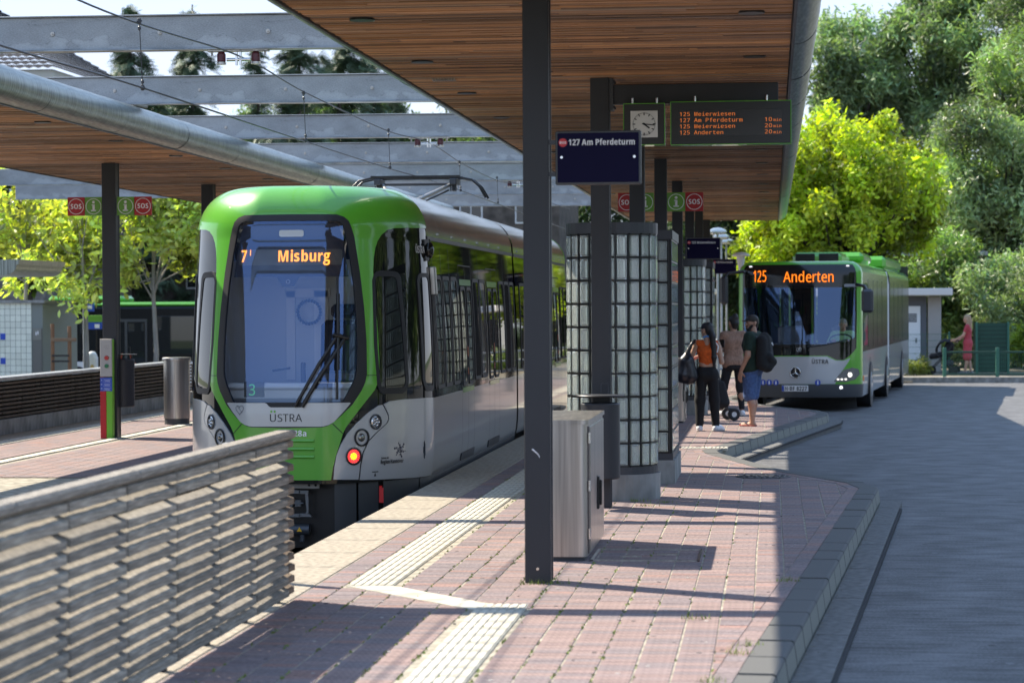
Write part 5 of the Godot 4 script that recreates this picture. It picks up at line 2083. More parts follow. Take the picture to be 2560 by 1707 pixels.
	for b in 3:
		for j in 4:
			g.b(Vector3(0.02 - 0.01 * (j % 2), 0.87 - b * 0.062 - j * 0.011, 0.0622), Vector3(0.11 - 0.02 * (j % 3), 0.005, 0.001))
		g.b(Vector3(-0.068, 0.862 - b * 0.062, 0.0622), Vector3(0.018, 0.018, 0.001))
	part(t, "notice_lines", g, mat(Color(0.35, 0.42, 0.7), 0.5))
	# round stainless bin on the left platform
	t = thing("waste_container", "round stainless waste container on the left platform beside the tram's corner", "bin", Vector3(-9.80, 0, -38.05))
	g = Geo.new()
	g.lathe(V2([0.215, 0.10, 0.215, 1.06]), Transform3D(), 32)
	part(t, "drum", g, M.steel)
	g = Geo.new()
	g.lathe(V2([0.0, 1.06, 0.235, 1.06, 0.238, 1.07, 0.235, 1.10, 0.228, 1.105, 0.0, 1.112]), Transform3D(), 32)
	part(t, "lid", g, M.steel)
	g = Geo.new()
	g.cyl(Vector3(0, 0, 0), Vector3(0, 0.10, 0), 0.205, 0.205, 24)
	part(t, "foot", g, M.under)


func fences() -> void:
	# near timber fence along the platform edge
	var t := thing("slatted_fence", "weathered grey slatted timber fence in the foreground with rounded top board", "fence", Vector3(-3.13, 0, -15.02))
	var meshes: Array = []
	var stubs: Array = []
	for k in 16:
		var q := Geo.new()
		var f := rng.randf_range(0.72, 1.12)
		q.col = Color(0.54 * f, 0.485 * f, 0.40 * f) if k < 12 else Color(0.36 * f, 0.27 * f, 0.19 * f)
		# a sawn slat, slightly bowed, with worn edges
		var L := 0.925 if k < 12 else 0.20
		var bow := rng.randf_range(-0.0025, 0.003)
		var tw := rng.randf_range(-0.03, 0.03)
		var n := 8
		for j in n:
			var za := -L / 2 + L * j / n
			var zb := -L / 2 + L * (j + 1) / n
			var ring := func(z: float) -> Array:
				var y := bow * (1.0 - pow(2 * z / L, 2)) + tw * 0.02 * z / L + 0.0006 * sin(z * 21.0 + k)
				var o: Array = []
				for c in [[-0.034, -0.002], [0.022, -0.027], [0.026, -0.024], [0.026, 0.012], [0.022, 0.0155], [-0.034, 0.036]]:
					o.append(Vector3(c[0] + 0.001 * sin(z * 33.0 + c[1] * 50), y + c[1], z))
				return o
			var a: Array = ring.call(za)
			var b: Array = ring.call(zb)
			for m in 6:
				q.quad(a[m], b[m], b[(m + 1) % 6], a[(m + 1) % 6])
			if j == 0 or j == n - 1:
				var e: Array = a if j == 0 else b
				q.quad(e[0], e[1], e[4], e[5]); q.quad(e[1], e[2], e[3], e[4])
		(meshes if k < 12 else stubs).append(q.mesh())
	var bays := 10
	var pitch := 0.0722
	for i in bays:
		var zc := 0.12 + 0.475 + i * 0.955
		for j in 14:
			var y := 0.075 + j * pitch + (0.012 if j > 11 else 0.0)
			part(t, "slat", meshes[rng.randi() % 12], M.fence_wood, Transform3D(Basis(Vector3.UP, rng.randf_range(-0.004, 0.004)) * Basis(Vector3.BACK, rng.randf_range(-0.03, 0.03)), Vector3(rng.randf_range(-0.004, 0.004), y + rng.randf_range(-0.004, 0.004), zc)))
	# short stubs past the last post
	for j in 14:
		part(t, "slat", stubs[j % 4], M.fence_wood, T(Vector3(rng.randf_range(-0.004, 0.004) - 0.006, 0.075 + j * pitch + (0.012 if j > 11 else 0.0), 0.025)))
	var g := Geo.new()
	for i in bays + 1:
		var pz := 0.12 + i * 0.955
		var q := Geo.new()
		q.col = Color(0.12, 0.10, 0.085)
		q.rbox(T(Vector3(-0.065, 0.52, pz)), Vector3(0.05, 1.04, 0.07), 0.004)
		part(t, "post", q, M.fence_wood)
	for i in 5:
		g = Geo.new()
		g.col = Color(0.40, 0.36, 0.30)
		g.rbox(T(Vector3(-0.02, 1.084, 0.88 + i * 1.91)), Vector3(0.125, 0.055, 1.905), 0.016)
		part(t, "top_board", g, M.fence_wood)
	# galvanised post head sticking up behind the fence
	var gp := thing("fence_post", "short square galvanised post rising just behind the end of the slatted fence", "post", Vector3(-3.80, -0.9, -16.2))
	g = Geo.new()
	g.rbox(T(Vector3(0, 0.93, 0)), Vector3(0.085, 1.86, 0.085), 0.006)
	part(gp, "tube", g, M.galv)
	# far fence along the left platform
	t = thing("slatted_fence", "low dark slatted fence with pale metal capping on a concrete foot, left platform", "fence", Vector3(-11.75, 0, -38.0))
	g = Geo.new()
	g.b(Vector3(0, 0.10, 0), Vector3(0.16, 0.26, 20.0))
	part(t, "concrete_foot", g, M.concrete)
	var lm: Array = []
	for k in 5:
		var q := Geo.new()
		var f := rng.randf_range(0.5, 1.1)
		q.col = Color(0.20 * f, 0.165 * f, 0.125 * f)
		q.rbox(Transform3D(), Vector3(0.06, 0.036, 0.935), 0.004)
		lm.append(q.mesh())
	for i in 17:
		for j in 9:
			part(t, "slat", lm[rng.randi() % 5], M.fence_wood, T(Vector3(rng.randf_range(-0.008, 0.008) + 0.03, 0.265 + j * 0.064, 6.5 - i * 0.945)))
	for i in 18:
		var q := Geo.new()
		q.col = Color(0.09, 0.075, 0.06)
		q.rbox(T(Vector3(-0.035, 0.5, 6.97 - i * 0.945)), Vector3(0.06, 0.58, 0.06), 0.004)
		part(t, "post", q, M.fence_wood)
	g = Geo.new()
	g.col = Color(0.07, 0.06, 0.05)
	g.b(Vector3(-0.03, 0.52, 0), Vector3(0.02, 0.58, 16.0))
	part(t, "backing_boards", g, M.fence_wood)
	g = Geo.new()
	g.rbox(T(Vector3(0, 0.855, 0)), Vector3(0.30, 0.05, 16.5), 0.012)
	part(t, "capping", g, M.galv)


func bp(u: float, v: float) -> Vector3:  # bus shell, as tp: |u| < 1 front, beyond it metres along the side
	var ins := 0.0
	var ln := 0.10 * pow(clampf((v - 1.0) / 1.9, 0, 1), 1.4)
	var h := v
	if v < 0.6:
		ln += 0.10 * pow((0.6 - v) / 0.4, 2)
		ins += 0.03 * pow((0.6 - v) / 0.4, 2)
	if v > 2.82:
		var r := 0.26
		var th := minf((v - 2.82) / r, PI / 2)
		h = 2.82 + r * sin(th)
		ins = r * (1 - cos(th))
		ln += r * 0.8 * (1 - cos(th))
		var v2 := v - 2.82 - r * PI / 2
		if v2 > 0:
			ins += v2
			ln += v2 * 0.3
	var w := 1.275 - ins
	var s := signf(u)
	var au := absf(u)
	if au <= 1.0:
		return Vector3(s * w * sin(au * PI / 2), h, -ln - (0.55 - ln) * (1 - pow(cos(au * PI / 2), 0.85)))
	return Vector3(s * w, h, -0.55 - (au - 1.0))

func b_frame(u: float, v: float, off := 0.0) -> Transform3D:
	return t_frame(u, v, off, bp)


func bus_front() -> void:
	var t := thing("articulated_bus", "green and silver articulated bus to Anderten at its bay with headlights on", "bus", Vector3(0.53, -0.262, -48.35), -0.111)
	var P: Callable = bp
	var U := func(x: float) -> float: return asin(clampf(x / 1.275, -1, 1)) / (PI / 2)
	var ux := func(a: Array) -> PackedVector2Array:  # outline in (x, v) metres -> (u, v)
		var o := PackedVector2Array()
		for k in range(0, a.size(), 2):
			o.append(Vector2(asin(clampf(a[k] / 1.275, -1, 1)) / (PI / 2), a[k + 1]))
		return o
	var glass: PackedVector2Array = ux.call([-1.13, 1.52, -1.0, 1.44, -0.5, 1.38, 0.5, 1.38, 1.0, 1.44, 1.13, 1.52, 1.14, 2.0, 1.13, 2.54, 0.12, 2.54, 0.07, 2.49, -0.07, 2.49, -0.12, 2.54, -1.13, 2.54, -1.14, 2.0])
	var mask: PackedVector2Array = ux.call([-1.16, 1.20, -0.85, 1.15, 0.60, 1.15, 0.78, 1.06, 0.92, 1.06, 1.05, 1.16, 1.16, 1.30, 1.17, 2.0, 1.155, 3.03, -1.155, 3.03, -1.17, 2.0])
	var g := Geo.new()
	g.zone(P, V2([-1.0, 0.56, 1.0, 0.56, 1.0, 3.35, -1.0, 3.35]), [glass], 0.0, 0.06, 0.1)
	part(t, "front_shell", g, M.green)
	g = Geo.new()
	g.zone(P, mask, [glass], 0.006, 0.06, 0.1, 0.01)
	part(t, "black_front_mask", g, M.black_gloss)
	g = Geo.new()
	g.zone(P, glass, [], 0.002, 0.06, 0.1)
	M.bus_side = mat(Color(0.012, 0.013, 0.013), 0.16, 0.0, 0.5)
	M.bus_glass = mat(Color(0.26, 0.40, 0.72, 0.20), 0.02, 1.0)
	M.bus_glass.transparency = BaseMaterial3D.TRANSPARENCY_ALPHA
	M.bus_glass.albedo_texture = M.windscreen.albedo_texture
	part(t, "windscreen", g, M.bus_glass)
	g = Geo.new()
	g.zone(P, ux.call([-1.05, 0.57, 0.74, 0.57, 0.86, 0.80, 1.05, 1.10, 0.92, 1.045, 0.76, 1.045, 0.58, 1.13, -0.86, 1.13, -1.10, 1.15]), [], 0.006, 0.06, 0.1, 0.01)
	part(t, "silver_front_panel", g, M.silver)
	g = Geo.new()
	g.zone(P, V2([-1.0, 0.30, 1.0, 0.30, 1.0, 0.565, -1.0, 0.565]), [], 0.014, 0.06, 0.08, 0.03)
	part(t, "bumper", g, mat(Color(0.06, 0.064, 0.07), 0.5))
	for s in [1.0, -1.0]:
		var hl: PackedVector2Array = ux.call([0.72, 0.62, 0.95, 0.61, 1.13, 0.66, 1.22, 0.76, 1.20, 0.87, 1.08, 0.90, 0.92, 0.86, 0.82, 0.76])
		if s < 0:
			hl = flipx(hl)
		g = Geo.new()
		g.zone(P, hl, [], 0.010, 0.06, 0.1, 0.012)
		var h := part(t, "headlight", g, mat(Color(0.16, 0.165, 0.17), 0.12, 0.4))
		g = Geo.new()
		g.ball(b_frame(s * U.call(1.03), 0.755, 0.012).origin, Vector3(0.048, 0.046, 0.02), 16, 8)
		part(h, "lamp", g, glow(Color(1.0, 0.96, 0.88), 0.9))
		g = Geo.new()
		for k in 3:
			g.ball(b_frame(s * U.call(0.80 + k * 0.075), 0.665, 0.012).origin, Vector3(0.028, 0.017, 0.015), 10, 6)
		part(h, "running_light", g, glow(Color(1.0, 0.96, 0.9), 0.6))
		g = Geo.new()
		g.ball(b_frame(s * U.call(0.86), 0.50, 0.018).origin, Vector3(0.036, 0.032, 0.015), 12, 6)
		part(t, "fog_light", g, glow(Color(0.9, 0.93, 1.0), 0.7))
		g = Geo.new()
		g.ball(b_frame(s * U.call(1.03), 2.985, 0.012).origin, Vector3(0.036, 0.014, 0.012), 10, 6)
		part(t, "marker_light", g, glow(Color(0.95, 0.93, 1.0), 0.5))
	# emblem: ring with three spokes, twice
	for e in [[-0.05, 0.80, 0.11], [0.02, 1.27, 0.05]]:
		g = Geo.new()
		var f := b_frame(U.call(e[0]), e[1], 0.012)
		g.cyl(f.origin - f.basis.z * 0.01, f.origin + f.basis.z * 0.006, e[2], e[2], 24)
		var em := part(t, "emblem", g, M.black)
		g = Geo.new()
		var ring := PackedVector3Array()
		for k in 25:
			ring.append(f * (Vector3(cos(k * TAU / 24), sin(k * TAU / 24), 0.008 / float(e[2])) * float(e[2]) * 0.95))
		g.tube(ring, float(e[2]) * 0.08, 5)
		for k in 3:
			var a := PI / 2 + k * TAU / 3
			g.cyl(f * Vector3(0, 0, 0.012), f * (Vector3(cos(a) * float(e[2]) * 0.93, sin(a) * float(e[2]) * 0.93, 0.010)), float(e[2]) * 0.16, 0.003, 6)
		part(em, "star", g, M.chrome)
	text(t, "ÜSTRA", 0.085, M.text_dark, b_frame(U.call(0.28), 0.985, 0.009), 0.34, true)
	# number plate
	g = Geo.new()
	var pf := b_frame(U.call(-0.06), 0.485, 0.028)
	g.rbox(pf, Vector3(0.54, 0.125, 0.014), 0.004)
	var np := part(t, "number_plate", g, M.white)
	text(np, "H·BF 8227", 0.082, M.text_dark, pf * T(Vector3(-0.205, -0.042, 0.0075)), 0.45, true)
	g = Geo.new()
	g.box(pf * T(Vector3(-0.245, 0, 0.0075)), Vector3(0.045, 0.118, 0.002))
	part(np, "blue_strip", g, M.sign_blue)
	for x in [-0.72, -0.59, -0.45, 0.40]:
		g = Geo.new()
		var f := b_frame(U.call(x), 0.60, 0.016)
		g.cyl(f.origin, f.origin + f.basis.z * 0.003, 0.058, 0.058, 18)
		var st := part(t, "round_sticker", g, M.sign_blue)
		g = Geo.new()
		g.ball(f * Vector3(0, 0.026, 0.004), Vector3(0.012, 0.012, 0.002), 8, 4)
		g.box(f * T(Vector3(0, -0.012, 0.004)), Vector3(0.026, 0.05, 0.002))
		part(st, "symbol", g, M.text_white)
	# destination display
	g = Geo.new()
	g.zone(P, ux.call([-1.0, 2.585, 1.02, 2.585, 1.02, 2.96, -1.0, 2.96]), [], 0.010, 0.06, 0.1, 0.005)
	var dd := part(t, "destination_display", g, mat(Color(0.012, 0.013, 0.014), 0.12))
	var led := glow(Color(1.0, 0.20, 0.005), 0.62)
	text(dd, "125", 0.235, led, b_frame(U.call(-0.79), 2.66, 0.016), 0.28, false, "lettering", true)
	text(dd, "Anderten", 0.215, led, b_frame(U.call(0.21), 2.65, 0.020), 1.02, false, "lettering", true)
	# mirrors
	for e in [[-1.0, -1.50, 2.20, 2.78, 0.17], [1.0, 1.42, 2.02, 2.50, 0.24]]:
		g = Geo.new()
		g.rbox(T(Vector3(e[1], (e[2] + e[3]) / 2, 0.10)), Vector3(e[4], float(e[3]) - float(e[2]), 0.16), 0.05)
		var mr := part(t, "mirror", g, M.dark_metal)
		g = Geo.new()
		g.tube(PackedVector3Array([Vector3(e[1], e[3] - 0.05, 0.10), Vector3(e[1] * 0.95, e[3] + 0.06, 0.02), Vector3(float(e[0]) * 1.15, e[3] + 0.10, -0.25)]), 0.035, 8)
		part(mr, "arm", g, M.black)
	# wipers
	g = Geo.new()
	for e in [[-0.15, 1.33, -1.0, 1.50], [0.2, 1.33, 0.98, 1.47]]:
		var ps := PackedVector3Array()
		for k in 8:
			ps.append(b_frame(U.call(lerpf(e[0], e[2], k / 7.0)), lerpf(e[1], e[3], pow(k / 7.0, 1.5)), 0.03).origin)
		g.tube(ps, 0.016, 6)
	part(t, "wiper", g, M.black)
	# sides, in two bodies with the joint between them
	for s in [1.0, -1.0]:
		var S := func(u: float, v: float) -> Vector3: return bp(s * u, v)
		for e in [[1.0, 9.05], [9.75, 18.3]]:
			g = Geo.new()
			if e[0] < 2:
				g.surf(S, 1.0, 2.4, 1, 1.22, 1.34, 1, s < 0)
				g.surf(S, 1.0, 2.4, 1, 2.66, 2.86, 2, s < 0)
			g.surf(S, e[0] if e[0] > 2 else 2.4, e[1], 4, 1.22, 2.86, 8, s < 0)
			part(t, "glazed_side", g, M.bus_side)
			g = Geo.new()
			g.surf(S, e[0], e[1], 4, 0.30, 1.22, 6, s < 0)
			part(t, "lower_side", g, M.silver)
			g = Geo.new()
			g.surf(S, e[0], e[1], 2, 2.86, 4.5, 14, s < 0)
			part(t, "roof", g, M.green)
		g = Geo.new()
		var SB := func(u: float, v: float) -> Vector3:
			var p := bp(s * u, v)
			return Vector3(p.x * (0.99 + 0.008 * sin(u * 60.0)), p.y, p.z)
		g.surf(SB, 9.05, 9.75, 28, 0.35, 4.3, 12, s < 0)
		part(t, "joint_bellows", g, mat(Color(0.55, 0.55, 0.53), 0.7))
		g = Geo.new()
		g.surf(S, 1.0, 2.4, 1, 1.34, 2.66, 2, s < 0)
		part(t, "driver_window" if s > 0 else "door_window", g, M.pane)
		for w in [[2.5, 4.0], [4.1, 5.3], [5.4, 6.9], [7.0, 8.9], [9.9, 11.4], [11.5, 13.2], [13.3, 15.0], [15.1, 16.6]]:
			g = Geo.new()
			g.zone(S, rrect(w[0], 1.30, w[1], 2.72, 0.08), [], 0.006, 1.0, 0.8, 0.006, s < 0)
			part(t, "side_window", g, M.bus_side)
		for c in [3.2, 9.0 - 0.4, 14.9]:
			g = Geo.new()
			var arch := PackedVector2Array([Vector2(c - 0.62, 0.30), Vector2(c + 0.62, 0.30)])
			for k in 11:
				arch.append(Vector2(c + cos(k * PI / 10) * 0.62, 0.45 + sin(k * PI / 10) * 0.62))
			g.zone(S, arch, [], 0.004, 0.3, 0.3, 0.0, s < 0)
			part(t, "wheel_arch", g, M.black)
			g = Geo.new()
			var z: float = -0.55 - (c - 1.0)
			g.cyl(Vector3(s * 1.0, 0.48, z), Vector3(s * 1.30, 0.48, z), 0.48, 0.48, 28)
			var wh := part(t, "wheel", g, M.rubber)
			g = Geo.new()
			g.cyl(Vector3(s * 1.30, 0.48, z), Vector3(s * 1.31, 0.48, z), 0.28, 0.26, 20)
			part(wh, "rim", g, M.silver)
		g = Geo.new()
		g.zone(S, V2([1.05, 0.62, 1.30, 0.62, 1.30, 0.72, 1.05, 0.72]), [], 0.01, 1, 1, 0.01, s < 0)
		part(t, "side_indicator", g, mat(Color(0.8, 0.2, 0.02), 0.3))
	g = Geo.new()
	g.b(Vector3(0, 1.8, -18.0), Vector3(2.5, 2.9, 0.05))
	part(t, "rear_wall", g, M.black)
	g = Geo.new()
	g.b(Vector3(0, 0.55, -9.5), Vector3(2.4, 0.3, 17.6))
	part(t, "floor", g, M.black)
	# roof pods
	for e in [[0.18, 3.04, -3.4, 1.05, 0.34, 2.2], [0.45, 3.14, -6.6, 1.0, 0.26, 2.6], [0.1, 3.12, -14.0, 2.0, 0.34, 6.5]]:
		g = Geo.new()
		g.rbox(T(Vector3(e[0], e[1] + 0.1, e[2])), Vector3(e[3], e[4], e[5]), 0.09)
		var pod := part(t, "roof_pod", g, M.green)
		if e[2] > -4.0:
			for s in [-0.07, 0.43]:
				g = Geo.new()
				g.rbox(T(Vector3(s, 3.20, e[2] + 1.10)), Vector3(0.42, 0.16, 0.02), 0.008)
				part(pod, "grille", g, M.black)
	# inside: dashboard, green grab poles, cash desk, partition
	g = Geo.new()
	g.rbox(T(Vector3(0.3, 1.28, -0.75)), Vector3(1.8, 0.22, 0.5), 0.06)
	g.rbox(T(Vector3(-0.25, 1.55, -1.0)), Vector3(0.5, 0.4, 0.3), 0.05)
	part(t, "dashboard", g, M.under)
	g = Geo.new()
	for e in [[-0.35, -1.8], [0.05, -2.6], [-0.7, -3.2]]:
		g.cyl(Vector3(e[0], 0.6, e[1]), Vector3(e[0], 2.7, e[1]), 0.022, 0.022, 8)
	part(t, "grab_pole", g, M.green)
	g = Geo.new()
	g.b(Vector3(0.45, 2.58, -1.0), Vector3(1.5, 0.06, 1.6))
	part(t, "cab_ceiling", g, mat(Color(0.3, 0.31, 0.31), 0.7))
	g = Geo.new()
	var wl := PackedVector3Array()
	for k in 21:
		wl.append(Vector3(0.80 + cos(k * TAU / 20) * 0.23, 1.46 + sin(k * TAU / 20) * 0.11, -0.92 - sin(k * TAU / 20) * 0.2))
	g.tube(wl, 0.018, 6)
	part(t, "steering_wheel", g, M.black)


func field_mesh(g: Geo, bones: Array, cell: float, k: float) -> void:
	# smooth union of tapered capsules [a, b, ra, rb], meshed as surface nets into g
	var lo := Vector3(1e9, 1e9, 1e9)
	var hi := -lo
	for b in bones:
		var r := Vector3.ONE * (maxf(b[2], b[3]) + k)
		lo = lo.min(b[0] - r).min(b[1] - r)
		hi = hi.max(b[0] + r).max(b[1] + r)
	lo -= Vector3.ONE * cell * 2
	hi += Vector3.ONE * cell * 2
	var nx := int((hi.x - lo.x) / cell) + 2
	var ny := int((hi.y - lo.y) / cell) + 2
	var nz := int((hi.z - lo.z) / cell) + 2
	var f := PackedFloat32Array()
	f.resize(nx * ny * nz)
	f.fill(10.0)
	for b in bones:
		var a: Vector3 = b[0]
		var ab: Vector3 = b[1] - a
		var l2 := maxf(ab.length_squared(), 1e-9)
		var ra: float = b[2]
		var dr: float = b[3] - ra
		var rr := Vector3.ONE * (maxf(b[2], b[3]) + k + cell * 2)
		var l3: Vector3 = ((a.min(b[1]) - rr - lo) / cell).floor()
		var h3: Vector3 = ((a.max(b[1]) + rr - lo) / cell).ceil()
		for z in range(maxi(0, int(l3.z)), mini(nz, int(h3.z) + 1)):
			for y in range(maxi(0, int(l3.y)), mini(ny, int(h3.y) + 1)):
				var row := (z * ny + y) * nx
				for x in range(maxi(0, int(l3.x)), mini(nx, int(h3.x) + 1)):
					var p := lo + Vector3(x, y, z) * cell - a
					var t := clampf(p.dot(ab) / l2, 0.0, 1.0)
					var d := (p - ab * t).length() - ra - dr * t
					var o := f[row + x]
					var m := maxf(k - absf(d - o), 0.0) / k
					f[row + x] = minf(d, o) - m * m * k * 0.25
	var idx := {}
	var sxy := nx * ny
	var offs := [0, 1, nx, nx + 1, sxy, sxy + 1, sxy + nx, sxy + nx + 1]
	for z in nz - 1:
		for y in ny - 1:
			var row := (z * ny + y) * nx
			for x in nx - 1:
				var i := row + x
				var f0 := f[i]
				if absf(f0) > cell * 2.0:
					continue
				var inside := 0
				for o in offs:
					if f[i + o] < 0:
						inside += 1
				if inside == 0 or inside == 8:
					continue
				var sum := Vector3.ZERO
				var cnt := 0
				for e in [[0, 1], [2, 3], [4, 5], [6, 7], [0, 2], [1, 3], [4, 6], [5, 7], [0, 4], [1, 5], [2, 6], [3, 7]]:
					var fa := f[i + offs[e[0]]]
					var fb := f[i + offs[e[1]]]
					if (fa < 0) != (fb < 0):
						var t := fa / (fa - fb)
						var pa := Vector3(e[0] & 1, (e[0] >> 1) & 1, e[0] >> 2)
						var pb := Vector3(e[1] & 1, (e[1] >> 1) & 1, e[1] >> 2)
						sum += pa.lerp(pb, t)
						cnt += 1
				var gr := Vector3(f[i + 1] - f0 + f[i + sxy + nx + 1] - f[i + sxy + nx], f[i + nx] - f0 + f[i + sxy + nx + 1] - f[i + sxy + 1], f[i + sxy] - f0 + f[i + sxy + nx + 1] - f[i + nx + 1])
				idx[i] = g.vert(lo + (Vector3(x, y, z) + sum / cnt) * cell, gr.normalized())
	for i in idx:
		var f0 := f[i]
		for ax in 3:
			var st: int = [1, nx, sxy][ax]
			var s1: int = [nx, sxy, 1][ax]
			var s2: int = [sxy, 1, nx][ax]
			if (f0 < 0) == (f[i + st] < 0):
				continue
			if not (idx.has(i - s1) and idx.has(i - s2) and idx.has(i - s1 - s2)):
				continue
			var q0: int = idx[i]
			var q1: int = idx[i - s1]
			var q2: int = idx[i - s1 - s2]
			var q3: int = idx[i - s2]
			if f0 < 0:
				g.ix.append_array(PackedInt32Array([q0, q2, q1, q0, q3, q2]))
			else:
				g.ix.append_array(PackedInt32Array([q0, q1, q2, q0, q2, q3]))


func hand_bones(wr: Vector3, dir: Vector3, palm: Vector3, side: float, curl: float) -> Array:
	# wrist, direction towards the fingertips, palm normal; thumb on the given side
	var d := dir.normalized()
	var pn := (palm - d * palm.dot(d)).normalized()
	var x := d.cross(pn) * side
	var o: Array = []
	o.append([wr - d * 0.03, wr + d * 0.02, 0.026, 0.024])
	for k in 4:
		var off := (k - 1.5) * 0.019
		o.append([wr + d * 0.01 + x * off * 0.5, wr + d * 0.085 + x * off, 0.016, 0.0125])
		var b := wr + d * 0.088 + x * off
		var len: float = [0.036, 0.042, 0.039, 0.030][k]
		var dd := d
		for j in 3:
			dd = (dd + pn * curl * (0.55 + 0.3 * j)).normalized()
			var e: Vector3 = b + dd * len * [1.0, 0.75, 0.6][j]
			o.append([b, e, 0.0098 - 0.0008 * j, 0.0092 - 0.0008 * j])
			b = e
	var tb := wr + d * 0.025 - x * 0.024
	var t1 := tb + (d * 0.6 - x * 0.75 + pn * 0.4).normalized() * 0.042
	var t2 := t1 + (d * 0.9 - x * 0.3 + pn * (0.3 + curl)).normalized() * 0.032
	o.append([tb, t1, 0.014, 0.0115]); o.append([t1, t2, 0.0112, 0.009])
	return o


# A figure faces -z. J holds joints in metres for a 1.70 m figure; look = head yaw.
func figure(t: Node3D, sc: float, J: Dictionary, look: float, wear: Dictionary, skin: Color, hair: Color) -> void:
	var D := {"pel": Vector3(0, 0.93, 0), "waist": Vector3(0, 1.08, 0.005), "chest": Vector3(0, 1.28, 0.01), "neck": Vector3(0, 1.455, 0.01), "head": Vector3(0, 1.60, -0.015)}
	for s in ["l", "r"]:
		var x := -1.0 if s == "l" else 1.0
		D["sh" + s] = Vector3(0.175 * x, 1.395, 0.01)
		D["el" + s] = Vector3(0.225 * x, 1.11, 0.03)
		D["wr" + s] = Vector3(0.235 * x, 0.87, -0.03)
		D["hip" + s] = Vector3(0.088 * x, 0.90, 0)
		D["kn" + s] = Vector3(0.10 * x, 0.50, -0.015)
		D["an" + s] = Vector3(0.10 * x, 0.085, 0.02)
		D["hd" + s] = Vector3(0, -1, -0.15)  # the way the hand points
	for k in J:
		D[k] = J[k]
	for k in D:
		if not k.begins_with("hd"):
			D[k] = D[k] * sc
	var w: float = wear.get("wide", 1.0)
	var cell: float = wear.get("cell", 0.014)
	var q := func(a, b, ra, rb) -> Array: return [a, b, ra * sc * w, rb * sc * w]
	var X := Vector3.RIGHT * sc * w
	var across: Vector3 = ((D.shr - D.shl) * Vector3(1, 0, 1)).normalized() * sc * w
	var hx: Vector3 = ((D.hipr - D.hipl) * Vector3(1, 0, 1)).normalized() * sc * w
	var torso: Array = [q.call(D.shl + across * 0.02, D.shr - across * 0.02, 0.058, 0.058), q.call(D.chest - across * 0.075, D.chest + across * 0.075, 0.098, 0.098), q.call(D.chest - across * 0.05, D.waist - across * 0.045, 0.098, 0.088), q.call(D.chest + across * 0.05, D.waist + across * 0.045, 0.098, 0.088), q.call(D.waist - hx * 0.05, D.pel - hx * 0.065, 0.088, 0.098), q.call(D.waist + hx * 0.05, D.pel + hx * 0.065, 0.088, 0.098)]
	var hips: Array = [q.call(D.pel - hx * 0.072, D.pel + hx * 0.072, 0.100, 0.100), q.call(D.pel - hx * 0.07 + Vector3(0, -0.04, 0.035) * sc, D.pel + hx * 0.07 + Vector3(0, -0.04, 0.035) * sc, 0.088, 0.088)]
	var neck: Array = [q.call(D.neck + Vector3(0, -0.06, 0.005) * sc, D.head + Vector3(0, -0.07, 0.02) * sc, 0.056, 0.050)]
	var arms: Array = []
	var legs: Array = []
	var calves: Array = []
	var upper: Array = []
	for s in ["l", "r"]:
		upper.append(q.call(D["sh" + s], D["el" + s], 0.052, 0.041))
		arms.append(q.call(D["el" + s], D["wr" + s], 0.041, 0.027))
		legs.append(q.call(D["hip" + s], D["kn" + s], 0.088, 0.058))
		calves.append(q.call(D["kn" + s], D["kn" + s].lerp(D["an" + s], 0.35) + Vector3(0, 0, 0.018 * sc), 0.055, 0.054))
		calves.append(q.call(D["kn" + s].lerp(D["an" + s], 0.35) + Vector3(0, 0, 0.018 * sc), D["an" + s], 0.054, 0.036))
		var toe: Vector3 = wear.get("toe" + s, Vector3(0, -0.055, -0.17)) * sc
		calves.append(q.call(D["an" + s] + Vector3(0, -0.04, 0.02) * sc, D["an" + s] + toe, 0.036, 0.028))
	# skin: one continuous body, with finely meshed hands and head in the same surface tool
	var g := Geo.new()
	var all: Array = []
	all.append_array(torso); all.append_array(hips); all.append_array(neck); all.append_array(upper); all.append_array(arms); all.append_array(legs); all.append_array(calves)
	field_mesh(g, all, cell, 0.03)
	for s in ["l", "r"]:
		var x := -1.0 if s == "l" else 1.0
		var palm: Vector3 = wear.get("palm" + s, Vector3(-x, 0, 0.2))
		var hb := hand_bones(Vector3.ZERO, D["hd" + s], palm, x if wear.get("thumb" + s, 1) > 0 else -x, wear.get("curl", 0.45))
		for b in hb:
			b[0] = b[0] * sc + D["wr" + s]; b[1] = b[1] * sc + D["wr" + s]
			b[2] *= sc; b[3] *= sc
		field_mesh(g, hb, cell * 0.36, 0.006)
	var hb := Basis(Vector3.UP, look)
	var hd: Vector3 = D.head
	var H := func(v: Vector3) -> Vector3: return hd + hb * v * sc
	var heads: Array = [[H.call(Vector3(0, 0.035, 0.012)), H.call(Vector3(0, 0.03, -0.015)), 0.086 * sc, 0.078 * sc], [H.call(Vector3(0, -0.03, -0.02)), H.call(Vector3(0, -0.075, -0.048)), 0.062 * sc, 0.036 * sc], [H.call(Vector3(-0.03, 0.0, -0.05)), H.call(Vector3(0.03, 0.0, -0.05)), 0.032 * sc, 0.032 * sc], [H.call(Vector3(0, 0.01, -0.092)), H.call(Vector3(0, -0.022, -0.108)), 0.009 * sc, 0.014 * sc], [H.call(Vector3(-0.02, -0.052, -0.084)), H.call(Vector3(0.02, -0.052, -0.084)), 0.012 * sc, 0.012 * sc], [H.call(Vector3(-0.03, 0.028, -0.082)), H.call(Vector3(0.03, 0.028, -0.082)), 0.014 * sc, 0.014 * sc]]
	for s in [-1.0, 1.0]:
		heads.append([H.call(Vector3(s * 0.080, 0.012, 0.012)), H.call(Vector3(s * 0.082, -0.028, 0.006)), 0.016 * sc, 0.010 * sc])
	heads.append([H.call(Vector3(0, -0.05, 0.02)), D.neck, 0.050 * sc, 0.055 * sc])
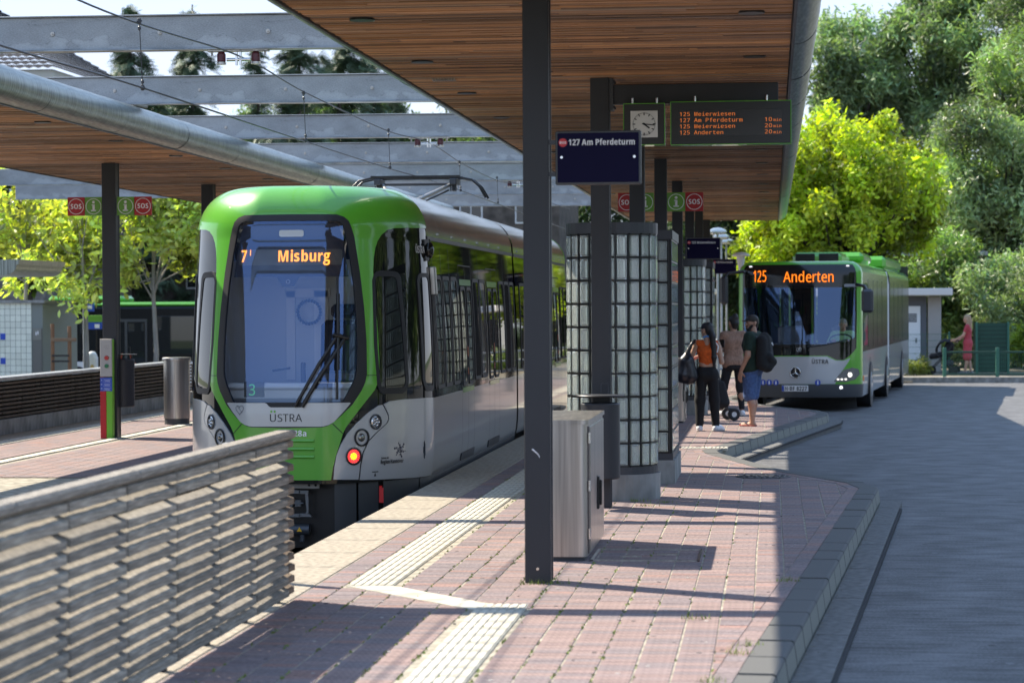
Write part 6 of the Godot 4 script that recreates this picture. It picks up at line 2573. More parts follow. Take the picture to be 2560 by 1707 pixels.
	field_mesh(g, heads, cell * 0.5, 0.018)
	var sm := mat(skin, 0.55)
	sm.subsurf_scatter_enabled = true
	sm.subsurf_scatter_strength = 0.1
	var body := part(t, "body", g, sm)
	g = Geo.new()
	for s in [-1.0, 1.0]:
		g.ball(H.call(Vector3(s * 0.031, 0.008, -0.083)), Vector3(0.011, 0.007, 0.006) * sc, 8, 5, hb)
	part(t, "eyes", g, mat(Color(0.03, 0.02, 0.015), 0.3))
	g = Geo.new()
	g.ball(H.call(Vector3(0, -0.053, -0.094)), Vector3(0.022, 0.006, 0.006) * sc, 10, 5, hb)
	part(t, "mouth", g, mat(Color(skin.r * 0.75, skin.g * 0.4, skin.b * 0.4), 0.5))
	# hair
	var hair_b: Array = [[H.call(Vector3(0, 0.055, 0.022)), H.call(Vector3(0, 0.058, -0.018)), 0.088 * sc, 0.080 * sc], [H.call(Vector3(0, 0.0, 0.045)), H.call(Vector3(0, -0.04, 0.05)), 0.072 * sc, 0.052 * sc]]
	for b in wear.get("hair", []):
		hair_b.append([H.call(b[0]), H.call(b[1]), b[2] * sc, b[3] * sc])
	g = Geo.new()
	field_mesh(g, hair_b, cell * 0.6, 0.02)
	part(t, "hair", g, mat(hair, 0.55))
	if wear.has("beard"):
		g = Geo.new()
		field_mesh(g, [[H.call(Vector3(-0.05, -0.03, -0.03)), H.call(Vector3(-0.02, -0.085, -0.062)), 0.024 * sc, 0.024 * sc], [H.call(Vector3(0.05, -0.03, -0.03)), H.call(Vector3(0.02, -0.085, -0.062)), 0.024 * sc, 0.024 * sc], [H.call(Vector3(-0.02, -0.088, -0.064)), H.call(Vector3(0.02, -0.088, -0.064)), 0.025 * sc, 0.025 * sc], [H.call(Vector3(-0.026, -0.040, -0.088)), H.call(Vector3(0.026, -0.040, -0.088)), 0.010 * sc, 0.010 * sc]], cell * 0.5, 0.02)
		part(t, "beard", g, mat(hair, 0.8))
	if wear.has("cap"):
		g = Geo.new()
		g.ball(H.call(Vector3(0, 0.062, 0.004)), Vector3(0.094, 0.078, 0.102) * sc, 16, 8, hb)
		g.ball(H.call(Vector3(0, 0.045, -0.115)), Vector3(0.07, 0.012, 0.06) * sc, 12, 5, hb)
		part(t, "cap", g, mat(wear.cap, 0.85))
	var grow := func(src: Array, by: float) -> Array:
		var o: Array = []
		for b in src:
			o.append([b[0], b[1], b[2] + by * sc, b[3] + by * sc])
		return o
	if wear.has("trousers"):
		var tr: Array = grow.call(hips, 0.012)
		tr.append_array(grow.call([torso[4], torso[5]], 0.008))
		tr[-1][0] = (tr[-1][0] as Vector3).lerp(tr[-1][1], 0.5); tr[-2][0] = (tr[-2][0] as Vector3).lerp(tr[-2][1], 0.5)
		var full: float = wear.get("loose", 0.018)
		for s in ["l", "r"]:
			var hem: float = wear.get("hem", 0.93)
			tr.append([D["hip" + s], D["kn" + s], 0.092 * sc * w + full * sc * 0.4, 0.062 * sc * w + full * sc])
			if hem > 0.1:
				tr.append([D["kn" + s], D["kn" + s].lerp(D["an" + s], hem), 0.062 * sc * w + full * sc, 0.046 * sc * w + full * sc * wear.get("taper", 0.8)])
			else:
				tr.append([D["hip" + s].lerp(D["kn" + s], 0.4), D["kn" + s].lerp(D["an" + s], 0.06), 0.082 * sc * w + full * sc, 0.070 * sc * w + full * sc])
		g = Geo.new()
		field_mesh(g, tr, cell, 0.035)
		part(t, wear.get("trousers_name", "trousers"), g, cloth(wear.trousers))
	if wear.has("top"):
		var tp_: Array = grow.call(torso.slice(0, 4), wear.get("top_loose", 0.012))
		var cut: float = wear.get("top_low", 0.5)
		if cut > 0:
			for k in [4, 5]:
				tp_.append([torso[k][0], (torso[k][0] as Vector3).lerp(torso[k][1], cut), torso[k][2] + wear.get("top_loose", 0.012) * sc, torso[k][3] + wear.get("top_loose", 0.012) * sc])
		if cut > 0.99:
			tp_.append_array(grow.call(hips.slice(0, 1), wear.get("top_loose", 0.012) + 0.012))
		var sl: float = wear.get("sleeve", 0.0)
		for s in ["l", "r"]:
			if sl > 0:
				tp_.append([D["sh" + s], D["sh" + s].lerp(D["el" + s], minf(sl, 1.0)), 0.068 * sc * w, 0.060 * sc * w])
			if sl > 1:
				tp_.append([D["el" + s], D["el" + s].lerp(D["wr" + s], sl - 1.0), 0.060 * sc * w, 0.044 * sc * w])
		g = Geo.new()
		field_mesh(g, tp_, cell, 0.03)
		part(t, wear.get("top_name", "shirt"), g, cloth(wear.top))
	if wear.has("skirt"):
		var sk: Array = grow.call(hips, 0.02)
		for s in ["l", "r"]:
			sk.append([D["hip" + s], D["kn" + s] + Vector3(0, 0.02, 0), 0.105 * sc, 0.115 * sc])
		sk.append([D.pel, (D.knl + D.knr) / 2 + Vector3(0, 0.02, 0), 0.12 * sc, 0.13 * sc])
		sk.append_array(grow.call([torso[4], torso[5]], 0.012))
		g = Geo.new()
		field_mesh(g, sk, cell, 0.05)
		part(t, "skirt", g, cloth(wear.skirt))
	if wear.has("shoes"):
		for s in ["l", "r"]:
			var toe: Vector3 = wear.get("toe" + s, Vector3(0, -0.055, -0.17)) * sc
			var an: Vector3 = D["an" + s]
			g = Geo.new()
			field_mesh(g, [[an + Vector3(0, -0.02, 0.01) * sc, an + Vector3(0, -0.042, 0.03) * sc, 0.046 * sc, 0.045 * sc], [an + Vector3(0, -0.042, 0.03) * sc, an + toe * 0.8 + Vector3(0, -0.002, 0) * sc, 0.045 * sc, 0.045 * sc], [an + toe * 0.5, an + toe * 1.1 + Vector3(0, 0.008, 0), 0.045 * sc, 0.036 * sc]], cell * 0.6, 0.02)
			var sh := part(t, "shoe", g, mat(wear.shoes, 0.6))
			g = Geo.new()
			var fwd := (toe * Vector3(1, 0, 1)).normalized()
			g.rbox(Transform3D(lean_to(fwd), Vector3(an.x, 0.014, an.z) + fwd * 0.075 * sc), Vector3(0.088, 0.026, 0.275) * sc, 0.012)
			part(sh, "sole", g, mat(Color(0.6, 0.6, 0.6), 0.7))
	if wear.has("sandals"):
		for s in ["l", "r"]:
			var toe: Vector3 = wear.get("toe" + s, Vector3(0, -0.055, -0.17)) * sc
			var fwd := (toe * Vector3(1, 0, 1)).normalized()
			var an: Vector3 = D["an" + s]
			g = Geo.new()
			g.rbox(Transform3D(lean_to(fwd), Vector3(an.x, 0.011, an.z) + fwd * 0.075 * sc), Vector3(0.092, 0.02, 0.27) * sc, 0.008)
			var sd := part(t, "flip_flop", g, mat(wear.sandals, 0.7))
			g = Geo.new()
			var sd2 := fwd.cross(Vector3.UP)
			for e in [-1.0, 1.0]:
				g.tube(PackedVector3Array([Vector3(an.x, 0.02, an.z) + fwd * 0.06 + sd2 * 0.04 * e, Vector3(an.x, 0.06, an.z) + fwd * 0.10 + sd2 * 0.022 * e, Vector3(an.x, 0.025, an.z) + fwd * 0.165]), 0.008, 6)
			part(sd, "strap", g, mat(Color(0.03, 0.035, 0.07), 0.6))


func cloth(c: Color) -> StandardMaterial3D:
	var m := mat(c, 0.9)
	m.rim_enabled = true
	m.rim = 0.2
	m.rim_tint = 0.6
	tri_tex(m, M.fine, Vector3(1.6, 1.1, 1.6))
	relief(m, M.blot, 1.2)
	return m


func people() -> void:
	# woman with a ponytail and a bag, seen from behind
	var t := thing("person", "standing person in orange top and black trousers with long dark ponytail, seen from behind", "person", Vector3(-0.985, 0, -36.0), 0.06)
	figure(t, 0.955, {"shl": Vector3(-0.165, 1.40, 0.0), "shr": Vector3(0.165, 1.39, 0.0), "elr": Vector3(0.235, 1.10, -0.03), "wrr": Vector3(0.225, 1.30, -0.16), "hdr": Vector3(-0.15, 0.8, -0.5), "ell": Vector3(-0.27, 1.13, -0.03), "wrl": Vector3(-0.13, 1.19, -0.22), "hdl": Vector3(0.8, 0.3, -0.4), "hipl": Vector3(-0.09, 0.90, 0), "knl": Vector3(-0.115, 0.50, -0.01), "anl": Vector3(-0.125, 0.085, 0.03), "knr": Vector3(0.115, 0.50, -0.02), "anr": Vector3(0.135, 0.085, 0.0)}, 0.75, {"wide": 0.90, "top": Color(0.75, 0.12, 0.012), "top_low": 0.0, "top_loose": 0.008, "top_name": "sleeveless_top", "trousers": Color(0.010, 0.010, 0.012), "loose": 0.028, "taper": 0.8, "shoes": Color(0.62, 0.63, 0.66), "toer": Vector3(0.10, -0.055, -0.14), "hair": [[Vector3(0, 0.0, 0.09), Vector3(0, -0.10, 0.13), 0.045, 0.05], [Vector3(0, -0.10, 0.13), Vector3(0.01, -0.42, 0.15), 0.05, 0.042], [Vector3(0.01, -0.42, 0.15), Vector3(0.02, -0.60, 0.135), 0.042, 0.012]], "cap": Color(0.012, 0.013, 0.02), "palmr": Vector3(-0.6, 0, -0.4), "curl": 0.6}, Color(0.42, 0.25, 0.17), Color(0.012, 0.010, 0.010))
	var g := Geo.new()
	g.tube(PackedVector3Array([Vector3(-0.06, 1.43, 0.03), Vector3(0.0, 1.45, 0.06), Vector3(0.06, 1.43, 0.03), Vector3(0.05, 1.41, -0.05)]), 0.014, 6)
	part(t, "blue_collar", g, mat(Color(0.05, 0.25, 0.6), 0.6))
	g = Geo.new()
	g.tube(PackedVector3Array([Vector3(0.12, 1.37, 0.06), Vector3(0.17, 1.29, 0.07), Vector3(0.15, 1.20, 0.08)]), 0.012, 6)
	part(t, "white_strap", g, M.text_white)
	# her bag
	var b := thing("shoulder_bag", "glossy black bag hanging from the left shoulder of the person in orange", "bag", t.position + Vector3(-0.30, 0.72, 0.10))
	g = Geo.new()
	field_mesh(g, [[Vector3(0.02, 0.52, -0.02), Vector3(-0.02, 0.34, 0), 0.035, 0.09], [Vector3(-0.04, 0.34, 0), Vector3(-0.07, 0.16, 0.0), 0.09, 0.12], [Vector3(-0.08, 0.12, 0), Vector3(0.02, 0.08, 0.0), 0.10, 0.09], [Vector3(0.03, 0.36, 0.02), Vector3(0.08, 0.12, 0.02), 0.08, 0.09]], 0.016, 0.05)
	var bm := mat(Color(0.012, 0.013, 0.02), 0.28)
	relief(bm, M.blot, 2.0)
	bm.uv1_triplanar = true
	bm.uv1_scale = Vector3(1.2, 1.2, 1.2)
	part(b, "pouch", g, bm)
	g = Geo.new()
	g.tube(PackedVector3Array([Vector3(0.0, 0.46, 0.04), Vector3(0.06, 0.60, 0.03), Vector3(0.11, 0.67, -0.02), Vector3(0.10, 0.60, -0.10)]), 0.022, 7)
	g.tube(PackedVector3Array([Vector3(-0.05, 0.05, 0.03), Vector3(-0.06, -0.12, 0.04), Vector3(-0.055, -0.26, 0.04)]), 0.012, 6)
	part(b, "strap", g, M.black)
	b = thing("mobile_phone", "small dark phone in the raised right hand of the person in orange", "phone", t.position + Vector3(0.225, 1.33, -0.26))
	g = Geo.new()
	g.rbox(Transform3D(Basis(Vector3.RIGHT, -0.5), Vector3.ZERO), Vector3(0.07, 0.14, 0.01), 0.004)
	part(b, "body", g, M.black_gloss)
	# woman in beige behind her
	t = thing("person", "standing person in beige sweatshirt and black trousers with white trainers, dark hair tied up", "person", Vector3(-0.66, 0, -40.9), 0.25)
	figure(t, 1.0, {"elr": Vector3(0.23, 1.13, -0.04), "wrr": Vector3(0.08, 1.15, -0.24), "hdr": Vector3(-0.8, 0.2, -0.5), "ell": Vector3(-0.26, 1.12, -0.04), "wrl": Vector3(-0.10, 1.16, -0.25), "hdl": Vector3(0.8, 0.2, -0.5), "hipl": Vector3(-0.09, 0.90, 0), "knl": Vector3(-0.17, 0.50, -0.05), "anl": Vector3(-0.22, 0.085, 0.02), "knr": Vector3(0.12, 0.50, -0.02), "anr": Vector3(0.14, 0.085, 0.03), "pel": Vector3(-0.01, 0.93, 0.02)}, 0.35, {"wide": 0.97, "top": Color(0.42, 0.255, 0.18), "top_low": 1.0, "top_loose": 0.028, "sleeve": 1.85, "top_name": "sweatshirt", "trousers": Color(0.014, 0.015, 0.02), "loose": 0.014, "hem": 0.86, "taper": 0.4, "shoes": Color(0.68, 0.68, 0.68), "toel": Vector3(-0.12, -0.055, -0.12), "hair": [[Vector3(0, 0.11, 0.06), Vector3(0.01, 0.13, 0.05), 0.055, 0.05], [Vector3(0, 0.0, 0.06), Vector3(0, -0.05, 0.06), 0.07, 0.05]], "curl": 0.7}, Color(0.40, 0.23, 0.15), Color(0.013, 0.010, 0.009))
	# man with backpack, turned to the left
	t = thing("person", "bearded standing person in dark green T-shirt, blue denim shorts and flip-flops, wearing a cap", "person", Vector3(-0.30, 0, -37.5), 1.15)
	figure(t, 1.015, {"elr": Vector3(0.235, 1.12, -0.01), "wrr": Vector3(0.22, 0.89, -0.10), "ell": Vector3(-0.24, 1.11, 0.02), "wrl": Vector3(-0.225, 0.86, -0.10), "hdl": Vector3(0, -1, -0.2), "anl": Vector3(-0.11, 0.07, 0.04), "anr": Vector3(0.10, 0.07, -0.06), "knr": Vector3(0.10, 0.5, -0.05)}, 0.95, {"wide": 1.08, "top": Color(0.012, 0.035, 0.022), "top_low": 1.0, "top_loose": 0.026, "sleeve": 0.62, "top_name": "t_shirt", "trousers": Color(0.075, 0.14, 0.32), "trousers_name": "shorts", "hem": 0.0, "loose": 0.022, "sandals": Color(0.30, 0.03, 0.025), "beard": true, "cap": Color(0.035, 0.030, 0.024), "curl": 0.4}, Color(0.40, 0.22, 0.145), Color(0.016, 0.012, 0.010))
	var bk := thing("backpack", "big black backpack on the back of the bearded person in green", "backpack", t.position, 1.15)
	g = Geo.new()
	field_mesh(g, [[Vector3(-0.10, 1.36, 0.20), Vector3(-0.11, 0.98, 0.21), 0.085, 0.10], [Vector3(0.10, 1.36, 0.20), Vector3(0.11, 0.98, 0.21), 0.085, 0.10], [Vector3(0, 1.40, 0.20), Vector3(0, 0.96, 0.24), 0.09, 0.11], [Vector3(-0.06, 1.10, 0.30), Vector3(0.06, 1.02, 0.31), 0.075, 0.075]], 0.016, 0.04)
	part(bk, "pack", g, cloth(Color(0.013, 0.013, 0.014)))
	g = Geo.new()
	for s in [-1.0, 1.0]:
		g.tube(PackedVector3Array([Vector3(s * 0.09, 1.36, 0.14), Vector3(s * 0.105, 1.485, 0.03), Vector3(s * 0.11, 1.44, -0.085), Vector3(s * 0.12, 1.28, -0.125), Vector3(s * 0.16, 1.12, -0.05), Vector3(s * 0.12, 1.02, 0.12)]), 0.020, 6)
	part(bk, "strap", g, M.black)
	g = Geo.new()
	for s in [-1.0, 1.0]:
		g.box(Transform3D(Basis(Vector3.BACK, s * 0.6), Vector3(0.10 + s * 0.022, 1.30, 0.288)), Vector3(0.02, 0.055, 0.004))
	part(bk, "pale_badge", g, M.white)
	# wheeled shopping bag between the two women
	var tr := thing("wheeled_bag", "black wheeled bag with thick round wheel between the two people by the screen", "bag", Vector3(-0.78, 0, -39.4), 0.35)
	g = Geo.new()
	field_mesh(g, [[Vector3(-0.14, 0.62, 0), Vector3(-0.10, 0.30, 0), 0.07, 0.11], [Vector3(-0.06, 0.60, 0), Vector3(-0.02, 0.30, 0), 0.06, 0.10]], 0.018, 0.04)
	part(tr, "sack", g, cloth(Color(0.016, 0.017, 0.02)))
	g = Geo.new()
	g.tube(PackedVector3Array([Vector3(-0.20, 0.92, 0), Vector3(-0.12, 0.80, 0), Vector3(0.0, 0.30, 0), Vector3(0.10, 0.10, 0)]), 0.012, 6)
	g.cyl(Vector3(-0.20, 0.92, -0.12), Vector3(-0.20, 0.92, 0.12), 0.014, 0.014, 8)
	g.cyl(Vector3(0.10, 0.10, -0.16), Vector3(0.10, 0.10, 0.16), 0.010, 0.010, 8)
	part(tr, "handle", g, M.dark_metal)
	for s in [-1.0, 1.0]:
		g = Geo.new()
		g.lathe(V2([0.045, -0.022, 0.085, -0.026, 0.104, -0.015, 0.104, 0.015, 0.085, 0.026, 0.045, 0.022]), Transform3D(Basis(Vector3.RIGHT, PI / 2), Vector3(0.10, 0.104, s * 0.16)), 22)
		var wh := part(tr, "wheel", g, M.rubber)
		g = Geo.new()
		g.cyl(Vector3(0.10, 0.104, s * 0.16 - 0.016), Vector3(0.10, 0.104, s * 0.16 + 0.02), 0.046, 0.046, 16)
		part(wh, "hub", g, M.white)
	# the bus driver, seated behind the windscreen
	t = thing("person", "bus driver in light green shirt seated behind the windscreen of the bus", "person", Vector3(0.53, -0.262, -48.35) + Basis(Vector3.UP, -0.111) * Vector3(0.80, 0.50, -1.42), PI - 0.111)
	figure(t, 1.0, {"hipl": Vector3(-0.10, 0.55, 0), "hipr": Vector3(0.10, 0.55, 0), "pel": Vector3(0, 0.57, 0.02), "waist": Vector3(0, 0.74, 0.03), "chest": Vector3(0, 0.94, 0.03), "neck": Vector3(0, 1.115, 0.02), "head": Vector3(0, 1.26, -0.01), "shl": Vector3(-0.19, 1.05, 0.02), "shr": Vector3(0.19, 1.05, 0.02), "ell": Vector3(-0.30, 0.84, -0.12), "elr": Vector3(0.30, 0.84, -0.12), "wrl": Vector3(-0.20, 0.92, -0.36), "wrr": Vector3(0.20, 0.92, -0.36), "hdl": Vector3(0.2, 0.1, -1), "hdr": Vector3(-0.2, 0.1, -1), "knl": Vector3(-0.14, 0.55, -0.44), "knr": Vector3(0.14, 0.55, -0.44), "anl": Vector3(-0.14, 0.12, -0.50), "anr": Vector3(0.14, 0.12, -0.50)}, 0.1, {"wide": 1.12, "cell": 0.02, "top": Color(0.45, 0.75, 0.33), "top_low": 0.8, "top_loose": 0.03, "sleeve": 0.7, "top_name": "shirt", "trousers": Color(0.02, 0.02, 0.03), "shoes": Color(0.02, 0.02, 0.02), "curl": 1.0}, Color(0.48, 0.29, 0.21), Color(0.25, 0.23, 0.21))
	var seat := thing("driver_seat", "dark driver's seat in the bus, behind the driver in green", "seat", t.position, t.rotation.y)
	g = Geo.new()
	g.rbox(T(Vector3(0, 0.42, 0.05)), Vector3(0.5, 0.12, 0.5), 0.04)
	g.rbox(T(Vector3(0, 0.20, 0.05)), Vector3(0.3, 0.40, 0.3), 0.04)
	part(seat, "cushion", g, M.under)
	g = Geo.new()
	g.rbox(Transform3D(Basis(Vector3.RIGHT, 0.10), Vector3(0, 0.85, 0.22)), Vector3(0.5, 0.80, 0.12), 0.05)
	part(seat, "backrest", g, M.under)
	# woman with the pushchair on the path beyond
	t = thing("person", "person with long fair hair in a pink dress, pushing a pushchair", "person", Vector3(5.80, -0.17, -71.0), 1.35)
	figure(t, 1.03, {"elr": Vector3(0.21, 1.14, -0.06), "wrr": Vector3(0.19, 1.0, -0.28), "hdr": Vector3(0, -0.2, -1), "ell": Vector3(-0.21, 1.14, -0.10), "wrl": Vector3(-0.19, 1.02, -0.32), "hdl": Vector3(0, -0.2, -1), "anr": Vector3(0.07, 0.085, 0.08), "anl": Vector3(-0.08, 0.085, -0.08)}, 0.0, {"wide": 0.92, "cell": 0.02, "top": Color(0.55, 0.07, 0.095), "top_low": 1.0, "sleeve": 0.5, "top_name": "dress_bodice", "skirt": Color(0.55, 0.07, 0.095), "shoes": Color(0.10, 0.10, 0.11), "hair": [[Vector3(0, -0.03, 0.07), Vector3(0.0, -0.32, 0.10), 0.065, 0.05], [Vector3(0.07, 0, 0.02), Vector3(0.08, -0.28, 0.04), 0.03, 0.03], [Vector3(-0.07, 0, 0.02), Vector3(-0.08, -0.28, 0.04), 0.03, 0.03]], "curl": 0.7}, Color(0.48, 0.28, 0.20), Color(0.34, 0.24, 0.15))
	var st := thing("pushchair", "black pushchair with raised hood in front of the person in pink", "pushchair", Vector3(5.05, -0.17, -71.15), 1.35)
	g = Geo.new()
	for s in [-1.0, 1.0]:
		g.tube(PackedVector3Array([Vector3(s * 0.22, 1.02, 0.48), Vector3(s * 0.24, 0.72, 0.22), Vector3(s * 0.26, 0.16, -0.32)]), 0.016, 6)
		g.tube(PackedVector3Array([Vector3(s * 0.25, 0.62, -0.12), Vector3(s * 0.27, 0.16, 0.36)]), 0.016, 6)
	g.cyl(Vector3(-0.22, 1.02, 0.48), Vector3(0.22, 1.02, 0.48), 0.018, 0.018, 8)
	part(st, "frame", g, M.black)
	g = Geo.new()
	field_mesh(g, [[Vector3(-0.13, 0.62, 0.15), Vector3(-0.13, 0.55, -0.28), 0.10, 0.09], [Vector3(0.13, 0.62, 0.15), Vector3(0.13, 0.55, -0.28), 0.10, 0.09], [Vector3(0, 0.68, 0.18), Vector3(0, 0.86, 0.22), 0.16, 0.14]], 0.025, 0.05)
	part(st, "seat", g, cloth(Color(0.014, 0.014, 0.018)))
	g = Geo.new()
	var hood := func(u: float, v: float) -> Vector3:
		var a := lerpf(-0.15, 2.0, u)
		return Vector3(lerpf(-0.25, 0.25, v), 0.72 + sin(a) * 0.36 * (1.0 - 0.25 * pow(2 * v - 1, 2)), 0.14 - cos(a) * 0.30 + 0.0)
	g.surf(hood, 0, 1, 10, 0, 1, 8)
	part(st, "hood", g, cloth(Color(0.012, 0.012, 0.016)))
	g = Geo.new()
	g.rbox(T(Vector3(0, 0.34, 0.18)), Vector3(0.36, 0.18, 0.32), 0.05)
	part(st, "basket", g, cloth(Color(0.05, 0.055, 0.065)))
	for s in [-1.0, 1.0]:
		for z in [-0.34, 0.38]:
			g = Geo.new()
			g.cyl(Vector3(s * 0.27 - 0.02, 0.13, z), Vector3(s * 0.27 + 0.02, 0.13, z), 0.13, 0.13, 18)
			part(st, "wheel", g, M.rubber)


func bus_side_on() -> void:
	# a bus seen broadside in the street on the left
	var t := thing("city_bus", "black sided city bus with green roof parked broadside behind the young trees", "bus", Vector3(-18.3, -0.87, -75.0))
	var L := 12.5
	var g := Geo.new()
	g.rbox(T(Vector3(0, 1.65, 0)), Vector3(L, 2.5, 2.5), 0.10)
	part(t, "body", g, mat(Color(0.010, 0.011, 0.012), 0.2, 0.0, 0.3))
	g = Geo.new()
	g.rbox(T(Vector3(0, 2.93, 0)), Vector3(L - 0.1, 0.16, 2.4), 0.07)
	var rf := part(t, "roof", g, M.green)
	for x in [-4.6, -3.1, 2.0]:
		g = Geo.new()
		g.rbox(T(Vector3(x, 3.10, 0)), Vector3(1.0, 0.24, 1.4), 0.09)
		part(rf, "roof_pod", g, M.green)
	for e in [[-5.9, -3.7], [-0.98, 0.55], [1.85, 3.2]]:
		g = Geo.new()
		g.rbox(T(Vector3((e[0] + e[1]) / 2, 0.72, 1.255)), Vector3(e[1] - e[0], 0.75, 0.02), 0.006)
		part(t, "white_panel", g, M.white)
	for x in [-2.35, 1.2 + 0.0, 4.2]:
		var dr := Node3D.new()
		g = Geo.new()
		for e in [[-0.66, 0.06], [0.0, 0.08], [0.66, 0.06]]:
			g.b(Vector3(x + e[0], 1.35, 1.262), Vector3(e[1], 2.05, 0.02))
		g.b(Vector3(x, 2.42, 1.262), Vector3(1.38, 0.09, 0.02))
		var d := part(t, "door", g, mat(Color(0.05, 0.055, 0.058), 0.4))
		dr.free()
		for s in [-0.33, 0.33]:
			g = Geo.new()
			g.b(Vector3(x + s, 1.35, 1.256), Vector3(0.54, 1.95, 0.012))
			part(d, "pane", g, M.side_glass)
			g = Geo.new()
			var ps := PackedVector3Array()
			for k in 9:
				ps.append(Vector3(x + s + signf(s) * (0.22 - 0.42 * sin(k * PI / 16)), 0.95 + 0.42 * (1 - cos(k * PI / 16)), 1.275))
			g.tube(ps, 0.014, 5)
			part(d, "orange_rail", g, mat(Color(0.42, 0.06, 0.015), 0.4))
	for e in [[-5.8, -3.3], [-1.4, 0.4], [2.0, 3.4], [5.0, 6.1]]:
		g = Geo.new()
		g.rbox(T(Vector3((e[0] + e[1]) / 2, 1.95, 1.256)), Vector3(e[1] - e[0], 1.2, 0.014), 0.005)
		part(t, "window", g, M.side_glass)
	for x in [-4.0, 3.0]:
		g = Geo.new()
		g.cyl(Vector3(x, 0.48, 1.0), Vector3(x, 0.48, 1.28), 0.48, 0.48, 20)
		part(t, "wheel", g, M.rubber)
	g = Geo.new()
	for x in [-0.62, -0.4]:
		g.cyl(Vector3(x, 0.78, 1.266), Vector3(x, 0.78, 1.272), 0.06, 0.06, 12)
	part(t, "round_sticker", g, M.sign_red)
	g = Geo.new()
	g.b(Vector3(5.3, 1.1, 1.268), Vector3(0.22, 0.30, 0.006))
	part(t, "notice", g, M.white)


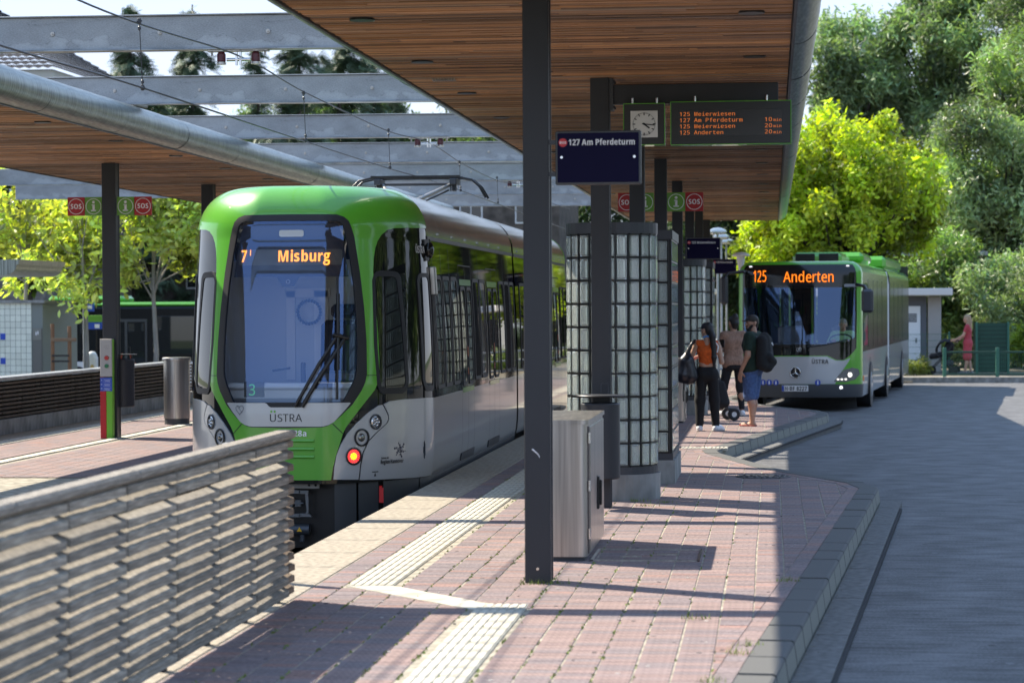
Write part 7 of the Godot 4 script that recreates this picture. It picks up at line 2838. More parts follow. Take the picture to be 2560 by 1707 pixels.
func left_street() -> void:
	bus_side_on()
	# tiled kiosk
	var t := thing("tiled_kiosk", "small kiosk clad in pale green glass tiles with a grey door, behind the left fence", "kiosk", Vector3(-18.4, -0.87, -58.0))
	var g := Geo.new()
	g.b(Vector3(-1.6, 1.48, -1.5), Vector3(3.17, 2.94, 2.97))
	part(t, "wall", g, mat(Color(0.20, 0.22, 0.20), 0.7))
	g = Geo.new()
	for i in 22:
		for j in 18:
			var c := 0.9 + rng.randf() * 0.12
			g.col = Color(0.74 * c, 0.77 * c, 0.66 * c)
			g.rbox(T(Vector3(-0.37 - i * 0.139, 0.16 + j * 0.160, 0.0)), Vector3(0.131, 0.152, 0.02), 0.004)
	var tm := mat(Color(1, 1, 1), 0.12)
	tm.vertex_color_use_as_albedo = true
	stuff(part(t, "glass_tiles", g, tm))
	g = Geo.new()
	for k in 2:
		g.rbox(T(Vector3(-1.05 + 0.0, 2.1 - k * 0.62, 0.012)), Vector3(0.135, 0.16, 0.014), 0.003)
	part(t, "blue_tile", g, M.sign_blue)
	g = Geo.new()
	g.rbox(T(Vector3(-0.145, 1.16, 0.012)), Vector3(0.24, 2.30, 0.04), 0.006)
	var d := part(t, "door", g, mat(Color(0.14, 0.14, 0.125), 0.5, 0.2))
	g = Geo.new()
	g.rbox(T(Vector3(-0.145, 2.16, 0.036)), Vector3(0.22, 0.30, 0.012), 0.004)
	part(d, "upper_panel", g, mat(Color(0.20, 0.20, 0.17), 0.5))
	g = Geo.new()
	for s in [-0.02, 0.03]:
		g.ball(Vector3(-0.15 + s, 2.18 + s * 0.4, 0.045), Vector3(0.016, 0.05, 0.004), 8, 5)
	part(d, "pictogram", g, M.text_white)
	g = Geo.new()
	g.cyl(Vector3(-0.12, 0.55, 0.05), Vector3(0.02, 0.55, 0.05), 0.014, 0.014, 8)
	part(d, "handle", g, M.chrome)
	g = Geo.new()
	g.b(Vector3(-1.6, 2.985, -1.48), Vector3(3.3, 0.07, 3.1))
	part(t, "roof", g, M.concrete)
	# house with a tiled roof, upper left
	t = thing("house", "tall house with dark tiled hip roof and pale eaves, upper left behind the beams", "house", Vector3(-26.9, -0.95, -85.0))
	g = Geo.new()
	g.b(Vector3(-7.0, 5.7, -6.0), Vector3(14.0, 11.4, 12.0))
	part(t, "wall", g, tri_tex(mat(Color(0.23, 0.205, 0.175), 0.9), M.blot, Vector3(0.5, 0.5, 0.5)))
	for i in 3:
		for s in 2:
			g = Geo.new()
			var at := Vector3(-1.8 - i * 2.6, 9.6 - s * 3.0, 0.0)
			g.rbox(T(at + Vector3(0, 0, 0.01)), Vector3(1.2, 1.5, 0.06), 0.01)
			var w := part(t, "window", g, M.white)
			g = Geo.new()
			g.b(at + Vector3(0, 0, 0.035), Vector3(1.04, 1.34, 0.03))
			part(w, "pane", g, M.side_glass)
	g = Geo.new()
	g.rbox(T(Vector3(-7.0, 11.55, -6.0)), Vector3(15.2, 0.36, 13.2), 0.05)
	var ev := part(t, "eaves", g, mat(Color(0.46, 0.44, 0.40), 0.7))
	g = Geo.new()
	# hip roof laid in courses of tiles
	var hw := 7.8
	var hd := 6.8
	var ry := 4.4
	for c in 26:
		var f0 := c / 26.0
		var f1 := (c + 1.12) / 26.0
		var a := Vector3(hw - f0 * hd, f0 * ry, hd - f0 * hd)
		var b := Vector3(hw - f1 * hd, f1 * ry - 0.03, hd - f1 * hd)
		var cc := Vector3(-7.0, 11.74, -6.0)
		g.col = Color(0.042, 0.042, 0.046) * rng.randf_range(0.8, 1.25)
		var lift := Vector3(0, 0.06, 0)
		for q in [[Vector3(-a.x, a.y, a.z), Vector3(a.x, a.y, a.z), Vector3(b.x, b.y, b.z), Vector3(-b.x, b.y, b.z)], [Vector3(a.x, a.y, a.z), Vector3(a.x, a.y, -a.z), Vector3(b.x, b.y, -b.z), Vector3(b.x, b.y, b.z)]]:
			var n := 44
			for k in n:
				var p0: Vector3 = q[0].lerp(q[1], (k + 0.0) / n)
				var p1: Vector3 = q[0].lerp(q[1], (k + 1.0) / n)
				var p2: Vector3 = q[3].lerp(q[2], (k + 1.0) / n)
				var p3: Vector3 = q[3].lerp(q[2], (k + 0.0) / n)
				var pm0 := (p0 + p1) / 2 + lift
				var pm1 := (p2 + p3) / 2 + lift * 0.4
				g.quad(cc + p0, cc + pm0, cc + pm1, cc + p3)
				g.quad(cc + pm0, cc + p1, cc + p2, cc + pm1)
	var tm2 := mat(Color(1, 1, 1), 0.95, 0.0, 0.15)
	tm2.vertex_color_use_as_albedo = true
	var roof := part(t, "roof", g, tm2)
	g = Geo.new()
	g.rbox(T(Vector3(-9.5, 15.6, -6.0)), Vector3(0.9, 1.8, 0.9), 0.03)
	part(roof, "chimney", g, mat(Color(0.20, 0.09, 0.06), 0.9))
	# brown apartment block behind the young trees
	t = thing("apartment_block", "long grey brown apartment block with tall windows behind the young trees", "building", Vector3(-26.0, -0.95, -100.0))
	g = Geo.new()
	g.b(Vector3(0, 4.6, -5.0), Vector3(34.0, 9.2, 10.0))
	part(t, "wall", g, tri_tex(mat(Color(0.15, 0.125, 0.105), 0.9), M.blot, Vector3(0.5, 0.5, 0.5)))
	for i in 14:
		for s in 3:
			g = Geo.new()
			var at := Vector3(-15.6 + i * 2.4, 1.9 + s * 2.7, 0.0)
			g.rbox(T(at), Vector3(1.0, 1.75, 0.10), 0.02)
			var w := part(t, "window", g, M.white)
			for k in 2:
				g = Geo.new()
				g.b(at + Vector3(-0.23 + k * 0.46, 0, 0.045), Vector3(0.42, 1.6, 0.03))
				part(w, "pane", g, M.side_glass)
	g = Geo.new()
	g.rbox(T(Vector3(0, 9.35, -5.0)), Vector3(34.6, 0.3, 10.6), 0.05)
	part(t, "roof", g, M.roof)
	# signpost, charging post, stakes, mast
	t = thing("bus_stop_post", "blue and green bus stop flag on a grey pole in front of the parked bus", "sign", Vector3(-19.2, -0.87, -64.3))
	g = Geo.new()
	g.cyl(Vector3.ZERO, Vector3(0, 3.3, 0), 0.045, 0.045, 10)
	part(t, "pole", g, M.galv)
	for e in [[2.72, 3.20, 0.15, 0.28, M.sign_blue], [2.42, 2.62, 0.26, 0.50, M.sign_green], [2.22, 2.42, 0.26, 0.50, M.sign_blue]]:
		g = Geo.new()
		g.rbox(T(Vector3(e[2], (float(e[0]) + float(e[1])) / 2, 0.03)), Vector3(e[3], float(e[1]) - float(e[0]) - 0.004, 0.05), 0.006)
		var f := part(t, "flag", g, e[4])
		if e[0] > 2.7:
			text(f, "H", 0.16, M.text_white, T(Vector3(e[2], 2.98, 0.056)), 0.0, true, "lettering", true)
			g = Geo.new()
			g.b(Vector3(e[2], 2.84, 0.057), Vector3(0.17, 0.10, 0.003))
			part(f, "bus_symbol", g, M.text_white)
		elif e[0] < 2.3:
			g = Geo.new()
			g.b(Vector3(0.38, 2.31, 0.057), Vector3(0.14, 0.11, 0.003))
			part(f, "notice", g, M.text_white)
	t = thing("charging_post", "white rounded post with a yellow crest beside the bus stop pole", "post", Vector3(-18.75, -0.87, -63.5))
	g = Geo.new()
	g.rbox(T(Vector3(0, 0.75, 0)), Vector3(0.30, 1.5, 0.22), 0.05)
	g.ball(Vector3(0, 1.48, 0), Vector3(0.15, 0.14, 0.11), 14, 8)
	part(t, "housing", g, mat(Color(0.62, 0.64, 0.66), 0.4))
	g = Geo.new()
	g.ball(Vector3(0.03, 1.18, 0.11), Vector3(0.06, 0.08, 0.006), 12, 5)
	part(t, "crest", g, mat(Color(0.45, 0.32, 0.12), 0.5))
	t = thing("tree_stakes", "pair of brown timber tree stakes with crossbar and black straps by the leftmost young tree", "stakes", Vector3(-17.75, -0.87, -57.6))
	for x in [-0.28, 0.16]:
		g = Geo.new()
		g.cyl(Vector3(x, 0, 0), Vector3(x, 2.42 if x < 0 else 2.36, 0), 0.052, 0.048, 10)
		part(t, "stake", g, tri_tex(mat(Color(0.38, 0.20, 0.10), 0.85), M.streak_v, Vector3(2, 0.4, 2)))
	g = Geo.new()
	g.rbox(T(Vector3(0.02, 2.02, 0.04)), Vector3(0.66, 0.09, 0.05), 0.01)
	part(t, "crossbar", g, tri_tex(mat(Color(0.42, 0.27, 0.16), 0.85), M.streak_h, Vector3(0.4, 2, 2)))
	for y in [1.62, 1.48]:
		g = Geo.new()
		g.rbox(T(Vector3(-0.06, y, 0.055)), Vector3(0.46, 0.045, 0.012), 0.003)
		part(t, "strap", g, M.black)
	t = thing("vent_cabinet", "narrow white louvred cabinet between the tree stakes", "cabinet", Vector3(-17.72, -0.87, -58.5))
	g = Geo.new()
	g.b(Vector3(0, 0.6, 0), Vector3(0.24, 1.2, 0.2))
	part(t, "housing", g, M.white)
	g = Geo.new()
	for k in 12:
		g.b(Vector3(0.02, 0.2 + k * 0.08, 0.102), Vector3(0.16, 0.03, 0.01))
	part(t, "louvres", g, M.dark_metal)
	t = thing("lattice_mast", "slim grey overhead line mast with a side arm between the young trees", "mast", Vector3(-14.8, -0.87, -60.0))
	g = Geo.new()
	g.cyl(Vector3.ZERO, Vector3(0, 6.2, 0), 0.10, 0.085, 12)
	part(t, "pole", g, M.galv)
	g = Geo.new()
	g.cyl(Vector3(-1.6, 5.05, 0.1), Vector3(0, 5.1, 0.1), 0.025, 0.025, 8)
	g.cyl(Vector3(-0.5, 5.07, 0.1), Vector3(0, 5.6, 0.1), 0.018, 0.018, 8)
	g.ball(Vector3(-0.25, 5.1, 0.1), Vector3(0.10, 0.06, 0.06), 10, 6)
	part(t, "arm", g, M.galv)
	t = thing("shelter_roof", "rounded metal end of a shelter roof at the left edge, in front of the leaves", "shelter", Vector3(-16.2, -0.87, -46.0))
	g = Geo.new()
	var pl := PackedVector2Array([Vector2(-2.6, 3.45), Vector2(-2.6, 3.76), Vector2(1.62, 3.76), Vector2(1.60, 3.66)])
	for k in 7:
		var a := -k * PI / 14
		pl.append(Vector2(1.30 + 0.26 * cos(a), 3.66 + 0.21 * sin(a)))
	g.prism(pl, T(Vector3(0, 0, 1.5)), 3.0)
	part(t, "roof", g, M.alu)
	g = Geo.new()
	g.b(Vector3(-1.6, 1.72, 0), Vector3(0.14, 3.45, 0.14))
	part(t, "post", g, M.column)


func left_row() -> void:
	# the street's other side, left of the picture; it shows mirrored in the tram's left flank
	var t := thing("brick_building", "long brown building along the street, left of the picture's edge", "building", Vector3(-42.0, -0.95, -12.0))
	var g := Geo.new()
	g.b(Vector3(-5, 6.0, 0), Vector3(10.0, 12.0, 52.0))
	part(t, "wall", g, tri_tex(mat(Color(0.15, 0.12, 0.10), 0.9), M.blot, Vector3(0.5, 0.5, 0.5)))
	for i in 14:
		for s in 3:
			g = Geo.new()
			g.rbox(T(Vector3(0.02, 2.4 + s * 3.5, -23.0 + i * 3.5)), Vector3(0.10, 2.0, 1.5), 0.02)
			var w := part(t, "window", g, M.white)
			g = Geo.new()
			g.b(Vector3(0.065, 2.4 + s * 3.5, -23.0 + i * 3.5), Vector3(0.03, 1.8, 1.3))
			part(w, "pane", g, M.side_glass)
	g = Geo.new()
	g.b(Vector3(-5, 12.2, 0), Vector3(10.6, 0.4, 52.6))
	part(t, "roof", g, M.roof)


func right_background() -> void:
	# transformer hut
	var t := thing("transformer_hut", "small grey hut with white louvred door and flat pale roof, right of the bus", "hut", Vector3(3.72, -0.17, -73.0))
	var g := Geo.new()
	g.b(Vector3(-0.45, 1.17, -1.5), Vector3(2.9, 2.36, 3.0))
	part(t, "wall", g, mat(Color(0.12, 0.125, 0.14), 0.8))
	g = Geo.new()
	g.rbox(T(Vector3(-0.5, 2.48, -1.35)), Vector3(4.5, 0.22, 3.9), 0.02)
	part(t, "roof", g, mat(Color(0.62, 0.60, 0.58), 0.8))
	g = Geo.new()
	g.rbox(T(Vector3(0.42, 1.04, 0.02)), Vector3(0.78, 2.02, 0.06), 0.01)
	var d := part(t, "door", g, mat(Color(0.72, 0.74, 0.75), 0.6))
	for y in [1.80, 0.38]:
		g = Geo.new()
		for k in (5 if y > 1 else 7):
			g.box(Transform3D(Basis(Vector3.RIGHT, 0.5), Vector3(0.40, y - k * 0.055, 0.056)), Vector3(0.60, 0.035, 0.012))
		part(d, "louvres", g, M.dark_metal)
	g = Geo.new()
	g.b(Vector3(0.68, 1.0, 0.06), Vector3(0.03, 0.14, 0.03))
	part(d, "handle", g, M.dark_metal)
	g = Geo.new()
	g.rbox(T(Vector3(1.24, 1.17, -0.1)), Vector3(0.40, 2.34, 0.35), 0.02)
	part(t, "pier", g, mat(Color(0.36, 0.34, 0.32), 0.8))
	g = Geo.new()
	g.ball(Vector3(0.02, 1.22, 0.055), Vector3(0.10, 0.11, 0.005), 10, 5)
	part(d, "orange_mark", g, mat(Color(0.42, 0.20, 0.05), 0.7))
	# dark timbered building behind the hut
	t = thing("dark_building", "dark brown boarded building half hidden behind leaves, above the hut", "building", Vector3(5.2, -0.17, -88.0))
	g = Geo.new()
	for k in 15:
		g.rbox(T(Vector3(0, 0.14 + k * 0.26, 0.01 * (k % 2))), Vector3(5.0, 0.25, 0.10), 0.012)
	part(t, "boarding", g, mat(Color(0.055, 0.038, 0.032), 0.8))
	g = Geo.new()
	g.b(Vector3(0, 1.95, -2.1), Vector3(4.9, 3.9, 4.0))
	g.b(Vector3(0, 3.98, -2.0), Vector3(5.4, 0.16, 4.6))
	part(t, "wall", g, M.roof)
	# dark green screen cage
	t = thing("green_cage", "dark green mesh cage behind the person in pink", "cage", Vector3(6.65, -0.17, -72.4))
	g = Geo.new()
	var gm := mat(Color(0.012, 0.055, 0.035), 0.6)
	var gm2 := mat(Color(0.03, 0.13, 0.085), 0.5)
	g.b(Vector3(0, 0.78, -0.02), Vector3(0.94, 1.5, 0.02))
	g.b(Vector3(-0.46, 0.78, -0.6), Vector3(0.02, 1.5, 1.2))
	part(t, "infill", g, gm)
	for x in [-0.47, 0.47]:
		g = Geo.new()
		g.rbox(T(Vector3(x, 0.78, 0.02)), Vector3(0.07, 1.56, 0.07), 0.008)
		part(t, "post", g, gm2)
	g = Geo.new()
	for k in 12:
		g.b(Vector3(0, 0.1 + k * 0.125, 0.02), Vector3(0.9, 0.012, 0.012))
	part(t, "bars", g, gm2)
	# green railing along the far kerb
	t = thing("green_railing", "low dark green railing with posts along the far kerb, right", "railing", Vector3(4.95, -0.17, -68.7))
	for k in 5:
		g = Geo.new()
		g.rbox(T(Vector3(k * 1.5, 0.42, 0)), Vector3(0.10, 0.86, 0.08), 0.01)
		part(t, "post", g, gm2)
	for y in [0.72, 0.08]:
		g = Geo.new()
		g.rbox(T(Vector3(3.0, y, 0.0)), Vector3(6.0, 0.06, 0.05), 0.008)
		part(t, "rail", g, gm)
	g = Geo.new()
	for k in 100:
		g.b(Vector3(0.06 + k * 0.06, 0.40, 0), Vector3(0.006, 0.60, 0.006))
	stuff(part(t, "mesh_wires", g, gm2))
	t = thing("mesh_fence", "fine green wire mesh fence in front of the white door of the hut", "fence", Vector3(3.0, -0.17, -71.6))
	g = Geo.new()
	for k in 46:
		g.b(Vector3(k * 0.05, 0.62, 0), Vector3(0.005, 1.24, 0.005))
	for k in 7:
		g.b(Vector3(1.15, 0.06 + k * 0.19, 0.006), Vector3(2.3, 0.010, 0.006))
	stuff(part(t, "mesh_wires", g, gm2))
	for x in [0.0, 2.3]:
		g = Geo.new()
		g.rbox(T(Vector3(x, 0.64, 0)), Vector3(0.05, 1.28, 0.05), 0.006)
		part(t, "post", g, gm2)
	# saucer lamps beyond the platform's end
	var sz := [-66.0, -71.0, -76.5]
	var sl := ["upper left, nearest of three", "middle of three", "lower right, farthest of three"]
	for k in 3:
		t = thing("saucer_lamp", "flat silver saucer lamp past the platform's end, " + sl[k], "lamp", Vector3([-1.50, -1.50, -1.45][k], -0.3, sz[k]), 0.0, "saucer lamps past the platform's end")
		g = Geo.new()
		g.cyl(Vector3.ZERO, Vector3(0, 4.2, 0), 0.035, 0.03, 8)
		part(t, "post", g, M.galv)
		g = Geo.new()
		g.lathe(V2([0.0, 4.20, 0.22, 4.22, 0.265, 4.28, 0.255, 4.33, 0.10, 4.40, 0.0, 4.41]), Transform3D(), 24)
		part(t, "shade", g, M.roof_silver)
	t = thing("mushroom_lamp", "white mushroom shaped lamp just left of the bus's roof", "lamp", Vector3(-0.72, -0.3, -55.8))
	g = Geo.new()
	g.cyl(Vector3.ZERO, Vector3(0, 3.0, 0), 0.05, 0.045, 10)
	part(t, "post", g, M.galv)
	g = Geo.new()
	g.lathe(V2([0.045, 2.95, 0.06, 3.10, 0.095, 3.32, 0.10, 3.375, 0.20, 3.385, 0.215, 3.405, 0.19, 3.435, 0.10, 3.47, 0.0, 3.48]), Transform3D(), 24)
	part(t, "head", g, M.white)
	t = thing("ball_lamp", "small round white ball lamp on a grey post between screen and bus mirror", "lamp", Vector3(-1.88, -0.3, -77.0))
	g = Geo.new()
	g.cyl(Vector3.ZERO, Vector3(0, 2.6, 0), 0.06, 0.05, 10)
	part(t, "post", g, M.galv)
	g = Geo.new()
	g.ball(Vector3(0, 2.68, 0), Vector3(0.11, 0.11, 0.11), 14, 10)
	part(t, "globe", g, M.white)
	# low wall and guard rails seen between screen and bus
	t = thing("low_wall", "low pale rendered wall with flat coping, seen between screen and waiting people", "wall", Vector3(-1.8, -0.3, -80.0))
	g = Geo.new()
	g.b(Vector3(0, 0.45, 0), Vector3(2.0, 0.9, 0.4))
	part(t, "body", g, M.concrete)
	g = Geo.new()
	g.rbox(T(Vector3(0, 1.0, 0)), Vector3(2.1, 0.22, 0.5), 0.02)
	part(t, "coping", g, M.white)
	t = thing("guard_rail", "pale grey tubular guard rail with three bars behind the waiting people", "railing", Vector3(-2.6, -0.3, -66.0))
	for y in [0.45, 0.8, 1.12]:
		g = Geo.new()
		g.cyl(Vector3(0, y, 0), Vector3(3.4, y, 0), 0.03, 0.03, 8)
		part(t, "bar", g, M.galv)
	for k in 4:
		g = Geo.new()
		g.cyl(Vector3(k * 1.13, 0, 0), Vector3(k * 1.13, 1.13, 0), 0.035, 0.035, 8)
		part(t, "post", g, M.galv)
	# ground behind the platforms' far end
	g = Geo.new()
	g.b(Vector3(-3.0, -0.62, -110.0), Vector3(14.0, 0.7, 84.0))
	struct("verge", g, M.earth)


func leaf_mesh(kind: int) -> Mesh:
	var g := Geo.new()
	var r := RandomNumberGenerator.new()
	r.seed = 40 + kind
	if kind == 2:  # spruce spray: a drooping twig set with needles
		for k in 9:
			var x := -0.5 + k * 0.11
			for s in [-1.0, 1.0]:
				var a := Vector3(x, -0.05 * k * 0.3, 0)
				var b := a + Vector3(0.12, -0.04, s * (0.24 - 0.018 * k))
				var w := Vector3(0.035, 0, 0)
				g.quad(a - w, a + w, b + w * 0.4, b - w * 0.4)
		return g.mesh()
	# a sprig of folded leaves
	var n := 6 if kind == 0 else 8
	for k in n:
		var c := Vector3(r.randfn(0, 0.55), r.randfn(0, 0.5), r.randfn(0, 0.55))
		var bs := Basis(Vector3(r.randfn(), r.randfn(), r.randfn()).normalized(), r.randf() * TAU)
		var l := r.randf_range(0.34, 0.55)
		var w := l * (0.42 if kind == 0 else 0.26)
		var tip := bs * Vector3(0, 0, l)
		var root := bs * Vector3(0, 0, -l)
		var m1 := bs * Vector3(w, 0.10 * l, -0.1 * l)
		var m2 := bs * Vector3(-w, 0.10 * l, -0.1 * l)
		if kind == 0:  # lobed: two extra points
			var e1 := bs * Vector3(w * 0.8, 0.05 * l, 0.5 * l)
			var e2 := bs * Vector3(-w * 0.8, 0.05 * l, 0.5 * l)
			g.quad(c + root, c + m1, c + e1, c + tip)
			g.quad(c + root, c + tip, c + e2, c + m2)
		else:
			g.tri(c + root, c + m1, c + tip)
			g.tri(c + root, c + tip, c + m2)
	return g.mesh()


func crown(parent: Node3D, called: String, spots: Array, mesh: Mesh, m: Material, count: int, size: float, tone: Color, vary: float, flat := false) -> void:
	# spots: [centre, radius, brightness]; leaves scattered through each clump
	var mm := MultiMesh.new()
	mm.transform_format = MultiMesh.TRANSFORM_3D
	mm.use_colors = true
	mm.mesh = mesh
	mm.instance_count = count
	var total := 0.0
	for s in spots:
		total += pow(s[1], 2)
	var i := 0
	for k in spots.size():
		var s: Array = spots[k]
		var n := int(round(count * pow(s[1], 2) / total)) if k < spots.size() - 1 else count - i
		for j in n:
			if i >= count:
				break
			var o := Vector3(rng.randfn(), rng.randfn(), rng.randfn())
			o = o.normalized() * pow(rng.randf(), 0.45) * float(s[1])
			if flat:
				o.y *= 0.6
			var sc := size * rng.randf_range(0.65, 1.35)
			var bs := Basis(Vector3(rng.randfn(), rng.randfn(), rng.randfn()).normalized(), rng.randf() * TAU).scaled(Vector3.ONE * sc)
			mm.set_instance_transform(i, Transform3D(bs, s[0] + o))
			var f: float = s[2] * (1.0 + rng.randf_range(-vary, vary))
			var warm := rng.randf_range(-0.12, 0.16)
			mm.set_instance_color(i, Color(tone.r * f * (1.0 + warm), tone.g * f, tone.b * f * (1.0 - warm)))
			i += 1
	var o := MultiMeshInstance3D.new()
	o.name = numbered(called, parent)
	o.set_meta("kind", "stuff")
	o.multimesh = mm
	o.material_override = m
	parent.add_child(o)


func leaf_mat(back: Color, rough := 0.5) -> StandardMaterial3D:
	var m := mat(Color(1, 1, 1), rough)
	m.vertex_color_use_as_albedo = true
	m.backlight_enabled = true
	m.backlight = back
	m.cull_mode = BaseMaterial3D.CULL_DISABLED
	return m


func broadleaf(called: String, label: String, at: Vector3, height: float, trunk: float, rx: float, ry: float, crown_y: float, clumps: int, count: int, size: float, tone: Color, kind: int, m: Material, bark: Material, group := "", spread := 0.34) -> void:
	var t := thing(called, label, "tree", at, 0.0, group)
	var g := Geo.new()
	var spots: Array = []
	var top := Vector3(rng.randfn(0, 0.15), crown_y, rng.randfn(0, 0.15))
	var fork := crown_y - ry * 0.75
	var pts := PackedVector3Array([Vector3.ZERO, Vector3(rng.randfn(0, 0.04), fork * 0.5, 0), Vector3(top.x * 0.4, fork, top.z * 0.4), top, top + Vector3(0, ry * 0.7, 0)])
	g.tube(pts, trunk, 9, trunk * 0.22)
	for k in clumps:
		var d := Vector3(rng.randfn(), rng.randfn() * 0.9, rng.randfn()).normalized()
		var rr := pow(rng.randf(), 0.4)
		var c := Vector3(d.x * rx, d.y * ry, d.z * rx) * rr
		if d.y < -0.2:
			c *= 0.92
		var p := top + c
		spots.append([p, rx * spread * rng.randf_range(0.55, 1.15), rng.randf_range(0.4, 1.6)])
		if k % 2 == 0:
			var st := Vector3(top.x * 0.5, lerpf(fork * 0.9, crown_y, rng.randf() * 0.7), top.z * 0.5)
			g.tube(PackedVector3Array([st, st.lerp(p, 0.5) + Vector3(0, -0.08 * ry, 0) + Vector3(rng.randfn(0, 0.1), 0, rng.randfn(0, 0.1)) * rx * 0.3, p]), trunk * 0.34, 6, trunk * 0.06)
	part(t, "trunk", g, bark)
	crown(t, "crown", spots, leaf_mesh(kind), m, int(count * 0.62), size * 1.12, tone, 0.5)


func conifer(label: String, at: Vector3, height: float, r: float, count: int, tone: Color, m: Material, sparse := 1.0) -> void:
	var t := thing("spruce_tree", label, "tree", at, 0.0, "spruces behind the beams")
	var g := Geo.new()
	g.tube(PackedVector3Array([Vector3.ZERO, Vector3(0, height * 0.5, 0), Vector3(rng.randfn(0, 0.1), height, 0)]), 0.22, 8, 0.03)
	var mm := MultiMesh.new()
	mm.transform_format = MultiMesh.TRANSFORM_3D
	mm.use_colors = true
	mm.mesh = leaf_mesh(2)
	mm.instance_count = count
	var i := 0
	var whorls: Array = []
	var wy := 0.10
	while wy < 0.985:
		for q in 4 + rng.randi() % 3:
			whorls.append([wy + rng.randf_range(-0.012, 0.012), rng.randf() * TAU, rng.randf_range(0.45, 1.2), rng.randf_range(-0.35, 0.15)])
		wy += rng.randf_range(0.022, 0.05) / sparse
	var per := maxi(4, count / whorls.size())
	for w in whorls:
		var y: float = height * w[0]
		var reach: float = r * pow(1.0 - w[0], 0.62) * w[2] + 0.15
		for k in per:
			if i >= count:
				break
			var d := reach * pow(rng.randf(), 0.75)
			var a: float = w[1] + rng.randfn(0, 0.10)
			var p := Vector3(cos(a) * d, y + w[3] * d - 0.05 * d * d + rng.randfn(0, 0.10), sin(a) * d)
			var bs := Basis(Vector3.UP, -a + rng.randfn(0, 0.6)) * Basis(Vector3.BACK, -0.3 + rng.randfn(0, 0.3)) * Basis(Vector3.RIGHT, rng.randfn(0, 0.5))
			mm.set_instance_transform(i, Transform3D(bs.scaled(Vector3.ONE * rng.randf_range(0.4, 0.9)), p))
			var b := rng.randf_range(0.5, 1.4)
			mm.set_instance_color(i, Color(tone.r * b, tone.g * b, tone.b * b))
			i += 1
	var tiers := 40
	while i < count:
		var f := pow(rng.randf(), 0.8)
		var y := height * (0.12 + 0.87 * (floorf(f * tiers) / tiers))
		var reach := r * pow(1.0 - y / height, 0.75) * rng.randf_range(0.7, 1.15) + 0.12
		var arms := 5
		var a := (rng.randi() % arms) * TAU / arms + floorf(f * tiers) * 1.7 + rng.randfn(0, 0.12)
		var n := 7
		for k in n:
			if i >= count:
				break
			var d := reach * (k + 0.6) / n
			var p := Vector3(cos(a) * d, y - 0.22 * d - 0.06 * d * d + rng.randfn(0, 0.06), sin(a) * d)
			var bs := Basis(Vector3.UP, -a + rng.randfn(0, 0.5)) * Basis(Vector3.BACK, -0.35 + rng.randfn(0, 0.2)) * Basis(Vector3.RIGHT, rng.randfn(0, 0.4))
			mm.set_instance_transform(i, Transform3D(bs.scaled(Vector3.ONE * rng.randf_range(0.5, 0.95)), p))
			var b := rng.randf_range(0.6, 1.35)
			mm.set_instance_color(i, Color(tone.r * b, tone.g * b, tone.b * b))
			i += 1
	part(t, "trunk", g, mat(Color(0.07, 0.055, 0.045), 0.9))
	var o := MultiMeshInstance3D.new()
	o.name = "crown"
	o.set_meta("kind", "stuff")
	o.multimesh = mm
	o.material_override = m
	t.add_child(o)


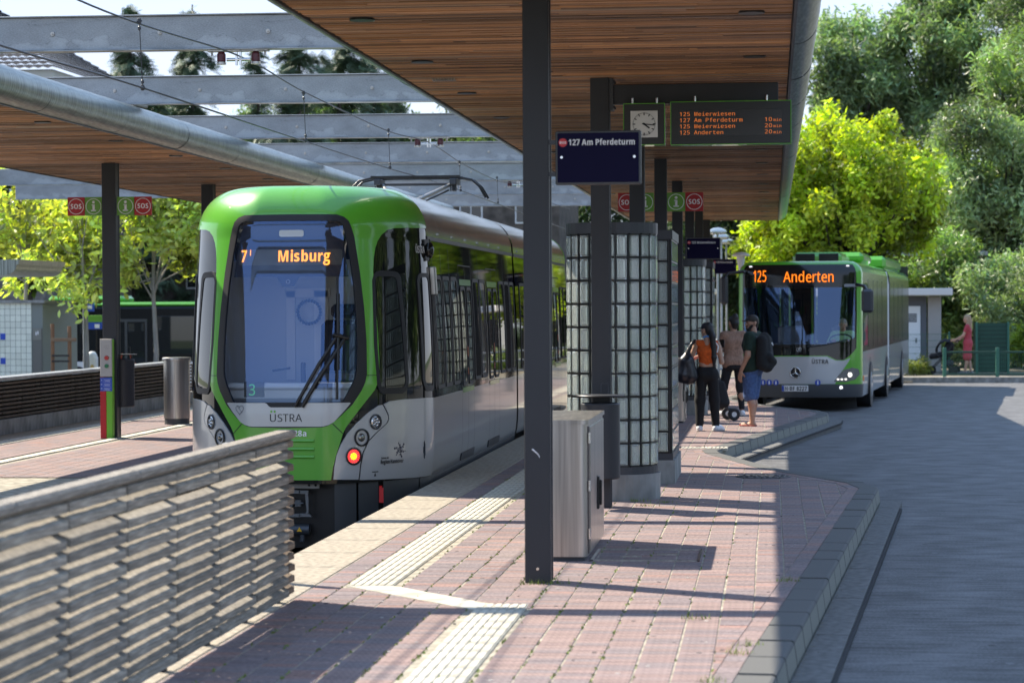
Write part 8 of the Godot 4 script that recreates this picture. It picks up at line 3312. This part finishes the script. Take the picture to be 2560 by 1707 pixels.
func trees() -> void:
	var bark := tri_tex(mat(Color(0.50, 0.47, 0.42), 0.9), M.streak_v, Vector3(1.5, 0.4, 1.5))
	var dark_bark := tri_tex(mat(Color(0.07, 0.06, 0.05), 0.9), M.streak_v, Vector3(1.0, 0.3, 1.0))
	var lit := leaf_mat(Color(0.95, 1.0, 0.45), 0.42)
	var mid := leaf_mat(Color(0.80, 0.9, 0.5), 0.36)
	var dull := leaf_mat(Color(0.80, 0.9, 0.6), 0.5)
	# young street trees on the left
	var yl := ["leftmost young tree with pale slanting trunk beside the stakes", "young tree with pale trunk just right of the call box column", "young tree with thin pale trunk beside the tram's left edge", "young tree farthest left, mostly cut off by the picture's edge"]
	var yx := [-17.55, -15.95, -14.4, -19.9]
	var yz := [-59.0, -59.5, -60.0, -61.0]
	for k in 4:
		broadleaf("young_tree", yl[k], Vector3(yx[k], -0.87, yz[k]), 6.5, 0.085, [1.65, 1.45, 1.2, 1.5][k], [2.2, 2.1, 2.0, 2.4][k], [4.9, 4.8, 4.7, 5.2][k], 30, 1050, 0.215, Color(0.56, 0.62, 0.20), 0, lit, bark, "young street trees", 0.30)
	broadleaf("street_tree", "darker green tree at the far left edge behind the young trees", Vector3(-22.6, -0.9, -70.0), 9.0, 0.18, 2.0, 3.4, 6.2, 26, 2600, 0.26, Color(0.10, 0.16, 0.03), 0, mid, dark_bark)
	# bright maple behind the bus
	broadleaf("maple_tree", "bright yellow green tree right behind the bus", Vector3(2.3, -0.2, -75.5), 9.0, 0.20, 3.15, 3.05, 5.25, 120, 13500, 0.19, Color(0.40, 0.49, 0.05), 0, lit, dark_bark, "", 0.19)
	broadleaf("maple_tree", "low yellow green tree left of the bright one, above the bus's left side", Vector3(0.6, -0.2, -77.0), 5.0, 0.12, 2.0, 1.5, 3.4, 50, 3800, 0.19, Color(0.36, 0.46, 0.05), 0, lit, dark_bark, "", 0.22)
	# tall trees on the right
	var tl := Color(0.27, 0.36, 0.18)
	broadleaf("tall_tree", "tall loose tree with forked trunk, left of the row and right beside the canopy edge", Vector3(3.9, -0.3, -112.0), 18.0, 0.28, 2.3, 3.9, 12.6, 46, 5200, 0.33, Color(0.28, 0.37, 0.19), 1, dull, dark_bark, "tall trees on the right", 0.36)
	broadleaf("tall_tree", "tall broad tree in the middle of the right hand row, against the sky", Vector3(8.4, -0.3, -112.0), 19.0, 0.32, 3.3, 5.2, 13.2, 80, 9500, 0.33, tl, 1, dull, dark_bark, "tall trees on the right", 0.27)
	broadleaf("tall_tree", "tall tree reaching the top right of the sky, behind the pale bushy one", Vector3(12.4, -0.3, -106.0), 20.0, 0.32, 3.4, 6.0, 14.0, 80, 9500, 0.33, tl, 1, dull, dark_bark, "tall trees on the right", 0.27)
	broadleaf("willow_tree", "big pale grey green bushy tree at the right edge above the hut", Vector3(8.6, -0.2, -90.0), 11.0, 0.30, 3.2, 3.9, 6.4, 120, 15000, 0.24, Color(0.30, 0.38, 0.21), 1, mid, dark_bark, "", 0.28)
	broadleaf("willow_tree", "pale green tree high at the right edge of the picture", Vector3(10.9, -0.2, -92.0), 14.0, 0.30, 2.6, 4.2, 10.6, 60, 9000, 0.25, Color(0.24, 0.32, 0.15), 1, mid, dark_bark, "", 0.30)
	broadleaf("large_shrub", "large dense shrub with silvery leaves behind the green cage", Vector3(8.0, -0.2, -79.0), 4.5, 0.12, 2.3, 1.9, 1.9, 60, 8000, 0.20, Color(0.27, 0.34, 0.19), 1, mid, dark_bark, "shrubs right of the hut", 0.30)
	broadleaf("large_shrub", "large darker shrub between hut and green cage", Vector3(5.9, -0.2, -80.5), 5.0, 0.12, 2.0, 2.2, 2.2, 50, 6500, 0.21, Color(0.19, 0.27, 0.10), 1, mid, dark_bark, "shrubs right of the hut", 0.32)
	broadleaf("large_shrub", "yellow green shrub at the right edge low behind the railing", Vector3(8.3, -0.2, -74.5), 2.2, 0.05, 1.0, 0.7, 0.75, 24, 1800, 0.17, Color(0.20, 0.27, 0.03), 1, lit, dark_bark, "shrubs right of the hut", 0.36)
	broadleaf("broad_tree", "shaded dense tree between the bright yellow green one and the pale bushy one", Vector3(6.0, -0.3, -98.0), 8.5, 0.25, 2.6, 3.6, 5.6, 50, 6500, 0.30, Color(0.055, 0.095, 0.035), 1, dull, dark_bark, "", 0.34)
	# trees closing the view past the platforms
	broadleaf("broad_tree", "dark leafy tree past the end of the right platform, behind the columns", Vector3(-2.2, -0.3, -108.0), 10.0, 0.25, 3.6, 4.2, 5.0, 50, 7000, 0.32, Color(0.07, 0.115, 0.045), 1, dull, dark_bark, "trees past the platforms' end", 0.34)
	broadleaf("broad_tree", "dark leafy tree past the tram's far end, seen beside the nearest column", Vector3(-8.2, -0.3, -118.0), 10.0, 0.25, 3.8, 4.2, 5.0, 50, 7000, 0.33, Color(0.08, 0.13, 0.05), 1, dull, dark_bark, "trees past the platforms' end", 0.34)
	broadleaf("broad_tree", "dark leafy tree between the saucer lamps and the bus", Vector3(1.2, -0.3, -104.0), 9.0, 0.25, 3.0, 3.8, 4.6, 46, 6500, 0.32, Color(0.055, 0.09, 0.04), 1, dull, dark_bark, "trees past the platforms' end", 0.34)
	# trees across the bus lanes, to the right of the picture (seen mirrored in the tram's side)
	var rl := ["nearest", "second", "third", "fourth", "fifth", "farthest"]
	for k in 6:
		broadleaf("lane_tree", "green tree across the bus lanes on the right, %s of the row" % rl[k], Vector3(27.0 + 2.5 * (k % 2), -0.3, -4.0 - k * 11.5), 12.0, 0.25, 4.6, 5.0, 6.2, 40, 2600, 0.55, Color(0.13, 0.20, 0.05), 0, mid, dark_bark, "trees across the bus lanes", 0.36)
	# spruces and others behind the beams
	var fir := leaf_mat(Color(0.25, 0.3, 0.2), 0.6)
	var sx := [360.0, 500.0, 640.0, 740.0, 830.0, 905.0]
	var sy := [72.0, 60.0, 112.0, 50.0, 62.0, 96.0]
	var sn := ["first from the left, rounder than the rest", "second from the left", "third from the left, thin and sparse", "fourth from the left, tallest", "fifth from the left", "last from the left, half behind the canopy edge"]
	for k in 6:
		var d := 104.0 + 3.0 * (k % 3)
		var X: float = (sx[k] - 1773.0) * d / 5400.0
		var Y: float = 1.9 + (703.0 - sy[k]) * d / 5400.0 + 0.95
		conifer("spruce behind the beams, " + sn[k], Vector3(X, -0.95, -d + 6.0), Y + (0.6 if k != 2 else 0.0), [3.4, 3.2, 1.8, 3.4, 3.3, 3.2][k], [5200, 5200, 1500, 5600, 5600, 4600][k], Color(0.085, 0.13, 0.07), fir)
	var bl := ["leafy tree low behind the spruces, farthest left", "leafy tree low behind the spruces, second from left", "leafy tree low behind the spruces, third from left", "leafy tree low behind the spruces, fourth from left", "leafy tree low behind the spruces, right of the row"]
	for k in 5:
		broadleaf("background_tree", bl[k], Vector3(-33.0 + k * 4.6, -0.95, -122.0), 12.0, 0.22, 3.3, 5.0, 9.0 - 0.7 * (k % 2), 70, 15000, 0.36, Color(0.15, 0.21, 0.075), 1, dull, dark_bark, "leafy trees behind the spruces", 0.34)
	# hedge mass along the back, and weeds by the hut
	var g := Geo.new()
	g.b(Vector3(0, 0.9, 0), Vector3(44, 1.8, 1.2))
	var hs := thing("hedge", "dark clipped hedge running along the back behind all the trees", "hedge", Vector3(-6.0, -0.9, -128.0))
	part(hs, "core", g, mat(Color(0.02, 0.03, 0.012), 0.95))
	var spots: Array = []
	for k in 60:
		spots.append([Vector3(-22 + k * 0.75, rng.randf_range(0.4, 2.6), 0.5), rng.randf_range(0.8, 1.3), rng.randf_range(0.6, 1.2)])
	crown(hs, "leaves", spots, leaf_mesh(1), dull, 6000, 0.3, Color(0.06, 0.10, 0.035), 0.3)
	var wd := thing("weeds", "clump of pale weeds and grass at the foot of the hut", "weeds", Vector3(3.9, -0.17, -70.6))
	spots = []
	for k in 16:
		spots.append([Vector3(rng.randf_range(-0.8, 0.6), rng.randf_range(0.05, 0.35), rng.randf_range(-0.3, 0.3)), 0.2, rng.randf_range(0.8, 1.3)])
	crown(wd, "leaves", spots, leaf_mesh(1), lit, 700, 0.10, Color(0.22, 0.26, 0.07), 0.3)
	spots = []
	for k in 70:
		spots.append([Vector3(rng.randf_range(-2.0, 9.0), rng.randf_range(-0.1, 0.15), -78.0 - rng.randf() * 14.0), 0.5, rng.randf_range(0.7, 1.2)])
	var ug := Node3D.new()
	ug.name = "undergrowth"
	add_child(ug)
	tag(ug, "low green undergrowth on the bank under the trees", "undergrowth")
	ug.set_meta("kind", "stuff")
	crown(ug, "leaves", spots, leaf_mesh(1), mid, 5000, 0.16, Color(0.14, 0.19, 0.05), 0.3)
